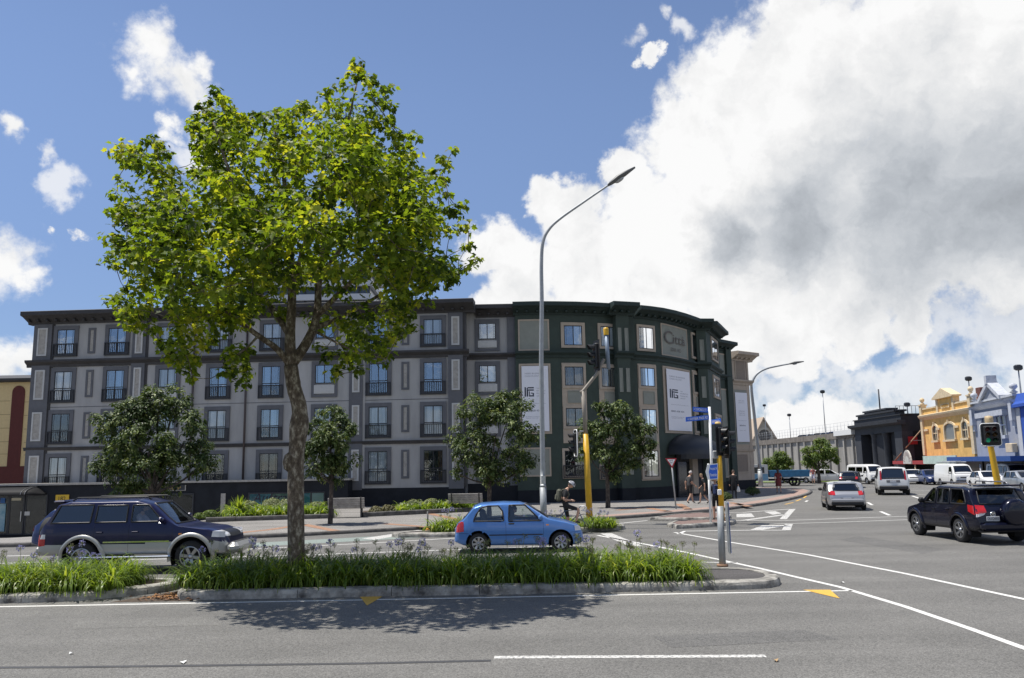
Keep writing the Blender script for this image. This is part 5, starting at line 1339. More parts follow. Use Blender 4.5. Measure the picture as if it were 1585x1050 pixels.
# street name post
b = P(1104.5, 803, .12); Y = b.y
t = thing('street_name_post', b, 'white post with three blue street name blades by the island signal', 'sign post')
top = D(1098, 630, Y); mb = MB(); mb.tube([b, top], .055, 10); mb.build('post', M_SWHITE, t)
def blade(t, x0, x1, ya, yb, hh, body, Y0, Y1, m=None):
    a, c = D(x0, ya, Y0), D(x1, yb, Y1); d = (c - a); up = Vector((0, 0, 1)); n = d.normalized().cross(up).normalized(); h = hh / F * Y
    mb = MB(); lo, hi = -up * h / 2, up * h / 2; q = n * .012
    mb.hexa([a + lo - q, c + lo - q, c + lo + q, a + lo + q, a + hi - q, c + hi - q, c + hi + q, a + hi + q]); o = mb.build('name_blade', M_BLUE, t)
    nn = n if n.dot(EYEV - a) > 0 else -n
    M = frame((a + c) / 2 + nn * .014, d, up)
    text_mesh(body, d.length * .86, h * .56, M, M_SWHITE, 'lettering', o, .002)
blade(t, 1072.5, 1097, 633.5, 635.5, 7.2, '< SYMONDS ST >', Y, Y)
blade(t, 1061.5, 1098, 649.5, 646, 7.0, '< KHYBER PASS RD', Y - .3, Y)
blade(t, 1101.5, 1116, 653.5, 651.5, 7.2, 'NEWTON RD >', Y - .2, Y - .6)
# blue direction sign
Y = 32.6; b = D(1099, 790, Y); b.z = .12
t = thing('direction_sign', b, 'blue arrow ended direction sign board on white post', 'sign')
mb = MB(); mb.tube([b, D(1096.5, 718, Y)], .045, 8); mb.build('post', M_SWHITE, t)
def board(cors, m, name, par, th=.02, off=0.0):
    mb = MB(); q = Vector((0, -1, 0)); n = len(cors)
    vs = [c + q * off for c in cors] + [c + q * (off + th) for c in cors]
    fs = [tuple(range(n)), tuple(range(2 * n - 1, n - 1, -1))] + [(i, (i + 1) % n, n + (i + 1) % n, n + i) for i in range(n)]
    mb.add(vs, fs); return mb.build(name, m, par)
Yb = Y - .08
o = board([D(1092, 731, Yb), D(1095, 719, Yb), D(1111, 717.5, Yb), D(1111, 742, Yb), D(1095.5, 743, Yb)], M_SWHITE, 'board', t)
o2 = board([D(1097, 730.5, Yb), D(1099, 720, Yb), D(1110.2, 718.8, Yb), D(1110.2, 740.8, Yb), D(1099, 741.8, Yb)], M_BLUE, 'board_face', o, .004, .02)
for body, y in (('Hospital H', 726), ('Newmarket', 735)):
    text_mesh(body, 10 / F * Y, 5 / F * Y, frame(D(1104.3, y, Yb - .026), (1, 0, .02), (0, 0, 1)), M_SWHITE, 'lettering', o, .001)
# give way sign
b = P(1046.5, 788, .12); Y = b.y
t = thing('give_way_sign', b, 'white and red inverted triangle sign on grey post at the far kerb', 'sign')
mb = MB(); mb.tube([b, D(1039, 712, Y)], .04, 8); mb.build('post', M_GALV, t)
o = board([D(1029.5, 709.5, Y - .06), D(1047.5, 709.5, Y - .06), D(1040.5, 725.5, Y - .06)], M_RED, 'triangle', t)
board([D(1032.5, 711.3, Y - .06), D(1044.8, 711.3, Y - .06), D(1040, 721.8, Y - .06)], M_SWHITE, 'triangle_face', o, .004, .02)
text_mesh('GIVE', 5.5 / F * Y, 2 / F * Y, frame(D(1038.8, 713.2, Y - .088), (1, 0, 0), (0, 0, 1)), M_INK, 'lettering', o, .002)
text_mesh('WAY', 4 / F * Y, 2 / F * Y, frame(D(1039.2, 716.5, Y - .088), (1, 0, 0), (0, 0, 1)), M_INK, 'lettering', o, .002)
# keep left post in the near median, plate seen edge-on
b = P(1118.5, 877, .14); Y = b.y
t = thing('keep_left_post', b, 'short grey sign post with edge on plate at the tip of the planted median', 'sign post')
top = D(1114.5, 784, Y); mb = MB(); mb.tube([b, top], [.078, .078], 12); mb.build('post', M_GALV, t)
mb = MB(); mb.tube([b, b + Vector((0, 0, .05))], .13, 12); mb.build('base', mat('rust', (0.28, 0.16, 0.10), .8), t)
p = Vector((top.x + .165, Y + .05, lerp(b.z, top.z, .65))); mb = MB(); mb.box(p, (.035, .5, 1.15), 0, Matrix.Rotation(rad(-10), 3, 'Z'), .012); mb.build('plate', M_GALV, t)
mb = MB(); mb.box(p + Vector((.03, 0, 0)), (.006, .48, 1.12), 0, Matrix.Rotation(rad(-10), 3, 'Z')); mb.build('plate_face', M_BLUE, t)
# slim bollard with orange foot on the far median tip
b = P(662, 823, .1); t = thing('flexible_bollard', b, 'slim grey post on an orange foot left of the small blue hatchback', 'bollard')
mb = MB(); mb.tube([b, b + Vector((0, 0, .74))], .03, 8); mb.build('post', mat('post_dark', (0.09, 0.09, 0.09), .6), t)
mb = MB(); mb.lathe([(.1, 0), (.1, .04), (.05, .1), (.035, .14)], b, 10); mb.build('foot', mat('foot_orange', (0.65, 0.28, 0.03), .6), t)
# benches
M_WOOD = mat('bench_wood', (0.33, 0.31, 0.29), .8, var=.25, vscale=4, bump=.2)
def bench(px, py, w, lab, rz=0.0):
    b = P(px, py, .13); t = thing('park_bench', b, lab, 'bench', 'benches on the footpath', rz)
    for k in range(5):
        a = .42 + k * .1; mb = MB(); mb.box((0, .28 + .05 * k * .6, a + .08), (w, .035, .088), 0, Matrix.Rotation(rad(-14), 3, 'X'), .008); mb.build('back_slat', M_WOOD, t, False)
    for k in range(4):
        mb = MB(); mb.box((0, -.2 + .13 * k, .44), (w, .115, .035), 0, None, .008); mb.build('seat_slat', M_WOOD, t, False)
    for x in (-w * .4, w * .4):
        mb = MB(); mb.box((x, 0, .21), (.07, .5, .42), 0, None, .01); mb.box((x, .33, .62), (.06, .05, .7), 0, Matrix.Rotation(rad(-14), 3, 'X')); mb.build('leg', M_DKTRIM, t, False)
bench(537, 801, 1.75, 'grey timber bench beside the slim footpath tree', rad(180 + 4)); bench(722, 792, 1.8, 'grey timber bench just above the roof of the small blue hatchback', rad(180 - 5))
# ------------------------------------------------------------------ vegetation
VR = random.Random(21)
M_PLANE = leafmat('plane_leaf', (0.030, 0.055, 0.008), (0.15, 0.215, 0.02), (0.33, 0.34, 0.04), .55, .5, .3)
M_POHU = leafmat('pohutukawa_leaf', (0.018, 0.036, 0.009), (0.072, 0.112, 0.030), (0.25, 0.29, 0.12), .25, .5, .3)
M_FRESH = leafmat('fresh_leaf', (0.07, 0.12, 0.025), (0.12, 0.18, 0.035), (0.21, 0.24, 0.06), .35, .5, .4)
M_AGA = leafmat('agapanthus_leaf', (0.055, 0.105, 0.012), (0.16, 0.235, 0.028), (0.36, 0.39, 0.10), .42, .4, .4)
M_STALK = mat('flower_stalk', (0.17, 0.19, 0.06), .7)
M_BLOOM = mat('bloom_lilac', (0.36, 0.34, 0.58), .7, var=.2, vscale=30)
M_SEED = mat('seed_head', (0.13, 0.12, 0.055), .8, var=.3, vscale=30)
M_WBLOOM = mat('bloom_white', (0.62, 0.62, 0.50), .7)

def bark(name, c1, c2, c3, sc):
    m = bpy.data.materials.new(name); m.use_nodes = True; nt = m.node_tree; b = nt.nodes['Principled BSDF']; N, Lk = nt.nodes.new, nt.links.new
    tc = N('ShaderNodeTexCoord'); mp = N('ShaderNodeMapping'); mp.inputs['Scale'].default_value = (1, 1, .55); Lk(tc.outputs['Object'], mp.inputs[0])
    n = N('ShaderNodeTexNoise'); n.inputs['Scale'].default_value = sc; n.inputs['Detail'].default_value = 7; n.inputs['Roughness'].default_value = .65; Lk(mp.outputs[0], n.inputs['Vector'])
    r = N('ShaderNodeValToRGB'); e = r.color_ramp.elements; e[0].position = .36; e[0].color = (*c1, 1); e[1].position = .66; e[1].color = (*c3, 1); q = e.new(.52); q.color = (*c2, 1); Lk(n.outputs['Fac'], r.inputs[0]); Lk(r.outputs[0], b.inputs['Base Color'])
    b.inputs['Roughness'].default_value = .9
    bp = N('ShaderNodeBump'); bp.inputs['Strength'].default_value = .7; bp.inputs['Distance'].default_value = .03; Lk(n.outputs['Fac'], bp.inputs['Height']); Lk(bp.outputs[0], b.inputs['Normal'])
    MATS[name] = m; return m
M_BARK = bark('plane_bark', (0.060, 0.044, 0.030), (0.135, 0.105, 0.072), (0.38, 0.34, 0.26), 12)
M_BARK2 = bark('dark_bark', (0.03, 0.024, 0.02), (0.07, 0.055, 0.045), (0.13, 0.11, 0.09), 9)

def rvec(r=VR):
    while True:
        v = Vector((r.uniform(-1, 1), r.uniform(-1, 1), r.uniform(-1, 1)))
        if 0.05 < v.length < 1: return v.normalized()
LOBE = [(0, -.5), (.16, -.34), (.42, -.38), (.34, -.12), (.52, .10), (.26, .14), (.16, .30), (0, .56), (-.16, .30), (-.26, .14), (-.52, .10), (-.34, -.12), (-.42, -.38), (-.16, -.34)]
def leaf(mb, c, nrm, axis, s, lobed, rv):
    n = nrm.normalized(); a = (axis - n * axis.dot(n))
    a = a.normalized() if a.length > 1e-4 else n.orthogonal().normalized()
    b = n.cross(a); i0 = len(mb.v)
    if lobed:
        fold = VR.uniform(.05, .35)
        for (x, y) in LOBE: mb.v.append(c + (b * x + a * y + n * (abs(x) * fold - .12 * y * y)) * s)
        mb.v.append(c + a * (-.08 * s) - n * .02 * s)
        k = len(LOBE)
        for i in range(k): mb.f.append((i0 + i, i0 + (i + 1) % k, i0 + k)); mb.m.append(0); mb.sm.append(False); mb.r.append(rv)
    else:
        mb.v += [c - a * s * .5, c + b * s * .24 + n * .06 * s, c + a * s * .5, c - b * s * .24 + n * .06 * s]
        mb.f += [(i0, i0 + 1, i0 + 2), (i0, i0 + 2, i0 + 3)]; mb.m += [0, 0]; mb.sm += [False, False]; mb.r += [rv, rv]
def inside(poly, x, y):
    c = False; j = len(poly) - 1
    for i in range(len(poly)):
        if (poly[i][1] > y) != (poly[j][1] > y) and x < (poly[j][0] - poly[i][0]) * (y - poly[i][1]) / (poly[j][1] - poly[i][1]) + poly[i][0]: c = not c
        j = i
    return c
def edge_dist(poly, x, y):
    best = 1e9
    for i in range(len(poly)):
        a, b = poly[i - 1], poly[i]; dx, dy = b[0] - a[0], b[1] - a[1]; t = clamp(((x - a[0]) * dx + (y - a[1]) * dy) / (dx * dx + dy * dy))
        best = min(best, math.hypot(x - a[0] - dx * t, y - a[1] - dy * t))
    return best
# --- the big plane tree
def plane_tree():
    YT = 17.9
    base = P(462, 872, .15); base = Vector((D(460, 870, YT).x, YT, .12))
    t = thing('plane_tree', base, 'big plane tree with mottled trunk and broad bright green crown on the median', 'tree')
    out = [(168, 372), (178, 300), (172, 232), (205, 222), (240, 212), (268, 240), (285, 268), (298, 250), (286, 205), (306, 160), (335, 138), (362, 158), (398, 172), (440, 158), (468, 160), (500, 150), (514, 122), (552, 93), (582, 118), (606, 132), (608, 178),
           (634, 206), (645, 235), (648, 252), (704, 230), (694, 285), (718, 318), (706, 338), (722, 352), (738, 406), (705, 445), (668, 462), (640, 512), (600, 560), (556, 576), (520, 584), (490, 560), (470, 520), (452, 500), (425, 520), (398, 552), (380, 602), (348, 582), (325, 545),
           (300, 590), (262, 566), (240, 535), (205, 520), (163, 470), (190, 436), (164, 404)]
    # skeleton
    fork = D(450, 566, YT); mid1 = D(458, 720, YT); mid2 = D(464, 640, YT)
    mb = MB(); tr = bent([base - Vector((0, 0, .2)), base + Vector((-.02, 0, .5)), mid1, mid2, D(455, 600, YT), fork], 6); n = len(tr)
    rs = []
    for i in range(n):
        h = i / n; r_ = lerp(.185, .15, h) * (1 + .05 * noise.noise(Vector((0, 0, i * .9)))); r_ += .1 * max(0, 1 - h * 9); r_ += .05 * max(0, 1 - abs(h - .52) * 16); rs.append(r_)
    mb.tube(tr, rs, 14)
    # burl
    q = D(446, 715, YT - .1); mb.lathe([(0, -.22), (.09, -.15), (.12, 0), (.08, .14), (0, .2)], q, 8)
    mb.build('trunk', M_BARK, t)
    limbs = []
    def limb(pts, r0, r1):
        path = bent(pts, 6); limbs.append((path, [lerp(r0, r1, i / (len(path) - 1)) for i in range(len(path))]))
    limb([fork, D(449, 520, YT), D(452, 450, YT + .2), D(448, 370, YT + .3), D(440, 280, YT), D(425, 200, YT - .2)], .14, .025)
    limb([fork, D(475, 530, YT + .2), D(490, 490, YT + .4), D(494, 430, YT + .6), D(505, 340, YT + .9), D(530, 230, YT + 1.0), D(552, 130, YT + .8)], .13, .02)
    limb([fork, D(428, 540, YT - .2), D(400, 520, YT - .6), D(360, 490, YT - 1.0), D(300, 440, YT - 1.6), D(225, 390, YT - 1.8)], .085, .02)
    limb([D(449, 520, YT), D(415, 470, YT + .5), D(370, 420, YT + 1), D(320, 340, YT + 1.3), D(240, 270, YT + 1.3)], .075, .018)
    limb([D(452, 450, YT + .2), D(400, 370, YT - .6), D(360, 280, YT - 1.2), D(330, 190, YT - 1.2)], .07, .018)
    limb([D(490, 490, YT + .4), D(540, 440, YT - .4), D(600, 380, YT - 1.2), D(660, 320, YT - 1.5)], .075, .018)
    limb([D(482, 510, YT + .3), D(530, 490, YT + .9), D(600, 450, YT + 1.6), D(690, 400, YT + 1.8)], .07, .018)
    limb([D(494, 430, YT + .6), D(560, 340, YT + 1.4), D(610, 240, YT + 1.8)], .06, .018)
    limb([D(505, 340, YT + .9), D(520, 260, YT + 2.2), D(500, 200, YT + 2.6)], .05, .015)
    limb([D(452, 450, YT + .2), D(470, 380, YT - 1.4), D(500, 290, YT - 2.2)], .06, .015)
    limb([D(400, 520, YT - .6), D(380, 540, YT - 1), D(350, 560, YT - 1.3)], .03, .012)
    limb([D(482, 510, YT + .3), D(520, 530, YT - .4), D(560, 550, YT - .8)], .035, .012)
    nodes = [p for path, _ in limbs for p in path]
    for path, rs in limbs:
        mb = MB(); mb.tube(path, rs, 8); mb.build('branch', M_BARK, t)
    # clumps
    clumps = []
    tries = 0
    while len(clumps) < 640 and tries < 90000:
        tries += 1
        x, y = VR.uniform(160, 740), VR.uniform(90, 605)
        if not inside(out, x, y): continue
        e = edge_dist(out, x, y)
        if e < 5: continue
        if y > 445 and 380 < x < 600 and VR.random() < .74: continue
        if y > 500 and VR.random() < .35: continue
        dep = 0.35 + 3.9 * min(1, e / 130) ** .6
        c = D(x, y, YT + VR.uniform(-dep, dep) * .95)
        rr = min(.46, max(.15, e / 66 * .9)) * VR.uniform(.7, 1.1)
        if any((c - k).length < .30 for k, _ in clumps): continue
        if noise.noise(c * .62 + Vector((3.1, 7.7, 1.3))) + .5 * noise.noise(c * 1.5) > .13 and e > 14: continue
        clumps.append((c, rr))
    # sprigs that carry the outline's points
    for (x, y) in ((702, 234), (690, 258), (672, 268), (716, 320), (704, 330), (722, 352), (736, 405), (722, 415), (700, 432), (554, 98), (549, 118), (578, 122), (603, 140), (606, 165), (334, 143), (346, 158), (318, 168), (300, 190), (180, 234), (196, 228), (236, 216), (250, 226), (170, 370), (176, 332), (178, 300), (166, 405), (168, 466), (186, 470), (200, 500), (376, 596), (382, 578), (350, 575), (298, 586), (286, 570), (262, 556), (556, 574), (520, 580), (598, 556), (640, 510), (662, 465), (500, 152), (645, 240), (640, 215), (465, 165)):
        clumps.append((D(x, y, YT + VR.uniform(-1.6, 1.6)), VR.uniform(.17, .26)))
    # a second, deeper layer of foliage behind the first
    for i in range(130):
        x, y = VR.uniform(200, 690), VR.uniform(150, 500)
        if inside(out, x, y) and edge_dist(out, x, y) > 40 and not (y > 430 and 390 < x < 600): clumps.append((D(x, y, YT + VR.choice((-1, 1)) * VR.uniform(1.5, 3.6)), VR.uniform(.3, .44)))
    # twigs
    tw = MB()
    todo = sorted((c for c, _ in clumps), key=lambda c: min((q - c).length for q in nodes)); nd_ = list(nodes)
    for c in todo:
        nd = min(nd_, key=lambda q: (q - c).length + max(0, q.z - c.z) * .6)
        m_ = nd.lerp(c, .5) + rvec() * .08
        tw.tube([nd, m_, c], [.011, .008, .005], 4, cap=False); nd_.append(c)
    tw.build('twigs', M_BARK, t)
    lv = MB(); lv.r = []
    for c, rr in clumps:
        tone = VR.gauss(.42, .2); n = int(42 * (rr / .42) ** 1.5) + 7
        for i in range(n):
            d = rvec(); p = c + Vector((d.x, d.y, d.z * .8)) * rr * (VR.random() ** .45)
            nr = (d * .7 + Vector((0, 0, 1)) * .75 + rvec() * .7); ax = (d + Vector((0, 0, -.55)) + rvec() * .5)
            leaf(lv, p, nr, ax, VR.uniform(.09, .17), True, clamp(tone + VR.gauss(0, .20) + (.35 if VR.random() < .05 else 0)))
    lv.build('crown', M_PLANE, t)
plane_tree()

# --- rounded pohutukawa street trees
def small_tree(name, base, lobes, lab, m, bk, n_leaf, ls, trunk_r, fork_h, group='street trees'):
    """lobes: (centre, radius vector)"""
    t = thing(name, base, lab, 'tree', group)
    mb = MB(); fk = base + Vector((VR.uniform(-.08, .08), 0, fork_h)); mb.tube(bent([base - Vector((0, 0, .2)), base + Vector((.02, 0, fork_h * .5)), fk], 5), [trunk_r * 1.25] * 3 + [trunk_r] * 8, 8)
    mb.build('trunk', bk, t)
    mb = MB()
    for c, r_ in lobes:
        m_ = fk.lerp(c, .5) + Vector((0, 0, -.15)) + rvec() * .1
        mb.tube(bent([fk - Vector((0, 0, .2)), m_, c], 4), [trunk_r * .6, trunk_r * .5] + [trunk_r * .3] * 7, 6)
    mb.build('branches', bk, t)
    lv = MB(); lv.r = []
    tot = sum(r_.x * r_.z for _, r_ in lobes)
    for c, r_ in lobes:
        ns = 11; subs = []
        for i in range(ns):
            d = rvec(); d.z = d.z * .85 + .12; subs.append((c + Vector((d.x * r_.x, d.y * r_.y, d.z * r_.z)) * VR.uniform(.55, .95), r_.x * VR.uniform(.26, .44)))
        k = int(n_leaf * r_.x * r_.z / tot / 11)
        for i in range(k):
            d = rvec()
            if d.z < -.2 and VR.random() < .6: d.z = -d.z
            sc_, sr_ = VR.choice(subs); cc = sc_ + d * sr_ * VR.uniform(.75, 1.1)
            tone = clamp(VR.gauss(.40, .24))
            for j in range(11):
                e = rvec(); p = cc + e * ls * 1.1 * VR.random() ** .5
                leaf(lv, p, e + d * .6 + Vector((0, 0, .8)), d + e + Vector((0, 0, .5)), ls * VR.uniform(.75, 1.2), False, clamp(tone + VR.gauss(0, .2)))
    lv.build('crown', m, t)
def lob(px, py, rpx, Y, dy=0.0, sq=1.0):
    c = D(px, py, Y + dy); r_ = rpx / F * Y; return (c, Vector((r_, r_, r_ * sq)))
bT = D(232, 800, 34); Yt = 34.0
small_tree('street_tree', Vector((bT.x, Yt, -.1)), [lob(190, 680, 46, Yt), lob(245, 640, 42, Yt, .5), lob(285, 685, 44, Yt), lob(230, 700, 50, Yt, -.9), lob(170, 725, 34, Yt), lob(312, 722, 26, Yt), lob(255, 735, 46, Yt, .4), lob(200, 648, 30, Yt, -.2), lob(268, 630, 30, Yt, .2), lob(205, 748, 36, Yt, .3)],
           'dark rounded street tree above the blue four wheel drive', M_POHU, M_BARK2, 22000, .16, .13, 1.9)
b = P(511, 811, .13); Yt = b.y
small_tree('street_tree', b, [lob(492, 680, 30, Yt), lob(525, 672, 28, Yt, .3), lob(510, 650, 24, Yt), lob(530, 712, 26, Yt), lob(490, 722, 26, Yt, -.3), lob(512, 735, 24, Yt, .2), lob(510, 695, 34, Yt, -.4), lob(478, 700, 18, Yt)],
           'slim street tree directly right of the big mottled trunk', M_POHU, M_BARK2, 11000, .15, .09, 1.9)
b = P(757, 800, .13); Yt = b.y
small_tree('street_tree', b, [lob(740, 640, 34, Yt), lob(792, 632, 32, Yt, .4), lob(722, 680, 28, Yt), lob(768, 672, 42, Yt, -.4), lob(812, 680, 26, Yt), lob(730, 715, 32, Yt), lob(780, 718, 36, Yt, .3), lob(815, 722, 22, Yt), lob(750, 735, 26, Yt, -.3), lob(712, 735, 12, Yt)],
           'leafy street tree covering the lower part of the left white banner', M_POHU, M_BARK2, 15000, .16, .10, 1.7)
b = P(941, 786, .13); Yt = b.y
small_tree('street_tree', b, [lob(920, 672, 26, Yt), lob(960, 655, 30, Yt, .3), lob(990, 682, 26, Yt), lob(942, 695, 34, Yt, -.4), lob(978, 712, 26, Yt), lob(912, 706, 18, Yt), lob(955, 728, 20, Yt), lob(935, 640, 18, Yt), lob(1003, 705, 12, Yt)],
           'street tree in front of the green walls right of the yellow signal pole', M_POHU, M_BARK2, 13000, .17, .11, 1.9)
# trees by the car park wall
for (px, py, Yt, lbs, lab, n) in ((1203, 742, 92, [(1195, 722, 14), (1207, 714, 14), (1218, 718, 9), (1185, 726, 10), (1210, 727, 12), (1176, 730, 9)], 'light green tree behind the blue truck', 7000), (1268, 745, 88, [(1258, 706, 15), (1278, 700, 16), (1288, 712, 10), (1268, 716, 16), (1250, 716, 9), (1272, 690, 10)], 'round green tree in front of the car park wall', 7000)):
    b = D(px, py, Yt); b = Vector((b.x, Yt, 0)); small_tree('car_park_tree', b, [lob(x, y, r_, Yt, VR.uniform(-.5, .5)) for x, y, r_ in lbs], lab, M_FRESH, M_BARK2, n, .24, .16, 1.6, 'trees by the car park wall')
mb = MB(); a = D(1240, 745, 92); mb.sheet([(a.x - 9, 96), (a.x + 9, 91), (a.x + 9, 95), (a.x - 9, 101)], .06); tag(mb.build('grass_verge', mat('verge_grass', (0.14, 0.20, 0.04), .9, var=.3, vscale=4)), kind='structure')

# --- agapanthus beds
def bloom_mesh(kind):
    mb = MB(); s = .06
    h = 0.0
    for i in range(34):
        d = rvec(); d.z = d.z * .8 + .15; d.normalize()
        c = d * s * VR.uniform(.7, 1.15); a = d.cross(rvec()).normalized(); b = d.cross(a); w = s * (.28 if kind != 'seed' else .17); l = s * (.55 if kind != 'seed' else .35)
        mb.add([c - a * w * .3, c + d * l + a * w, c + d * l - a * w], [(0, 1, 2)], 1); mb.add([c - b * w * .3, c + d * l + b * w, c + d * l - b * w], [(0, 1, 2)], 1)
        mb.tube([(0, 0, 0), c], .0022, 3, 0, False, False)
    return mb
def stalk_mesh(kind, h, bend):
    mb = bloom_mesh(kind)
    for v in mb.v: v += Vector((bend, 0, h))
    mb.tube([(0, 0, 0), (bend * .3, 0, h * .5), (bend, 0, h)], [.008, .006, .005], 4, 0, True, False)
    return mb.mesh('flower_stalk', [M_STALK, {'lilac': M_BLOOM, 'seed': M_SEED, 'white': M_WBLOOM}[kind]])
STALKS = {k: [stalk_mesh(k, VR.uniform(.72, 1.14), VR.uniform(-.2, .2)) for _ in range(5)] for k in ('lilac', 'seed', 'white')}
def aga_bed(name, lab, pts_fn, n, hgt, nst, kinds, blades=38, z0=.14, m=None, group='agapanthus beds', wide=.016):
    first = pts_fn(); t = thing(name, Vector((first[0], first[1], z0)), lab, 'flower bed', group)
    lv = MB(); lv.r = []
    spots = []
    for i in range(n):
        x, y = pts_fn(); spots.append((x, y)); hh = hgt * VR.uniform(.78, 1.12); tone = VR.gauss(.42, .1)
        for k in range(blades):
            az = VR.uniform(0, 6.283); ln = hh * VR.uniform(.9, 1.55); lean = VR.uniform(.3, 1.4); d = Vector((math.cos(az), math.sin(az), 0)); side = Vector((-d.y, d.x, 0)) * wide * VR.uniform(.7, 1.2)
            p = Vector((x, y, z0)) + d * VR.uniform(0, .08); i0 = len(lv.v); el = rad(88 - lean * 28); seg = 5
            for q in range(seg + 1):
                w = side * (1 - (q / seg) ** 2.2) ; lv.v += [p - w, p + w]
                p = p + (d * math.cos(el) + Vector((0, 0, math.sin(el)))) * ln / seg; el -= rad(12 + 30 * lean) * (1 + .35 * q) * .62
                if p.z < z0 - .05: p.z = z0 - .05
            rv = clamp(tone + VR.gauss(0, .16) + (.5 if VR.random() < .03 else 0))
            for q in range(seg): lv.f.append((i0 + 2 * q, i0 + 2 * q + 2, i0 + 2 * q + 3, i0 + 2 * q + 1)); lv.m.append(0); lv.sm.append(True); lv.r.append(rv)
    o = lv.build('foliage', m or M_AGA, t); o['kind'] = 'stuff'
    for i in range(nst):
        x, y = VR.choice(spots); me = VR.choice(STALKS[VR.choice(kinds)])
        s = link('flower_stalk', me, t); s.location = Vector((x, y, z0)) - t.location; s.rotation_euler = (VR.gauss(0, .08), VR.gauss(0, .08), VR.uniform(0, 6.28)); k = (hgt / .80 if kinds != ['white'] else .55) * VR.uniform(.82, 1.12); s.scale = (k, k, k)
    return t
def rect(x0, x1, y0, y1, jit=0): return lambda: (VR.uniform(x0, x1), VR.uniform(y0, y1))
EXTRA = [(-6.7, 17.5), (-6.75, 18.6), (-6.8, 17.35), (-6.85, 17.75), (-6.7, 18.2), (-6.5, 17.6), (-6.6, 18.6), (-6.75, 17.9), (-6.6, 17.25), (-6.8, 18.4)]
def near_bed():
    if EXTRA and VR.random() < .5: return EXTRA.pop()
    x = VR.uniform(-6.55, 3.55); lo = 17.0 if x > -6 else 17.2
    return (x, VR.uniform(lo, 18.7 - .6 * max(0, (x - 2.6))))
aga_bed('agapanthus_bed', 'long planted strip of strappy agapanthus around the foot of the big tree', near_bed, 420, .66, 130, ['seed', 'seed', 'seed', 'seed', 'lilac'])
aga_bed('agapanthus_bed', 'bright agapanthus clump in the left median piece in front of the blue four wheel drive', lambda: (VR.uniform(-13.0, -8.15), VR.uniform(17.0, 18.6)), 190, .66, 26, ['lilac', 'seed'])
aga_bed('agapanthus_bed', 'small agapanthus clump behind the tail of the small blue hatchback', lambda: (VR.uniform(-3.0, -1.3), VR.uniform(30.5, 31.4)), 34, .62, 8, ['lilac', 'seed'], 26, wide=.024)
aga_bed('agapanthus_bed', 'agapanthus round the foot of the yellow mast signal', lambda: (VR.uniform(0.2, 3.7), VR.uniform(31.0, 32.2)), 70, .5, 34, ['lilac', 'white', 'lilac'], 26, wide=.024)
# garden beds along the grey building
def px_bed(x0, x1, yb0, yb1, ya0, ya1):
    def fn():
        u, v = VR.random(), VR.random(); x = lerp(x0, x1, u); yb, ya = lerp(yb0, yb1, u), lerp(ya0, ya1, u); p = P(x, lerp(yb, ya, v), .1); return (p.x, p.y)
    return fn
mb = MB(); zb_ = lambda x, y: .125 + zfar(x, y) + .02
for (cs) in ([(318, 809), (512, 803), (512, 794), (318, 797)], [(562, 801), (740, 792), (740, 787), (562, 792)], [(180, 824), (318, 809), (318, 797), (190, 806)]):
    mb.sheet([tuple(P(x, y, .1))[:2] for x, y in cs], zb_)
tag(mb.build('garden_soil', M_SOIL), kind='structure')
for (a, b_) in (((318, 809.5), (512, 803.5)), ((562, 801.5), (742, 792.5))):
    pa, pb = P(*a, .1), P(*b_, .1); kerb_run('edging_stone', [(pa.x, pa.y), (pb.x, pb.y)], .12, .22, 1.2, M_KERBD, footpath, z0=.12)
aga_bed('garden_bed', 'low bright green garden bed under the teal shop window', px_bed(352, 508, 806, 802, 799, 796), 120, .72, 40, ['white'], 24, .14, M_AGA, 'garden beds', .04)
aga_bed('garden_bed', 'white flowering garden bed right of the first bench', px_bed(618, 735, 798, 792, 793, 789), 100, .66, 40, ['white'], 24, .14, M_AGA, 'garden beds', .04)
def bush(name, px, py, rpx, lab, m, n=2600, ls=.09, sq=.85, group=None, z=.1):
    b = P(px, py, z); r_ = rpx / F * b.y; t = thing(name, b, lab, 'shrub', group)
    lv = MB(); lv.r = []
    for i in range(n):
        d = rvec(); d.z = abs(d.z) * 1.0 if VR.random() < .85 else d.z * .3
        p = b + Vector((0, 0, r_ * sq * .55)) + Vector((d.x * r_, d.y * r_, d.z * r_ * sq)) * VR.uniform(.7, 1.03) * (1 + .14 * noise.noise(d * 2.4 + b))
        leaf(lv, p, d + rvec() * .8 + Vector((0, 0, .4)), rvec() + Vector((0, 0, .5)), ls * VR.uniform(.7, 1.3), False, clamp(VR.gauss(.45, .22)))
    lv.build('foliage', m, t)
    mb = MB()
    for k in range(5): 
        a = k * 1.256; mb.tube([b, b + Vector((math.cos(a) * r_ * .5, math.sin(a) * r_ * .5, r_ * sq * .9))], [.03, .012], 5)
    mb.build('stems', M_BARK2, t)
M_OLIVE = leafmat('olive_leaf', (0.09, 0.085, 0.03), (0.14, 0.13, 0.05), (0.20, 0.18, 0.08), .15)
M_WBUSH = leafmat('pale_flower_bush', (0.09, 0.12, 0.035), (0.20, 0.23, 0.10), (0.52, 0.52, 0.38), .2)
bush('shrub', 582, 799, 11, 'left of two olive brown rounded shrubs by the first bench', M_OLIVE, group='olive shrubs'); bush('shrub', 601, 798, 12, 'right of two olive brown rounded shrubs by the first bench', M_OLIVE, group='olive shrubs')
bush('shrub', 325, 806, 12, 'round green shrub above the nose of the blue four wheel drive', M_FRESH, group='green shrubs'); bush('shrub', 308, 805, 8, 'small green shrub left of the round one above the blue bonnet', M_FRESH, 1500, group='green shrubs')
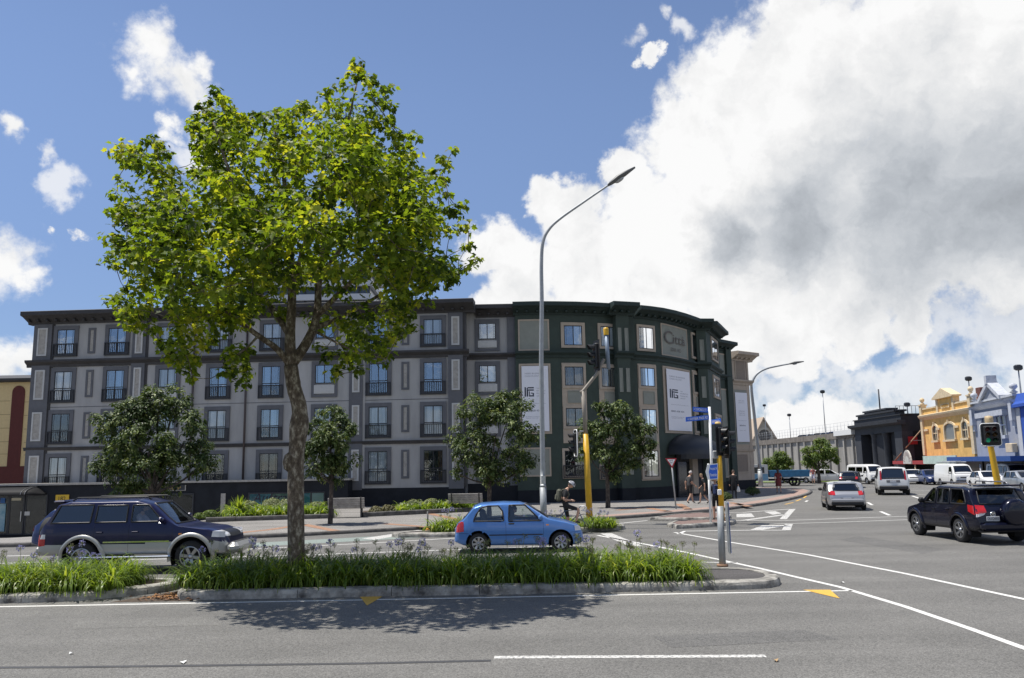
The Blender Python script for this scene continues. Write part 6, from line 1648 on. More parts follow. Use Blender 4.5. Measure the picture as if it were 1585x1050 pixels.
for k, (x, y, r_, lab) in enumerate(((385, 799, 12, 'pale flowering shrub at the left end of the teal window'), (420, 797.5, 13, 'pale flowering shrub under the script lettering'), (442, 797, 12, 'pale flowering shrub just left of the mottled trunk'), (490, 796, 10, 'pale flowering shrub between trunk and slim tree'), (640, 793, 10, 'pale flowering shrub right of the olive shrubs'), (668, 791.5, 10, 'pale flowering shrub in the middle of the right garden bed'), (696, 790, 8, 'small pale flowering shrub beside the second bench'))):
    bush('shrub', x, y + 1, r_ * 1.35, lab, M_WBUSH, 2600, .10, .95, 'pale flowering shrubs')
for k, (x, y, lab) in enumerate(((1165, 768, 'low dark green shrub at the foot of the beige end wall'), (1122, 776, 'dark green shrub beside the entrance steps'))):
    bush('shrub', x, y, 11, lab, M_POHU, 1800, .1, .8, 'shrubs at the building foot')
# spiky yucca
b = P(369, 806, .05); t = thing('yucca', b, 'spiky bright green yucca left of the teal shop window', 'plant')
lv = MB(); lv.r = []
for i in range(70):
    az, el = VR.uniform(0, 6.283), rad(VR.uniform(5, 80)); d = Vector((math.cos(az) * math.cos(el), math.sin(az) * math.cos(el), math.sin(el))); q = d.cross(Vector((0, 0, 1))).normalized() * .045; o_ = b + Vector((0, 0, .55)); L2 = VR.uniform(.55, .8)
    i0 = len(lv.v); lv.v += [o_ - q * .6, o_ + q * .6, o_ + d * L2 * .5 + q, o_ + d * L2 * .5 - q, o_ + d * L2]; lv.f += [(i0, i0 + 1, i0 + 2, i0 + 3), (i0 + 3, i0 + 2, i0 + 4)]; lv.m += [0, 0]; lv.sm += [False] * 2; rv = clamp(VR.gauss(.6, .15)); lv.r += [rv, rv]
lv.build('leaves', M_AGA, t); mb = MB(); mb.tube([b, b + Vector((0, 0, .6))], .07, 8); mb.build('stem', M_BARK2, t)
# ------------------------------------------------------------------ vehicles
M_TYRE = mat('tyre', (0.018, 0.018, 0.019), .85); M_RIM = mat('alloy', (0.45, 0.46, 0.48), .3, .9); M_TRIM = mat('black_trim', (0.014, 0.014, 0.016), .45)
M_UNDER = mat('underbody', (0.008, 0.008, 0.009), .9); M_SEAT = mat('seat_grey', (0.07, 0.07, 0.075), .9); M_TAIL = mat('tail_red', (0.42, 0.012, 0.015), .15, coat=.6); M_TAILW = mat('lamp_clear', (0.62, 0.62, 0.64), .12, coat=.6)
M_AMB = mat('indicator', (0.75, 0.25, 0.02), .2, coat=.5); M_CHROME = mat('chrome', (0.7, 0.71, 0.72), .12, 1.0); M_PLATE = mat('plate_white', (0.55, 0.56, 0.58), .4)
G_CLEAR = glass('car_glass', (0.80, 0.86, 0.86), .05); G_TINT = glass('car_glass_tinted', (0.22, 0.25, 0.27), .06); G_DARK = glass('car_glass_dark', (0.06, 0.07, 0.08), .07)
def paint(name, col, metal=.35, rough=.32, coat=.55): return mat(name, col, rough, metal, coat=coat, spec=.3)
class Body:
    def __init__(s, sp):
        s.sp = sp; s.L, s.W = sp['L'], sp['W'] / 2
        s.top, s.belt, s.plan, s.sill = sp['top'], sp['belt'], sp['plan'], sp['sill']; s.k = sp.get('tumble', .22)
    def zt(s, x): return interp(s.top, x)
    def zb(s, x): return min(interp(s.belt, x), s.zt(x) - .015)
    def zs(s, x): return interp(s.sill, x)
    def w(s, x): return s.W * interp(s.plan, x)
    def ylow(s, x, z):
        zs, zb = s.zs(x), s.zb(x); t = clamp((z - zs) / max(.05, zb - zs)); w = s.w(x)
        return w * (1 - .075 * max(0, (.22 - t) / .22) ** 2 - .035 * max(0, (t - .55) / .45) ** 2)
    def yside(s, x, z):
        zb = s.zb(x)
        return s.ylow(x, z) if z <= zb else s.ylow(x, zb) - s.k * (z - zb)
    def crown(s, x):
        zt, zb = s.zt(x), s.zb(x); return min(.085, .4 * (zt - zb) + .006)
    def ring(s, x):
        zs, zb, zt = s.zs(x), s.zb(x), s.zt(x); c = s.crown(x); ze = zt - c; out = [(0, zs, 0), (s.w(x) * .84, zs, 0)]
        for i in range(13):
            z = lerp(zs + .03, zb, i / 12); out.append((s.ylow(x, z), z, 1))
        for i in range(1, 9):
            z = lerp(zb, max(ze, zb + .004), i / 8); out.append((s.yside(x, z), z, 2))
        ye = out[-1][0]
        for i in range(1, 9):
            a = math.pi / 2 * i / 8; out.append((ye * (math.cos(a) ** .8), ze + c * math.sin(a), 3))
        return out
    def ztop(s, x, y):
        c = s.crown(x); zt = s.zt(x); ye = max(.05, s.yside(x, zt - c)); r = min(1, abs(y) / ye)
        return zt - c + c * math.sqrt(max(0, 1 - r ** 2.2))
    def endx(s, y, z, rear):
        x = s.L if rear else 0.0; st = -.006 if rear else .006
        for i in range(420):
            if s.zs(x) - .02 <= z <= s.ztop(x, y) and abs(y) <= s.yside(x, z): return x
            x += st
        return x
    def P(s, x, y, z): return Vector((s.L / 2 - x, y, z))
def quadgrid(cs, n, m):
    a, b, c, d = cs
    return [[(lerp(lerp(a[0], b[0], i / n), lerp(d[0], c[0], i / n), j / m), lerp(lerp(a[1], b[1], i / n), lerp(d[1], c[1], i / n), j / m)) for i in range(n + 1)] for j in range(m + 1)]
def gridmesh(mb, rows, m=0, flip=False, smooth=True):
    b = len(mb.v); n = len(rows[0])
    for r_ in rows: mb.v += r_
    for j in range(len(rows) - 1):
        for i in range(n - 1):
            f = (b + j * n + i, b + j * n + i + 1, b + (j + 1) * n + i + 1, b + (j + 1) * n + i); mb.f.append(tuple(reversed(f)) if flip else f); mb.m.append(m); mb.sm.append(smooth)
def wheel_mesh(R_, w, spokes=6, rimm=None):
    mb = MB(); M = Matrix.Rotation(rad(90), 3, 'X')
    mb.lathe([(R_ * .64, -w * .5), (R_ * .86, -w * .52), (R_ * .97, -w * .42), (R_, -w * .25), (R_, w * .25), (R_ * .97, w * .42), (R_ * .86, w * .52), (R_ * .64, w * .5)], (0, 0, 0), 28, M)
    ty = mb.mesh('tyre', [M_TYRE])
    mb = MB(); mb.lathe([(R_ * .66, -w * .42), (R_ * .66, w * .49), (R_ * .60, w * .47), (R_ * .58, w * .2), (0.03, w * .16)], (0, 0, 0), 28, M, 1)
    mb.lathe([(R_ * .58, -w * .42), (.02, -w * .40)], (0, 0, 0), 20, M, 1)
    mb.lathe([(R_ * .66, w * .49), (R_ * .66, w * .505), (R_ * .585, w * .48)], (0, 0, 0), 28, M, 0)
    mb.lathe([(R_ * .16, w * .2), (R_ * .16, w * .42), (0, w * .45)], (0, 0, 0), 14, M, 0)
    for i in range(spokes):
        a = 2 * math.pi * i / spokes; Rm = Matrix.Rotation(a, 3, 'Y'); q = R_ * .085
        vs = [(-q, -w * .34, R_ * .1), (q, -w * .34, R_ * .1), (q * 1.3, -w * .46, R_ * .62), (-q * 1.3, -w * .46, R_ * .62), (-q, -w * .1, R_ * .1), (q, -w * .1, R_ * .1), (q * 1.3, -w * .28, R_ * .62), (-q * 1.3, -w * .28, R_ * .62)]
        mb.hexa([Rm @ Vector(v) for v in vs], 0)
    return ty, mb.mesh('rim', [rimm or M_RIM, M_TRIM])
WHEELS = {}
def poly_in(poly, x, z): return inside(poly, x, z)
def car(name, lab, sp, loc, heading, col, group='vehicles on the road', z=0.0, cat='car', glassm=None):
    """local +X is forward; stations x run from the nose backwards"""
    B = Body(sp); L = B.L
    t = thing(name, Vector((loc[0], loc[1], z)), lab, cat, group, heading)
    N_ = sp.get('n', 96); xs = sorted(set([round(L * i / N_, 4) for i in range(N_ + 1)] + [round(L * v, 4) for v in (.002, .005, .015, .985, .995, .998)]))
    rings = [B.ring(x) for x in xs]; K = len(rings[0])
    wheels = sp['wheels']; Rw = sp['R']; Ra = sp.get('arch', Rw + .075); zc = Rw
    wins = sp['side']
    two = sp.get('two')
    mb = MB()
    for side in (1, -1):
        b = len(mb.v)
        for x, rg in zip(xs, rings):
            for (y, zz_, kd) in rg:
                X, Z = x, zz_
                if kd <= 2:
                    for wx in wheels:
                        dx, dz = X - wx, Z - zc; d = math.hypot(dx, dz)
                        if kd >= 1 and Ra * .86 < d < Ra and d > 0: X = wx + dx / d * Ra; Z = zc + dz / d * Ra
                if X != x: y = B.yside(X, Z)
                mb.v.append(B.P(X, y * side, Z))
        for i in range(len(xs) - 1):
            for j in range(K - 1):
                q = [(i, j), (i + 1, j), (i + 1, j + 1), (i, j + 1)]
                cx = (xs[i] + xs[i + 1]) / 2; czs = sum(rings[a][c][1] for a, c in q) / 4
                if j < 15 and any(math.hypot(cx - wx, czs - zc) < Ra * .93 and (j >= 1 or abs(cx - wx) < Ra) for wx in wheels): continue
                if 2 <= j and any(poly_in(p_, cx, czs) for p_ in wins) and rings[i][j][2] in (1, 2): continue
                f = [b + a * K + c for a, c in q]
                mat_i = 1 if j == 0 else (2 if two and czs < two(cx) and j < 15 else 0)
                mb.f.append(tuple(f) if side < 0 else tuple(reversed(f))); mb.m.append(mat_i); mb.sm.append(True)
        # end caps
        for e, i in ((0, 0), (1, len(xs) - 1)):
            for j in range(1, K - 2):
                a = [b + i * K + 0, b + i * K + j, b + i * K + j + 1]
                if (e == 0) == (side > 0): a.reverse()
                mb.f.append(tuple(a)); mb.m.append(0); mb.sm.append(False)
            a = [b + i * K + 0, b + i * K + K - 2, b + i * K + K - 1]
            if (e == 0) == (side > 0): a.reverse()
            mb.f.append(tuple(a)); mb.m.append(0); mb.sm.append(False)
    # cut windscreen and back glass out of the shell
    ws, rs_ = sp['screen'], sp.get('rear')
    def in_end(cs, y, z_): return cs and poly_in(cs, y, z_)
    kf = []; 
    for k, f in enumerate(mb.f):
        c = sum((mb.v[i] for i in f), Vector()) / len(f); x = L / 2 - c.x
        if (x < L * .5 and x > .3 and in_end(ws, c.y, c.z)) or (rs_ and x > L * .6 and in_end(rs_, c.y, c.z) and not sp.get('flatrear')):
            continue
        kf.append(k)
    mb.f = [mb.f[k] for k in kf]; mb.m = [mb.m[k] for k in kf]; mb.sm = [mb.sm[k] for k in kf]
    body = mb.build('body', [col, M_UNDER, sp.get('col2', M_TRIM)], t, False)
    gm = glassm or G_TINT
    def sidepatch(cs, off, n=8, m=5):
        o = []
        for sd in (1, -1):
            o.append((sd, [[B.P(x, (B.yside(x, z_) + off) * sd, z_) for (x, z_) in r_] for r_ in quadgrid(cs, n, m)]))
        return o
    def spatch(nm, cs, m_, off=.006, par=None, n=8, m=5):
        for sd, rows in sidepatch(cs, off, n, m):
            q = MB(); gridmesh(q, rows, 0, sd < 0); q.build(nm, m_, par or t, False)
    def epatch(nm, cs, m_, rear, off=.008, par=None, n=8, m=5, mirror=False):
        for sd in ((1, -1) if mirror else (1,)):
            rows = [[B.P(B.endx(y * sd, z_, rear) + (off if rear else -off), y * sd, z_) for (y, z_) in r_] for r_ in quadgrid(cs, n, m)]
            q = MB(); gridmesh(q, rows, 0, (sd > 0) == rear); o = q.build(nm, m_, par or t, False)
        return o
    def trimloop(nm, pts3, r_, m_, par): 
        q = MB(); q.tube(pts3 + [pts3[0]], r_, 5, 0, True, False); q.build(nm, m_, par, False)
    wnds = []
    for k, p_ in enumerate(wins):
        cs = sp['sideq'][k]
        for sd, rows in sidepatch(cs, -.004, 10, 6):
            q = MB(); gridmesh(q, rows, 0, sd < 0); o = q.build('side_window', sp.get('glassk', {}).get(k, gm), t, False)
            lo = []
            for i in range(len(p_)):
                a, c = p_[i], p_[(i + 1) % len(p_)]
                for s_ in range(4): xx, zz_ = lerp(a[0], c[0], s_ / 4), lerp(a[1], c[1], s_ / 4); lo.append(B.P(xx, (B.yside(xx, zz_) + .002) * sd, zz_))
            trimloop('window_trim', lo, .022, M_TRIM, o)
    for cs, rear in ((ws, False), (rs_, True)):
        if not cs: continue
        o = epatch('windscreen' if not rear else 'rear_window', cs, gm if not (rear and sp.get('flatrear')) else sp['flatrear'], rear, .0 if not (rear and sp.get('flatrear')) else .01, None, 12, 8)
        lo = []
        for i in range(4):
            a, c = cs[i], cs[(i + 1) % 4]
            for s_ in range(6): y, z_ = lerp(a[0], c[0], s_ / 6), lerp(a[1], c[1], s_ / 6); lo.append(B.P(B.endx(y, z_, rear), y, z_))
        trimloop('window_trim', lo, .024, M_TRIM, o)
    # wheels and wells
    key = (Rw, sp.get('spokes', 6))
    if key not in WHEELS: WHEELS[key] = wheel_mesh(Rw, sp.get('ww', .2), sp.get('spokes', 6))
    ty, ri = WHEELS[key]
    for wx in wheels:
        for sd in (1, -1):
            wh = bpy.data.objects.new('wheel', ty); COL.objects.link(wh); wh.parent = t; wh.location = B.P(wx, (B.W - .115) * sd, Rw); wh.rotation_euler = (0, R.uniform(0, 1), 0 if sd < 0 else math.pi)
            rm = bpy.data.objects.new('rim', ri); COL.objects.link(rm); rm.parent = wh
            q = MB(); n = 14; rows = []
            for yy in (B.W * .965, B.W - .42):
                rows.append([B.P(wx + Ra * math.cos(a), yy * sd, zc + Ra * math.sin(a)) for a in [rad(-25 + 230 * i / n) for i in range(n + 1)]])
            gridmesh(q, rows); i0 = len(q.v); q.add([B.P(wx, (B.W - .42) * sd, zc)] + [Vector(v) for v in rows[1]], [(0, i + 1, i + 2) for i in range(n)]); q.build('wheel_well', M_UNDER, t, False)
            if sp.get('flare'):
                rows = []
                for rr, oy in ((Ra - .01, .012), (Ra - .01, .045), (Ra + .06, .04), (Ra + .085, .006)):
                    rows.append([B.P(wx + rr * math.cos(a), (B.yside(wx + rr * math.cos(a), max(B.zs(wx), zc + rr * math.sin(a))) + oy) * sd, zc + rr * math.sin(a)) for a in [rad(-12 + 204 * i / 24) for i in range(25)]])
                q = MB(); gridmesh(q, rows, 0, sd < 0); q.build('wheel_flare', sp['flare'], t, False)
    # cabin
    z0 = B.zs(L / 2) + .12; fx = sp['seats']
    q = MB(); q.box((0, 0, z0), (L * .62, B.W * 1.7, .06)); q.build('cabin_floor', M_UNDER, t, False)
    for k, sx in enumerate(fx):
        for sd in (1, -1):
            q = MB(); q.box(B.P(sx, sd * B.W * .43, z0 + .25), (.48, .48, .18), 0, None, .06); q.box(B.P(sx + .27, sd * B.W * .43, z0 + .58), (.16, .46, .58), 0, Matrix.Rotation(rad(-14), 3, 'Y'), .06); q.box(B.P(sx + .38, sd * B.W * .43, z0 + .95), (.1, .26, .18), 0, None, .04); q.build('seat', M_SEAT, t, False)
    dz = B.zb(sp['dash']) - .03
    q = MB(); q.box(B.P(sp['dash'], 0, dz - .12), (.42, B.W * 1.62, .2), 0, None, .06); q.build('dashboard', M_TRIM, t, False)
    q = MB(); c = B.P(sp['dash'] + .32, -B.W * .43, dz); ax = Matrix.Rotation(rad(-65), 3, 'Y')
    q.tube([c + ax @ Vector((.18 * math.cos(a), .18 * math.sin(a), 0)) for a in [i * math.pi / 8 for i in range(17)]], .014, 6, 0, True, False); q.build('steering_wheel', M_TRIM, t, False)
    # mirrors, door seams and handles
    mx, mz = sp['mirror']
    for sd in (1, -1):
        q = MB(); y = B.yside(mx, mz); q.box(B.P(mx + .02, (y + .12) * sd, mz + .06), (.12, .19, .15), 0, None, .045); q.box(B.P(mx - .02, (y + .03) * sd, mz + .01), (.06, .1, .05)); q.build('wing_mirror', sp.get('mirc', col), t, False)
    for dx in sp['seams']:
        for sd in (1, -1):
            q = MB(); n = 10; za, zb_ = B.zs(dx) + .06, B.zb(dx) - .01
            q.tube([B.P(dx, (B.yside(dx, lerp(za, zb_, i / n)) - .003) * sd, lerp(za, zb_, i / n)) for i in range(n + 1)], .006, 4, 0, False, False); q.build('door_seam', M_UNDER, t, False)
    for (hx, hz) in sp['handles']:
        for sd in (1, -1):
            q = MB(); q.box(B.P(hx, (B.yside(hx, hz) + .014) * sd, hz), (.17, .03, .04), 0, None, .012); q.build('door_handle', sp.get('hcol', col), t, False)
    for (nm, cs, m_, off) in sp.get('spatch', []): spatch(nm, cs, m_, off)
    for (nm, cs, m_, rear, mir) in sp.get('epatch', []): epatch(nm, cs, m_, rear, .012, mirror=mir)
    for (nm, c, d, m_, rear) in sp.get('ebox', []):
        x = B.endx(c[0], c[1], rear); q = MB(); q.box(B.P(x + (d[0] / 2 - .03) * (1 if rear else -1), c[0], c[1]), d, 0, None, min(d) * .35); q.build(nm, m_, t, False)
    if sp.get('plate'):
        for rear, zz_, tx in sp['plate']:
            x = B.endx(0 if not isinstance(zz_, tuple) else zz_[1], zz_ if not isinstance(zz_, tuple) else zz_[0], rear); yy, zq = (0, zz_) if not isinstance(zz_, tuple) else (zz_[1], zz_[0])
            q = MB(); q.box(B.P(x + (.02 if rear else -.02), yy, zq), (.02, .38, .13), 0, None, .006); pl = q.build('number_plate', M_PLATE, t, False)
            sg = 1 if rear else -1
            M = frame(B.P(x + .031 * sg, yy, zq), (0, -1, 0) if rear else (0, 1, 0), (0, 0, 1))
            if tx: text_mesh(tx, .33, .085, M, M_INK, 'lettering', pl, .002, False)
    return t, B

def quad(x0, x1, x2, x3, zl, zu): return [(x0, zl), (x1, zl), (x2, zu), (x3, zu)]
# generic shapes -----------------------------------------------------------
def hatch(L, W, H, three=False):
    k = L / 3.72; h = H / 1.43
    sp = dict(L=L, W=W, top=[(0, .46 * h), (.012 * k, .58 * h), (.05 * k, .64 * h), (.12 * k, .74 * h), (.5 * k, .86 * h), (.88 * k, .93 * h), (1.0 * k, .97 * h), (1.55 * k, 1.33 * h), (1.8 * k, 1.41 * h), (2.3 * k, 1.43 * h), (2.95 * k, 1.40 * h), (3.15 * k, 1.33 * h), (3.5 * k, .93 * h), (3.66 * k, .82 * h), (3.70 * k, .62 * h), (3.72 * k, .40 * h)],
              belt=[(0, .46 * h), (.1 * k, .68 * h), (.9 * k, .88 * h), (2 * k, .91 * h), (3.3 * k, .93 * h), (3.6 * k, .78 * h), (3.72 * k, .38 * h)],
              plan=[(0, .62), (.08 * k, .80), (.25 * k, .92), (.6 * k, .985), (1.2 * k, 1), (2.8 * k, 1), (3.3 * k, .96), (3.6 * k, .88), (3.68 * k, .80), (3.72 * k, .66)],
              sill=[(0, .26), (.2, .20), (L - .3, .22), (L, .32)], wheels=(.66 * k, 3.02 * k), R=.285, screen=[(-.56 * W / 1.6, .965 * h), (.56 * W / 1.6, .965 * h), (.48 * W / 1.6, 1.345 * h), (-.48 * W / 1.6, 1.345 * h)],
              rear=[(-.53 * W / 1.6, .97 * h), (.53 * W / 1.6, .97 * h), (.46 * W / 1.6, 1.31 * h), (-.46 * W / 1.6, 1.31 * h)], seats=(1.75 * k, 2.6 * k), dash=1.2 * k, mirror=(1.22 * k, .93 * h), seams=(1.12 * k, 2.17 * k), handles=[(2.0 * k, .80 * h)],
              spokes=6, ww=.18)
    a1 = quad(1.27 * k, 2.14 * k, 2.10 * k, 1.66 * k, .945 * h, 1.325 * h); a2 = quad(2.27 * k, 3.12 * k, 2.96 * k, 2.29 * k, .95 * h, 1.315 * h)
    sp['sideq'] = [a1, a2]; sp['side'] = [[(x, z) for x, z in q] for q in sp['sideq']]
    return sp
def wagon(L, W, H, belt=1.18, hood=1.12, screen0=1.35, screen1=1.95, rear0=4.25, rear1=4.6, sill=.36, wb=(.86, 3.54), Rw=.36, wins=None):
    sp = dict(L=L, W=W, top=[(0, .62), (.03, .84), (.1, .94), (.5, hood - .06), (screen0 - .1, hood), (screen0, hood + .04), (screen1, H - .09), (screen1 + .35, H), (rear0 - .3, H), (rear0, H - .07), (rear1, belt + .0), (L - .03, belt - .15), (L - .01, .62), (L, .5)],
              belt=[(0, .58), (.12, .86), (screen0, belt - .05), (2.4, belt), (rear1, belt + .01), (L - .05, belt - .2), (L, .48)], plan=[(0, .66), (.06, .80), (.2, .92), (.55, .985), (1, 1), (rear0, 1), (rear1, .97), (L - .04, .93), (L, .84)],
              sill=[(0, .40), (.25, sill), (L - .3, sill + .02), (L, .46)], wheels=wb, R=Rw, screen=[(-W * .37, hood + .05), (W * .37, hood + .05), (W * .315, H - .12), (-W * .315, H - .12)],
              rear=[(-W * .36, belt + .06), (W * .36, belt + .06), (W * .31, H - .14), (-W * .31, H - .14)], seats=(screen1 + .1, screen1 + 1.0), dash=screen0 + .22, mirror=(screen0 + .28, belt + .02), seams=(screen0 + .05, screen0 + 1.12, screen0 + 2.0), handles=[(screen0 + .98, belt - .12), (screen0 + 1.88, belt - .12)], tumble=.2, spokes=6, ww=.23)
    zl, zu = belt + .04, H - .15
    q1 = quad(screen0 + .30, screen0 + 1.08, screen0 + 1.08, screen1 + .06, zl, zu); q2 = quad(screen0 + 1.20, screen0 + 1.98, screen0 + 1.95, screen0 + 1.20, zl, zu); q3 = quad(screen0 + 2.12, rear1 - .22, rear0 - .14, screen0 + 2.09, zl, zu)
    sp['sideq'] = wins or [q1, q2, q3]; sp['side'] = [list(q) for q in sp['sideq']]
    return sp
def van(L=4.7, W=1.70, H=1.95):
    sp = dict(L=L, W=W, top=[(0, .55), (.02, .86), (.08, 1.0), (.18, 1.08), (.55, 1.62), (.78, 1.84), (1.15, H - .02), (1.6, H), (L - .3, H), (L - .08, H - .08), (L - .02, 1.1), (L - .01, .6), (L, .5)], belt=[(0, .5), (.08, .92), (.4, 1.08), (L - .05, 1.1), (L, .48)],
              plan=[(0, .84), (.05, .92), (.2, .98), (.5, 1), (L - .1, 1), (L, .95)], sill=[(0, .36), (.2, .28), (L - .2, .28), (L, .38)], wheels=(.72, 3.3), R=.31, screen=[(-.70, 1.10), (.70, 1.10), (.60, 1.74), (-.60, 1.74)], rear=[(-.62, 1.15), (.62, 1.15), (.58, 1.68), (-.58, 1.68)],
              seats=(1.05,), dash=.5, mirror=(.62, 1.12), seams=(.5, 1.35, 2.5), handles=[(1.22, .98)], tumble=.14, spokes=8, ww=.19)
    sp['sideq'] = [quad(.56, 1.27, 1.27, .80, 1.12, 1.66)]; sp['side'] = [list(q) for q in sp['sideq']]
    return sp
def sedan(L=4.5, W=1.72, H=1.40):
    sp = dict(L=L, W=W, top=[(0, .48), (.04, .62), (.15, .70), (.8, .82), (1.15, .87), (1.3, .91), (1.95, 1.34), (2.3, H), (2.9, H - .01), (3.2, H - .06), (3.8, .97), (4.0, .95), (4.4, .90), (L - .03, .72), (L, .45)], belt=[(0, .46), (.15, .64), (1.2, .84), (3.8, .91), (4.4, .84), (L, .43)], plan=[(0, .66), (.08, .82), (.25, .93), (.6, .985), (1, 1), (3.6, 1), (4.2, .95), (L - .06, .86), (L, .7)],
              sill=[(0, .28), (.2, .2), (L - .3, .22), (L, .34)], wheels=(.85, 3.45), R=.30, screen=[(-.62, .93), (.62, .93), (.52, 1.32), (-.52, 1.32)], rear=[(-.58, 1.0), (.58, 1.0), (.50, 1.31), (-.50, 1.31)], seats=(2.1, 3.0), dash=1.55, mirror=(1.6, .9), seams=(1.45, 2.5, 3.35), handles=[(2.35, .78), (3.2, .78)], spokes=6, ww=.19)
    sp['sideq'] = [quad(1.62, 2.45, 2.42, 2.02, .92, 1.31), quad(2.55, 3.45, 3.12, 2.52, .92, 1.31)]; sp['side'] = [list(q) for q in sp['sideq']]
    return sp
def light_set(sp, L, W, zh, zt, hw=.2, th=.22):
    sp.setdefault('epatch', []); sp.setdefault('spatch', [])
    sp['epatch'] += [('headlight', [(W * .5 - .12 - hw * 1.25, zh - .06), (W * .5 - .14, zh - .06), (W * .5 - .14, zh + .06), (W * .5 - .12 - hw * 1.25, zh + .06)], M_TAILW, False, True), ('tail_light', [(W * .5 - .12 - hw * .85, zt - th / 2), (W * .5 - .12, zt - th / 2), (W * .5 - .15, zt + th / 2), (W * .5 - .12 - hw * .85, zt + th / 2)], M_TAIL, True, True),
                     ('grille', [(-.38, zh - .05), (.38, zh - .05), (.38, zh + .045), (-.38, zh + .045)], M_TRIM, False, False)]
    return sp

# 1 dark blue four wheel drive, left
SIL = paint('silver_cladding', (0.40, 0.40, 0.385), .4, .4); NAVY = paint('suv_navy', (0.007, 0.007, 0.045), .1, .28, .45)
sp = wagon(4.72, 1.76, 1.82, 1.22, 1.14, 1.32, 1.95, 4.28, 4.56, .44, (.90, 3.58), .39); Ls = 4.72
sp['sideq'][2] = quad(3.42, 4.40, 4.20, 3.38, 1.26, 1.69); sp['side'][2] = list(sp['sideq'][2]); sp['glassk'] = {2: G_DARK, 1: G_TINT}
sp.update(two=lambda x: .75, col2=SIL, flare=SIL, arch=.50, seams=(1.36, 2.44, 3.30), handles=[(2.28, 1.02), (3.16, 1.02)])
sp['epatch'] = [('headlight', [(.42, .86), (.80, .86), (.78, 1.0), (.42, 1.0)], M_TAILW, False, True), ('grille', [(-.40, .84), (.40, .84), (.40, 1.0), (-.40, 1.0)], M_TRIM, False, False), ('tail_light', [(.70, .72), (.84, .72), (.82, .98), (.70, .98)], M_TAIL, True, True)]
sp['spatch'] = [('headlight', [(.10, .84), (.40, .86), (.38, 1.0), (.10, .98)], M_TAILW, .006), ('indicator', [(1.12, .93), (1.2, .93), (1.2, .97), (1.12, .97)], M_AMB, .012), ('tail_light', [(4.50, .72), (4.66, .70), (4.64, .88), (4.50, .88)], M_TAIL, .006), ('tail_light_clear', [(4.50, .88), (4.64, .88), (4.60, .99), (4.50, .99)], M_TAILW, .006), ('side_strip', [(1.42, .76), (3.06, .76), (3.06, .795), (1.42, .795)], M_CHROME, .012)]
sp['ebox'] = [('bumper', (0, .58), (.30, 1.66, .26), SIL, False), ('bumper', (0, .58), (.12, 1.5, .2), SIL, True)]
sp['plate'] = [(False, .62, None)]
fwl, fwr = D(121, 880, 20.9), D(294, 880, 20.9)
cx = (fwl.x + fwr.x) / 2 - (Ls / 2 - (.90 + 3.58) / 2)
SUV, Bs = car('four_wheel_drive', 'dark blue four wheel drive with silver lower body driving behind the left median', sp, (cx, 20.9 + .88), rad(1.0), NAVY, glassm=G_CLEAR)
q = MB()
for sd in (1, -1): q.box((-.1, sd * .92, .42), (2.3, .2, .05), 0, None, .02)
q.build('running_board', M_CHROME, SUV, False)
for sd in (1, -1):
    q = MB(); q.tube([(.35, sd * .62, 1.80), (.25, sd * .62, 1.86), (-1.5, sd * .62, 1.87), (-1.62, sd * .62, 1.80)], .02, 6); q.build('roof_rail', M_TRIM, SUV, False)
q = MB(); q.box((-1.98, 0, 1.78), (.3, 1.2, .06), 0, None, .025); q.build('spoiler', NAVY, SUV, False)
ty, ri = WHEELS[(.39, 6)]
w_ = bpy.data.objects.new('spare_wheel', ty); COL.objects.link(w_); w_.parent = SUV; w_.location = (-Ls / 2 - .16, .1, .98); w_.rotation_euler = (0, 0, rad(-90)); 
# 2 small blue hatchback
MIC = paint('micra_blue', (0.085, 0.215, 0.53), .3, .3, .7)
sp = hatch(3.74, 1.60, 1.44, True); k = 3.74 / 3.72
sp['belt'] = [(0, .44), (.1, .66), (.9, .86), (2, .87), (3.3, .90), (3.6, .78), (3.74, .38)]
sp['sideq'] = [quad(1.22, 2.16, 2.14, 1.68, .90, 1.345), [(2.34, .905), (3.19, .905), (2.92, 1.325), (2.42, 1.335)]]; sp['side'] = [list(q) for q in sp['sideq']]
sp['side'][1] = [(2.30, .91), (2.6, .905), (3.18, .905), (3.10, 1.10), (2.95, 1.29), (2.75, 1.335), (2.45, 1.335), (2.33, 1.18)]
sp.update(two=None, seams=(1.16, 2.24), handles=[(2.08, .83)], hcol=M_TRIM, mirc=paint('micra_mirror', (0.11, 0.245, 0.55), .1), spokes=7)
sp['epatch'] = [('headlight', [(.38, .60), (.66, .60), (.62, .74), (.40, .74)], M_TAILW, False, True), ('tail_light', [(.62, .60), (.72, .60), (.70, .90), (.62, .90)], M_TAIL, True, True), ('grille', [(-.22, .60), (.22, .60), (.22, .70), (-.22, .70)], M_TRIM, False, False)]
sp['spatch'] = [('tail_light', [(3.46, .62), (3.66, .60), (3.62, .86), (3.46, .88)], M_TAIL, .006), ('headlight', [(.06, .60), (.24, .60), (.26, .74), (.12, .73)], M_TAILW, .006), ('indicator', [(1.0, .76), (1.08, .76), (1.08, .795), (1.0, .795)], M_AMB, .012), ('rubbing_strip', [(1.18, .50), (2.72, .50), (2.72, .53), (1.18, .53)], M_TRIM, .012)]
sp['spatch'] += [('bumper_seam', [(.05, .575), (.40, .55), (.40, .558), (.05, .583)], M_TRIM, .004), ('bumper_seam', [(3.32, .56), (3.69, .57), (3.69, .578), (3.32, .568)], M_TRIM, .004)]
sp['plate'] = [(True, .62, None)]
a, b2 = D(704, 840, 24.2), D(902, 840, 24.2)
MICRA, Bm = car('small_hatchback', 'small metallic blue three door hatchback in the lane behind the planted median', sp, ((a.x + b2.x) / 2, 24.2 + .8), rad(.5), MIC, glassm=G_CLEAR)
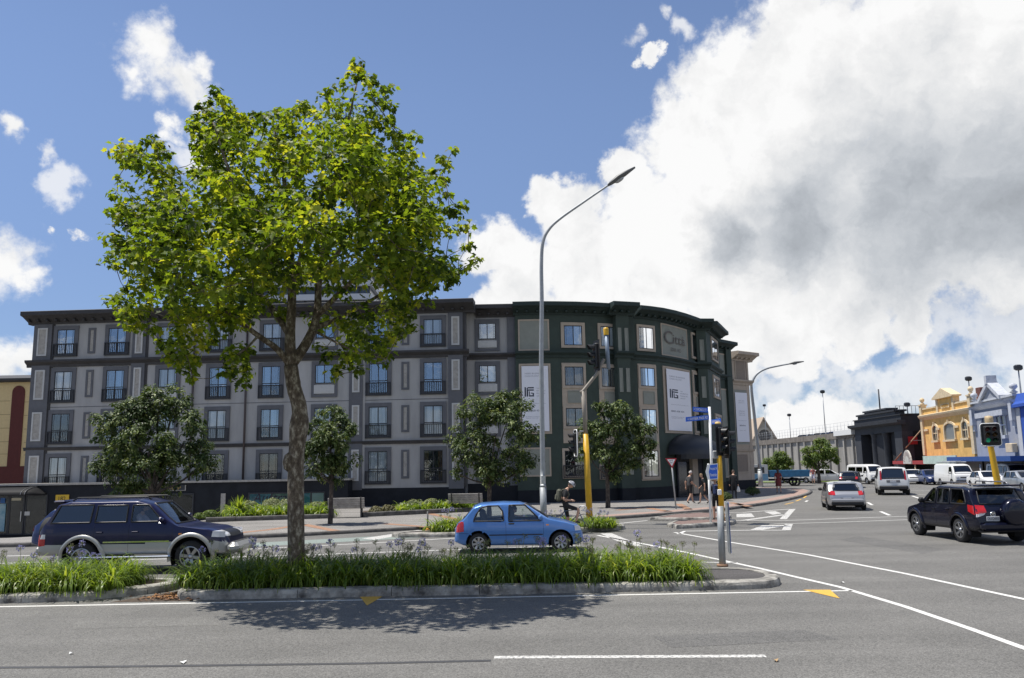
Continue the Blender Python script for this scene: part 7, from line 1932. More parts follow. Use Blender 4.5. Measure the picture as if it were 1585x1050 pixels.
# 3 dark navy SUV turning at the right
RAVC = paint('rav_navy', (0.005, 0.006, 0.018), .2, .25, .5)
sp = wagon(4.42, 1.82, 1.69, 1.08, 1.02, 1.12, 1.85, 3.95, 4.25, .34, (.90, 3.46), .36)
sp['sideq'] = [quad(1.52, 2.16, 2.16, 1.98, 1.10, 1.54), quad(2.28, 2.98, 2.94, 2.28, 1.11, 1.55), quad(3.08, 3.90, 3.66, 3.04, 1.13, 1.55)]; sp['side'] = [list(q) for q in sp['sideq']]
sp['top'] = [(0, .52), (.015, .64), (.06, .74), (.15, .82), (.35, .90), (.7, .98), (1.0, 1.03), (1.12, 1.07), (1.85, 1.58), (2.25, 1.68), (3.5, 1.67), (3.95, 1.60), (4.25, 1.10), (4.38, .95), (4.41, .62), (4.42, .5)]; sp['belt'] = [(0, .48), (.06, .68), (.35, .86), (1.2, 1.01), (2.4, 1.06), (4.2, 1.10), (4.38, .9), (4.42, .48)]
sp.update(two=lambda x: .44, col2=mat('rav_sill', (0.02, 0.02, 0.026), .5), glassk={1: G_DARK, 2: G_DARK}, flare=RAVC, arch=.435, seams=(1.30, 2.22, 3.02), handles=[(2.08, .93), (2.88, .95)], mirror=(1.50, 1.10), mirc=M_TRIM)
sp['epatch'] = [('tail_light', [(.58, .90), (.86, .86), (.82, 1.12), (.56, 1.10)], M_TAIL, True, True), ('tail_light_clear', [(.66, .84), (.86, .78), (.85, .87), (.60, .91)], M_TAILW, True, True), ('headlight', [(.45, .70), (.78, .70), (.76, .84), (.45, .82)], M_TAILW, False, True)]
sp['spatch'] = [('tail_light', [(4.02, .93), (4.30, .84), (4.24, 1.10), (3.98, 1.12)], M_TAIL, .01), ('indicator', [(1.06, .78), (1.12, .78), (1.12, .81), (1.06, .81)], M_TAILW, .01)]
sp['ebox'] = [('bumper', (0, .52), (.20, 1.68, .24), RAVC, True), ('bumper_lower', (0, .39), (.17, 1.6, .10), M_TRIM, True)]
sp['plate'] = [(True, (.735, .42), None)]
hd = rad(91); dirv = Vector((math.cos(hd), math.sin(hd), 0)); lf = Vector((-dirv.y, dirv.x, 0))
rw = P(1492, 839.5); c = rw - lf * .80 + dirv * (3.46 - 4.42 / 2)
RAV, Br = car('navy_suv', 'dark navy compact SUV with spare wheel on its tailgate turning at the right', sp, (c.x, c.y), hd, RAVC, glassm=G_TINT)
x = Br.endx(.42, .735, True)
text_mesh('DUQ602', .33, .085, frame(Br.P(x + .034, .42, .735), (0, -1, 0), (0, 0, 1)), M_INK, 'lettering', RAV, .004, False)
q = MB(); Mw = Matrix.Rotation(rad(-90), 3, 'Y'); q.lathe([(0, .30), (.25, .30), (.34, .27), (.38, .2), (.39, .05), (.36, .0), (0, 0)], Br.P(4.40, -.16, .92), 30, Mw); q.build('spare_wheel_cover', RAVC, RAV, False)
for sd in (1, -1):
    q = MB(); q.tube([(.30, sd * .60, 1.66), (.22, sd * .60, 1.74), (-1.35, sd * .58, 1.74), (-1.5, sd * .57, 1.66)], .022, 6); q.build('roof_rail', mat('rail_grey', (0.2, 0.2, 0.22), .4, .6), RAV, False)
q = MB(); q.box((-1.86, 0, 1.66), (.32, 1.28, .05), 0, None, .02); q.build('spoiler', RAVC, RAV, False)
q = MB(); q.lathe([(.075, 0), (.085, .012), (.06, .02), (.055, .01)], Br.P(Br.endx(.40, .86, True) + .005, .40, .86), 18, Mw); q.box(Br.P(Br.endx(.4, .86, True) + .012, .40, .86), (.01, .02, .13)); q.box(Br.P(Br.endx(.4, .86, True) + .012, .40, .88), (.01, .13, .02)); q.build('badge', M_CHROME, RAV, False)
# 4 silver hatch ahead
SILV = paint('bmw_silver', (0.42, 0.42, 0.43), .6, .3)
sp = hatch(4.23, 1.84, 1.40); light_set(sp, 4.23, 1.75, .66, .86, .26, .2)
sp['sideq'] = [quad(1.52, 2.42, 2.38, 1.92, .945, 1.315), quad(2.52, 3.35, 3.15, 2.52, .95, 1.31)]; sp['side'] = [list(q) for q in sp['sideq']]; sp['spatch'] = [('tail_light', [(3.92, .78), (4.14, .76), (4.10, .93), (3.9, .95)], M_TAIL, .008)]
sp.update(seams=(1.35, 2.47, 3.3), handles=[(2.3, .84), (3.15, .85)], mirc=M_TRIM); sp['ebox'] = [('bumper', (0, .50), (.16, 1.55, .2), SILV, True), ('bumper_lower', (0, .34), (.13, 1.5, .14), M_TRIM, True)]; sp['plate'] = [(True, .56, None)]
sp['epatch'] += [('plate_recess', [(-.3, .48), (.3, .48), (.3, .62), (-.3, .62)], M_TRIM, True, False)]
c = P(1304, 790); car('silver_hatchback', 'silver hatchback driving away up the street', sp, (c.x + .6, c.y + 1.4), rad(90 - 15.5), SILV, glassm=G_DARK)
# 5 silver van further up
VS = paint('vito_silver', (0.62, 0.62, 0.61), .15, .35)
sp = wagon(4.75, 2.02, 1.90, 1.10, 1.05, 1.0, 1.75, 4.55, 4.68, .32, (.95, 4.05), .33); light_set(sp, 4.75, 1.9, .75, 1.35, .14, .62)
sp.update(R=.33); sp['ebox'] = [('bumper', (0, .52), (.16, 1.8, .26), M_TRIM, True)]; sp['plate'] = [(True, .93, None)]; sp['epatch'] += [('plate_recess', [(-.42, .86), (.42, .86), (.42, 1.03), (-.42, 1.03)], mat('recess_grey', (0.12, 0.12, 0.13), .5), True, False)]
c = P(1381, 767); car('silver_van', 'silver passenger van with tall red tail lights driving away', sp, (c.x + 1.0, c.y + 2.2), rad(90 - 21), VS, glassm=G_DARK)
# 6 dark hatch beyond
BK = paint('golf_black', (0.012, 0.013, 0.016), .2, .25)
sp = hatch(4.15, 1.74, 1.46); light_set(sp, 4.15, 1.74, .66, .88, .24, .2); sp['plate'] = [(True, .6, None)]
c = P(1316, 756); car('black_hatchback', 'black hatchback far up the street left of the silver van', sp, (c.x + .8, c.y + 1.8), rad(90 - 26), BK, glassm=G_DARK)
# 7 white hiace-like vans
WH = paint('van_white', (0.72, 0.72, 0.70), .0, .35)
def white_van(px, py, hd, lab, rack=True, windows=False, Yoff=0):
    sp = van(); light_set(sp, 4.7, 1.7, .78, 1.0, .2, .4)
    if windows: sp['sideq'] = sp['sideq'] + [quad(1.5, 2.7, 2.7, 1.5, 1.14, 1.66), quad(2.85, 4.3, 4.25, 2.85, 1.14, 1.66)]; sp['side'] = [list(q) for q in sp['sideq']]
    sp['ebox'] = [('bumper', (0, .45), (.14, 1.6, .2), M_TRIM, False)]
    c = P(px, py); t, B = car('white_van', lab, sp, (c.x, c.y), hd, WH, 'white vans', cat='van', glassm=G_DARK)
    if rack:
        q = MB()
        for k in range(4): q.box((1.1 - k * .9, 0, 2.04), (.05, 1.4, .04))
        for sd in (-.66, .66): q.tube([(1.2, sd, 2.08), (-1.9, sd, 2.08)], .03, 6)
        q.box((-.2, 0, 2.12), (2.9, .5, .09), 0, None, .02); q.build('roof_rack', M_GALV, t, False)
    return t
white_van(1478, 752.5, rad(-97), 'white panel van with roof rack waiting in front of the yellow building'); white_van(1562, 752, rad(-97), 'white windowed van with roof rack at the right edge behind the signal pole', True, True); white_van(1341, 749, rad(-84), 'white van turning beside the black hatchback', False, True)
# 8 parked and oncoming cars
def simple(shape, name, lab, px, py, hd, colr, g='parked and oncoming cars', z=0.0, pos=None, **kw):
    sp = shape(**kw) if kw else shape(); light_set(sp, sp['L'], sp['W'], .66, .8); sp['n'] = 56
    c = P(px, py) if pos is None else Vector(pos)
    return car(name, lab, sp, (c.x, c.y), hd, colr, g, z if pos is None else pos[2], glassm=G_DARK)
CW = paint('car_white', (0.70, 0.70, 0.69), 0, .35); CB = paint('car_blue', (0.02, 0.04, 0.13), .3, .3); CS = paint('car_silver', (0.38, 0.40, 0.42), .5, .35); CD = paint('car_charcoal', (0.03, 0.032, 0.036), .3, .3); CR = paint('car_red', (0.35, 0.02, 0.02), .2, .3)
Hh = dict(L=4.2, W=1.7, H=1.46)
simple(sedan, 'white_sedan', 'white low sedan parked right of the silver van', 1413, 749, rad(-112), CW); simple(sedan, 'blue_sedan', 'dark blue sedan nose on between white sedan and white van', 1440, 750, rad(-100), CB); simple(sedan, 'white_sedan', 'white sedan half hidden behind the roof of the navy SUV', 1530, 757, rad(-98), CW)
simple(hatch, 'pale_hatchback', 'pale hatchback at the right edge behind the navy SUV', 1588, 760, rad(-98), CS, **Hh); simple(hatch, 'white_wagon', 'white estate car by the car park tree', 1283, 747, rad(-18), CW, **Hh); simple(hatch, 'silver_hatchback', 'small silver car left of the white estate', 1260, 746, rad(195), CS, **Hh); simple(hatch, 'white_hatchback', 'white car nose just right of the blue truck', 1233, 748, rad(-40), CW, **Hh)
# car on the far kerb behind the four wheel drive
simple(hatch, 'dark_hatchback', 'dark blue car half hidden behind the rear of the four wheel drive', 164, 852, rad(0), CB, **Hh)
for k, (px, colr, cn) in enumerate(((1222, CD, 'charcoal'), (1236, CS, 'silver'), (1246, CD, 'dark'), (1256, CS, 'pale'), (1268, CB, 'blue'), (1278, CR, 'red'), (1288, CD, 'black'), (1303, CR, 'red'))):
    s_ = CPF.hit(px, 672)[0]; p = CPF.at(s_, -3.2)
    simple(hatch, 'parked_car', '%s car roof above the car park wall, %s from the left in its row' % (cn, ['first', 'second', 'third', 'fourth', 'fifth', 'sixth', 'seventh', 'eighth'][k]), 0, 0, rad(-60 + 15 * (k % 3)), colr, 'cars on the car park roof', pos=(p.x, p.y, CPZ - .92), **Hh)
# blue tray truck
c = P(1204, 752.5); c = Vector((c.x, c.y, 0)); t = thing('tray_truck', c, 'old truck with white and blue cab and blue steel tray on the side street', 'truck', None, rad(172))
TBL = mat('truck_blue', (0.03, 0.16, 0.30), .5, var=.2, vscale=3); TLB = mat('truck_light_blue', (0.16, 0.34, 0.50), .5, var=.15, vscale=3)
q = MB(); q.prism([(1.0, .55), (2.75, .55), (2.75, 1.2), (2.55, 1.9), (2.35, 2.1), (1.0, 2.1)], -.95, .95, lambda a, b, h: (a, h, b)); cab = q.build('cab', mat('truck_white', (0.6, 0.6, 0.58), .5, var=.1), t, False)
q = MB(); q.prism([(1.02, .6), (2.76, .6), (2.76, 1.2), (1.02, 1.2)], -.97, .97, lambda a, b, h: (a, h, b)); q.build('cab_lower', TLB, cab, False)
for sd in (-.975, .975):
    q = MB(); q.prism([(1.35, 1.3), (2.55, 1.3), (2.42, 1.85), (1.35, 1.85)], sd - .004, sd + .004, lambda a, b, h: (a, h, b)); q.build('side_window', mat('truck_glass', (0.03, 0.035, 0.04), .08), cab, False)
q = MB(); q.box((2.70, 0, 1.55), (.04, 1.6, .5), 0, Matrix.Rotation(rad(-16), 3, 'Y')); q.build('windscreen', MATS['truck_glass'], cab, False)
for (cx_, cy_, dx, dy) in ((-1.0, -1.02, 3.7, .06), (-1.0, 1.02, 3.7, .06), (-2.83, 0, .06, 2.1), (.83, 0, .06, 2.1)):
    q = MB(); q.box((cx_, cy_, 1.22), (dx, dy, .62), 0, None, .01); q.build('tray_side', TBL, t, False)
q = MB(); q.box((-1.0, 0, .92), (3.7, 2.0, .1)); q.build('tray_floor', TBL, t, False); q = MB(); q.box((0, 0, .62), (5.0, .8, .18)); q.build('chassis', M_UNDER, t, False)
ty, ri = WHEELS[(.39, 6)]
for wx in (1.95, -1.6):
    for sd in (1, -1):
        w_ = bpy.data.objects.new('wheel', ty); COL.objects.link(w_); w_.parent = t; w_.location = (wx, sd * .85, .40); w_.scale = (1.08, 1.3, 1.08); w_.rotation_euler = (0, 0, 0 if sd < 0 else math.pi)
# ------------------------------------------------------------------ people
SKIN = mat('skin', (0.50, 0.30, 0.21), .6, var=.08); HAIR = mat('hair_brown', (0.05, 0.03, 0.02), .7, var=.3, vscale=30); HAIRG = mat('hair_grey', (0.45, 0.42, 0.40), .7); HAIRB = mat('hair_blonde', (0.20, 0.13, 0.07), .7)
CL = {k: mat('cloth_' + k, c, .9, var=.15, vscale=14, bump=.2, bscale=50) for k, c in dict(black=(0.018, 0.018, 0.02), charcoal=(0.055, 0.055, 0.06), olive=(0.10, 0.10, 0.075), white=(0.66, 0.65, 0.62), red=(0.16, 0.03, 0.03), blue=(0.02, 0.035, 0.10), lilac=(0.42, 0.40, 0.50), coral=(0.40, 0.14, 0.12)).items()}
SHOE = mat('shoe', (0.03, 0.028, 0.026), .6)
JOBS = []
STAND = dict(pel=(0, 0, .95), wst=(0, 0, 1.10), che=(0, .01, 1.34), nek=(0, .02, 1.50), hed=(0, .05, 1.57), shL=(-.18, .0, 1.42), elL=(-.24, -.02, 1.14), wrL=(-.25, .10, .90), shR=(.18, 0, 1.42), elR=(.24, -.02, 1.14), wrR=(.25, .10, .90),
             hiL=(-.09, 0, .90), knL=(-.10, .03, .50), anL=(-.10, 0, .09), toL=(-.11, .15, .04), hiR=(.09, 0, .90), knR=(.10, .03, .50), anR=(.10, 0, .09), toR=(.11, .15, .04))
RADII = dict(pel=.145, wst=.125, che=.15, nek=.058, hed=.05, shL=.07, elL=.045, wrL=.03, shR=.07, elR=.045, wrR=.03, hiL=.092, knL=.06, anL=.042, toL=.035, hiR=.092, knR=.06, anR=.042, toR=.035)
BONES = [('pel', 'wst'), ('wst', 'che'), ('che', 'nek'), ('nek', 'hed'), ('che', 'shL'), ('shL', 'elL'), ('elL', 'wrL'), ('che', 'shR'), ('shR', 'elR'), ('elR', 'wrR'), ('pel', 'hiL'), ('hiL', 'knL'), ('knL', 'anL'), ('anL', 'toL'), ('pel', 'hiR'), ('hiR', 'knR'), ('knR', 'anR'), ('anR', 'toR')]
def person(lab, loc, rz, pose, wear, scale=1.0, hair=HAIR, hat=None, skirt=None, pack=None, bag=None, sleeves='short', legs='short', helmet=False, hidden_legs=False, longhair=False, name='person', fat=1.0):
    """local +Y is the way the person faces; wear = (top material, bottom material)"""
    J = dict(STAND); J.update(pose); J = {k: Vector(v) * scale for k, v in J.items()}
    t = thing(name, Vector(loc), lab, 'person', None, rz)
    names = list(J); bm = bmesh.new(); lay = bm.verts.layers.skin.verify(); vs = {}
    for k in names:
        v = bm.verts.new(J[k]); r_ = RADII[k] * scale * (fat if k in ('pel', 'wst', 'che') else 1); v[lay].radius = (r_, r_ * (.78 if k in ('pel', 'wst', 'che') else 1)); v[lay].use_root = (k == 'pel'); vs[k] = v
    for a, b in BONES: bm.edges.new((vs[a], vs[b]))
    me = bpy.data.meshes.new('sk'); bm.to_mesh(me); bm.free()
    o = bpy.data.objects.new('sk', me); COL.objects.link(o)
    o.modifiers.new('s', 'SKIN'); m = o.modifiers.new('u', 'SUBSURF'); m.levels = 2; m.render_levels = 2
    JOBS.append(dict(o=o, t=t, J=J, wear=wear, s=scale, sleeves=sleeves, legs=legs))
    s = scale; hd = J['hed']; nk = J['nek']; up = (hd - nk).normalized(); fw = Vector((0, 1, 0)) if abs(up.y) < .9 else Vector((0, 0, -1)); fw = (fw - up * fw.dot(up)).normalized(); rt = fw.cross(up); Mh = Matrix((rt, fw, up)).transposed(); c = hd + up * .115 * s
    q = MB(); n, k = 12, 10
    for i in range(k + 1):
        a = math.pi * i / k
        for j in range(n):
            b = 2 * math.pi * j / n; v = Vector((.074 * math.sin(a) * math.cos(b), .094 * math.sin(a) * math.sin(b), .118 * math.cos(a)))
            if v.z < -.02: v.x *= .88 + .12 * (1 + v.z / .12); v.y = v.y * .92 + .008
            if math.sin(b) > .95 and -.03 < v.z < .02: v.y += .014
            q.v.append(c + Mh @ (v * s))
    for i in range(k):
        for j in range(n): q.f.append((i * n + j, (i + 1) * n + j, (i + 1) * n + (j + 1) % n, i * n + (j + 1) % n)); q.m.append(0); q.sm.append(True)
    for sx in (-1, 1):
        q.box(c + Mh @ Vector((sx * .076 * s, 0, -.005 * s)), (.018 * s, .035 * s, .055 * s), 0, Mh, .006)
        q.box(c + Mh @ Vector((sx * .03 * s, .088 * s, .012 * s)), (.02 * s, .008 * s, .009 * s), 1, Mh)
    q.box(c + Mh @ Vector((0, .09 * s, -.055 * s)), (.04 * s, .008 * s, .008 * s), 2, Mh); q.box(c + Mh @ Vector((0, .098 * s, -.018 * s)), (.02 * s, .028 * s, .036 * s), 0, Mh, .008)
    hd_ = q.build('head', [SKIN, M_INK, mat('lips', (0.30, 0.11, 0.09), .6)], t, False)
    q = MB(); ks = 7
    for i in range(ks + 1):
        a = (math.pi * .60) * i / ks
        for j in range(n):
            b = 2 * math.pi * j / n; drop = 1.0 if math.sin(b) < .35 else .68; aa = a * drop
            v = Vector((.083 * math.sin(aa) * math.cos(b), .103 * math.sin(aa) * math.sin(b) - .006, .128 * math.cos(aa))); q.v.append(c + Mh @ (v * s))
    for i in range(ks):
        for j in range(n): q.f.append((i * n + j, (i + 1) * n + j, (i + 1) * n + (j + 1) % n, i * n + (j + 1) % n)); q.m.append(0); q.sm.append(True)
    if longhair: q.tube([c + Mh @ Vector((0, -.05 * s, .03 * s)), c + Mh @ Vector((0, -.10 * s, -.1 * s)), c + Mh @ Vector((0, -.12 * s, -.32 * s))], [.085 * s, .09 * s, .04 * s], 8)
    q.build('hair', hair, hd_, False)
    if helmet:
        q = MB()
        for i in range(7):
            a = math.pi * .52 * i / 6
            for j in range(16):
                b = 2 * math.pi * j / 16; q.v.append(c + Mh @ (Vector((.105 * math.sin(a) * math.cos(b), .145 * math.sin(a) * math.sin(b), .125 * math.cos(a) + .035)) * s))
        for i in range(6):
            for j in range(16): q.f.append((i * 16 + j, (i + 1) * 16 + j, (i + 1) * 16 + (j + 1) % 16, i * 16 + (j + 1) % 16)); q.m.append(1 if (j % 4 == 1 and 1 < i < 5) else 0); q.sm.append(True)
        q.build('helmet', [mat('helmet_silver', (0.42, 0.42, 0.45), .35), M_INK], t, False)
    if hat:
        q = MB(); q.lathe([(0, .17), (.07, .165), (.10, .12), (.11, .05), (.16, .035), (.165, .02), (.10, .02)], (0, 0, 0), 14, None); 
        for v in q.v: v[:] = c + Mh @ (v * s * 1.35) - up * .02 * s
        q.build('hat', hat, t, False)
    if skirt:
        q = MB(); pr = [(.135, .04), (.17, -.08), (.20, -.30), (.22, -.46)]; q.lathe([(r_ * s, z * s) for r_, z in pr], J['pel'] + Vector((0, 0, .06 * s)), 16); q.build('skirt', skirt, t, False)
    if pack:
        ch = J['che'].lerp(J['wst'], .35); bk = (J['che'] - J['wst']).normalized(); f2 = (Vector((0, 1, 0)) - bk * bk.y).normalized(); Mp = Matrix((Vector((1, 0, 0)), f2, bk)).transposed(); q = MB(); q.box(ch - f2 * .22 * s, (.30 * s, .18 * s, .44 * s), 0, Mp, .06 * s); q.box(ch - f2 * .31 * s - bk * .08 * s, (.22 * s, .07 * s, .2 * s), 0, Mp, .03 * s); pk = q.build('backpack', pack, t, False)
        q = MB()
        for sx in (-1, 1): q.tube([ch + Mp @ Vector((sx * .1 * s, -.14 * s, .2 * s)), ch + Mp @ Vector((sx * .12 * s, .0, .25 * s)), ch + Mp @ Vector((sx * .12 * s, .135 * s, .08 * s)), ch + Mp @ Vector((sx * .14 * s, .06 * s, -.16 * s))], .02 * s, 5)
        q.build('strap', pack, pk, False)
    if bag:
        w = J['wrR']; q = MB(); q.lathe([(.02, -.1), (.09, -.22), (.12, -.40), (.10, -.46), (0, -.47)], w, 10); q.build('carrier_bag', bag, t, False)
    # hands: palm, four fingers, thumb
    q = MB()
    for sd, w, e in ((-1, J['wrL'], J['elL']), (1, J['wrR'], J['elR'])):
        d = (w - e).normalized(); a = d.cross(Vector((0, 1, 0))); a = a.normalized() if a.length > .1 else Vector((1, 0, 0)); b = a.cross(d)
        q.tube([w, w + d * .04 * s, w + d * .085 * s], [.026 * s, .036 * s, .034 * s], 8)
        for i in range(4):
            o_ = w + d * .08 * s + b * (-.03 + .02 * i) * s; l = (.062, .072, .068, .052)[i] * s; q.tube([o_, o_ + d * l * .5, o_ + d * l * .9 + a * .02 * s * sd], [.0095 * s, .009 * s, .007 * s], 6)
        o_ = w + d * .025 * s - b * .03 * s; q.tube([o_, o_ - b * .03 * s + d * .03 * s, o_ - b * .035 * s + d * .062 * s], [.012 * s, .011 * s, .008 * s], 6)
    q.build('hands', SKIN, t, False)
    return t, J
def finish_people():
    dg = bpy.context.evaluated_depsgraph_get(); dg.update()
    for jb in JOBS:
        o = jb['o']; me = bpy.data.meshes.new_from_object(o.evaluated_get(dg)); J = jb['J']; s = jb['s']
        for m in (SKIN, jb['wear'][0], jb['wear'][1], SHOE): me.materials.append(m)
        for p in me.polygons:
            c = p.center; best = (9, None, 0)
            for a, b in BONES:
                A, B_ = J[a], J[b]; e = B_ - A; tt = clamp((c - A).dot(e) / e.length_squared); d = (c - A - e * tt).length - .5 * lerp(RADII[a], RADII[b], tt) * s
                if d < best[0]: best = (d, (a, b), tt)
            (a, b), tt = best[1], best[2]; k = 1
            if a == 'nek' or (b == 'nek' and tt > .8): k = 0
            elif a.startswith('el'): k = 1 if jb['sleeves'] == 'long' else 0
            elif a.startswith('sh'): k = 1 if (jb['sleeves'] == 'long' or tt < .72) else 0
            elif a.startswith('hi') or b.startswith('hi') or (a == 'pel' and tt < .35): k = 2 if (jb['legs'] != 'bare' or tt < .5 or a == 'pel') else 0
            elif a.startswith('kn'): k = 2 if jb['legs'] == 'long' else 0
            elif a.startswith('an'): k = 3
            if a.startswith('hi') and jb['legs'] == 'short' and tt > .85: k = 0
            p.material_index = k; p.use_smooth = True
        link('body', me, jb['t']); bpy.data.objects.remove(o)
WALK = dict(elL=(-.24, -.12, 1.16), wrL=(-.24, -.10, .90), elR=(.24, .02, 1.15), wrR=(.22, .22, .98), knL=(-.10, .16, .52), anL=(-.10, .22, .10), toL=(-.11, .37, .06), knR=(.10, -.02, .50), anR=(.10, -.26, .14), toR=(.10, -.14, .04))
fz = lambda p: (p.x, p.y, .13 + zfar(p.x, p.y))
p = P(1069, 780, .13); person('man in dark grey shirt and black shorts walking past the entrance', fz(p), rad(-70), WALK, (CL['charcoal'], CL['black']), 1.04, HAIRG, fat=1.25)
p = P(1090, 780.5, .13); person('woman in black dress walking behind the man at the entrance', fz(p), rad(70), WALK, (CL['black'], CL['black']), .95, HAIRB, skirt=CL['black'], legs='bare')
p = P(1110, 805.5, .12); person('person in white sun hat with dark backpack standing behind the yellow pole', (p.x, p.y, .13), rad(0), dict(wrR=(.2, .28, 1.15), elR=(.26, .05, 1.14)), (CL['charcoal'], CL['black']), .97, HAIR, hat=CL['white'], pack=CL['blue'])
p = P(1137, 773, .13); person('person in dark suit carrying a white bag near the building corner', fz(p), rad(-20), dict(knR=(.1, .08, .52)), (CL['black'], CL['black']), 1.02, HAIR, bag=CL['white'], sleeves='long', legs='long')
p = P(1206, 764, .13); person('woman with long dark hair in dark red dress walking by the corner lamp', fz(p), rad(-10), WALK, (CL['red'], CL['black']), .99, HAIR, skirt=CL['red'], legs='bare', longhair=True)
p = P(1259.5, 750); person('distant person in coral top crossing the side street', (p.x, p.y, 0), rad(160), WALK, (CL['coral'], CL['lilac']), 1.0, HAIR)
# cyclist standing astride a bicycle
b = P(880, 826); CY0 = Vector((b.x, b.y, 0))
CYP = dict(pel=(0, -.08, 1.00), wst=(0, -.12, 1.16), che=(0, -.08, 1.40), nek=(0, -.02, 1.55), hed=(0, .05, 1.62), shL=(-.18, -.08, 1.47), elL=(-.24, -.18, 1.20), wrL=(-.12, .12, 1.16), shR=(.18, -.08, 1.47), elR=(.25, -.18, 1.20), wrR=(.13, .12, 1.16),
           hiL=(-.09, -.06, .95), knL=(-.14, .02, .52), anL=(-.20, -.04, .10), toL=(-.21, .11, .05), hiR=(.09, -.05, .96), knR=(.12, .38, .84), anR=(.12, .26, .42), toR=(.12, .42, .38))
person('cyclist with helmet and backpack astride a road bicycle behind the blue hatchback', CY0, rad(-86), CYP, (CL['black'], CL['black']), 1.02, HAIR, helmet=True, pack=CL['olive'])
bk = thing('bicycle', CY0, 'road bicycle with white drop handlebars under the cyclist', 'bicycle', None, rad(4))
M_FR = mat('bike_frame', (0.10, 0.15, 0.22), .35, .2, coat=.5); M_BT = mat('bike_tyre', (0.02, 0.02, 0.02), .8); M_WT = mat('bar_tape', (0.7, 0.68, 0.66), .6)
for wx in (-.42, .60):
    q = MB(); q.tube([(wx + .335 * math.cos(a), 0, .345 + .335 * math.sin(a)) for a in [i * math.pi / 16 for i in range(33)]], .013, 6, 0, True, False); w_ = q.build('wheel', M_BT, bk, False)
    q = MB()
    for i in range(18): a = i * math.pi / 9; q.tube([(wx, .015 * (-1) ** i, .345), (wx + .325 * math.cos(a), 0, .345 + .325 * math.sin(a))], .0018, 3, 0, False, False)
    q.tube([(wx, -.04, .345), (wx, .04, .345)], .02, 8); q.build('spokes', M_GALV, w_, False)
q = MB()
for a, b in (((-.02, 0, .29), (-.14, 0, .86)), ((-.02, 0, .29), (.42, 0, .74)), ((-.13, 0, .80), (.40, 0, .86)), ((.40, 0, .88), (.43, 0, .70)), ((-.02, .03, .29), (-.42, .04, .345)), ((-.02, -.03, .29), (-.42, -.04, .345)), ((-.13, .02, .80), (-.42, .04, .345)), ((-.13, -.02, .80), (-.42, -.04, .345)), ((.43, .03, .70), (.60, .04, .345)), ((.43, -.03, .70), (.60, -.04, .345)), ((-.14, 0, .86), (-.16, 0, .95)), ((.40, 0, .88), (.46, 0, .96))): q.tube([a, b], .016, 6)
q.build('frame', M_FR, bk, False)
q = MB(); q.box((-.18, 0, .97), (.27, .13, .05), 0, None, .02); q.build('saddle', M_TRIM, bk, False)
q = MB(); q.tube([(.47, -.2, .96), (.47, .2, .96)], .013, 6)
for sd in (-.2, .2): q.tube(bent([(.47, sd, .96), (.60, sd, .965), (.66, sd, .90), (.60, sd, .82), (.50, sd, .81)], 5), .017, 6)
q.build('handlebar', M_WT, bk, False)
q = MB(); q.lathe([(.085, -.004), (.09, 0), (.085, .004), (.03, .004)], (-.02, -.06, .29), 16, Matrix.Rotation(rad(90), 3, 'X')); q.tube([(-.02, -.07, .29), (.10, -.07, .40)], .01, 5); q.tube([(-.02, .07, .29), (-.14, .07, .18)], .01, 5); q.box((.12, -.11, .41), (.09, .08, .02)); q.build('crank', M_GALV, bk, False)
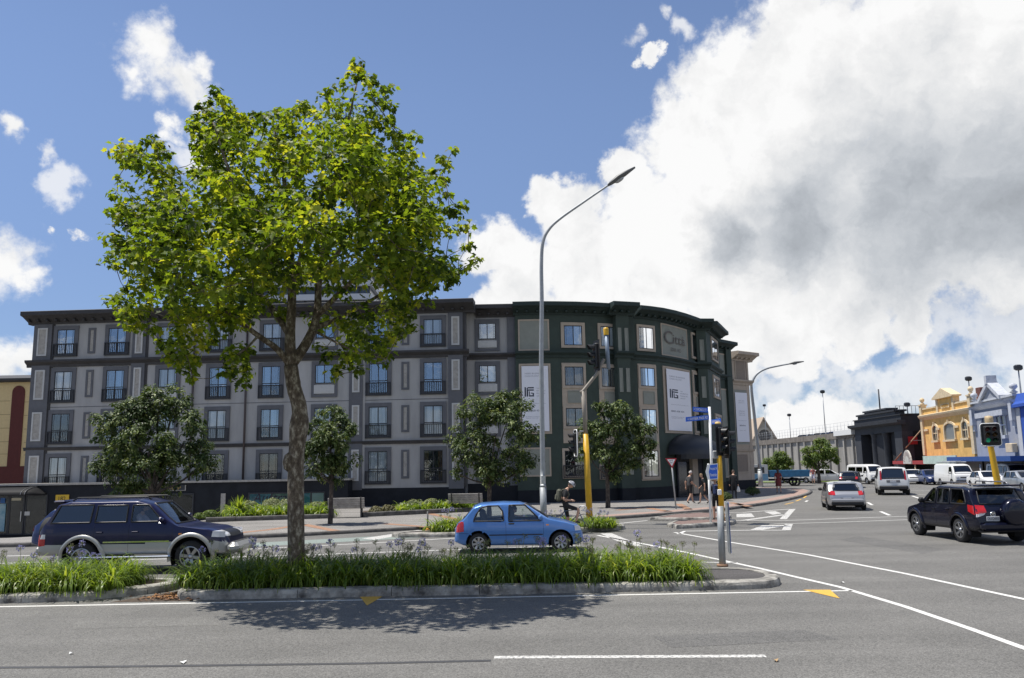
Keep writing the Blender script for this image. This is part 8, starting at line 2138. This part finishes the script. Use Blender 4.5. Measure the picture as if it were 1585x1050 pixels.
# people in the cars
SIT = dict(pel=(0, 0, .10), wst=(0, -.05, .24), che=(0, -.10, .46), nek=(0, -.08, .62), hed=(0, -.04, .69), shL=(-.18, -.10, .54), elL=(-.22, .08, .34), wrL=(-.13, .34, .42), shR=(.18, -.10, .54), elR=(.22, .08, .34), wrR=(.13, .34, .42), hiL=(-.10, .06, .10), knL=(-.12, .44, .16), anL=(-.12, .58, -.20), toL=(-.12, .70, -.24), hiR=(.10, .06, .10), knR=(.12, .44, .16), anR=(.12, .58, -.20), toR=(.12, .70, -.24))
def rider(lab, carobj, Bd, x, y, zz_, wear, hair, sc=1.0, longhair=False):
    v = Bd.P(x, y, zz_); v.rotate(carobj.rotation_euler); v = v + carobj.location
    person(lab, v, carobj.rotation_euler.z - rad(90), SIT, wear, sc, hair, longhair=longhair, sleeves='long', legs='long')
rider('driver in pale shirt at the wheel of the four wheel drive', SUV, Bs, 2.25, -.40, .82, (CL['lilac'], CL['charcoal']), HAIR)
rider('driver with dark hair in the small blue hatchback', MICRA, Bm, 2.02, -.36, .46, (CL['charcoal'], CL['charcoal']), HAIR, .94, True)
rider('passenger in the small blue hatchback', MICRA, Bm, 2.10, .36, .44, (CL['black'], CL['black']), HAIR, .90)
finish_people()
# ------------------------------------------------------------------ pieces that can be told apart become parts of their own
def split_loose(o, name):
    me = o.data; n = len(me.vertices); par = list(range(n))
    def find(i):
        while par[i] != i: par[i] = par[par[i]]; i = par[i]
        return i
    for p in me.polygons:
        vs = p.vertices; r0 = find(vs[0])
        for v in vs[1:]: par[find(v)] = r0
    grp = {}
    for p in me.polygons: grp.setdefault(find(p.vertices[0]), []).append(p)
    if len(grp) < 2: return
    for k, ps in grp.items():
        idx = {}; vs = []; fs = []
        for p in ps:
            f = []
            for v in p.vertices:
                if v not in idx: idx[v] = len(vs); vs.append(tuple(me.vertices[v].co))
                f.append(idx[v])
            fs.append(f)
        m = bpy.data.meshes.new(name); m.from_pydata(vs, [], fs)
        for q in me.materials: m.materials.append(q)
        c = bpy.data.objects.new(name, m); COL.objects.link(c); c.parent = o.parent; c.location = o.location
    bpy.data.objects.remove(o)
for o in list(bpy.data.objects):
    base = o.name.split('.')[0]
    if base in ('glazing_bar', 'gable_pier', 'coping', 'joint', 'impost_band', 'corbel', 'gable_moulding', 'running_board', 'sign_rays', 'awning_rib', 'door_frame', 'bracket'): split_loose(o, {'joint': 'wall_joint', 'sign_rays': 'sign_ray'}.get(base, base))
    elif base == 'eave_brackets': split_loose(o, 'eave_bracket')
    elif base in ('twigs', 'fence', 'hands', 'spokes', 'lettering', 'logo', 'roof_railing', 'railing', 'branches'): o['kind'] = 'stuff'
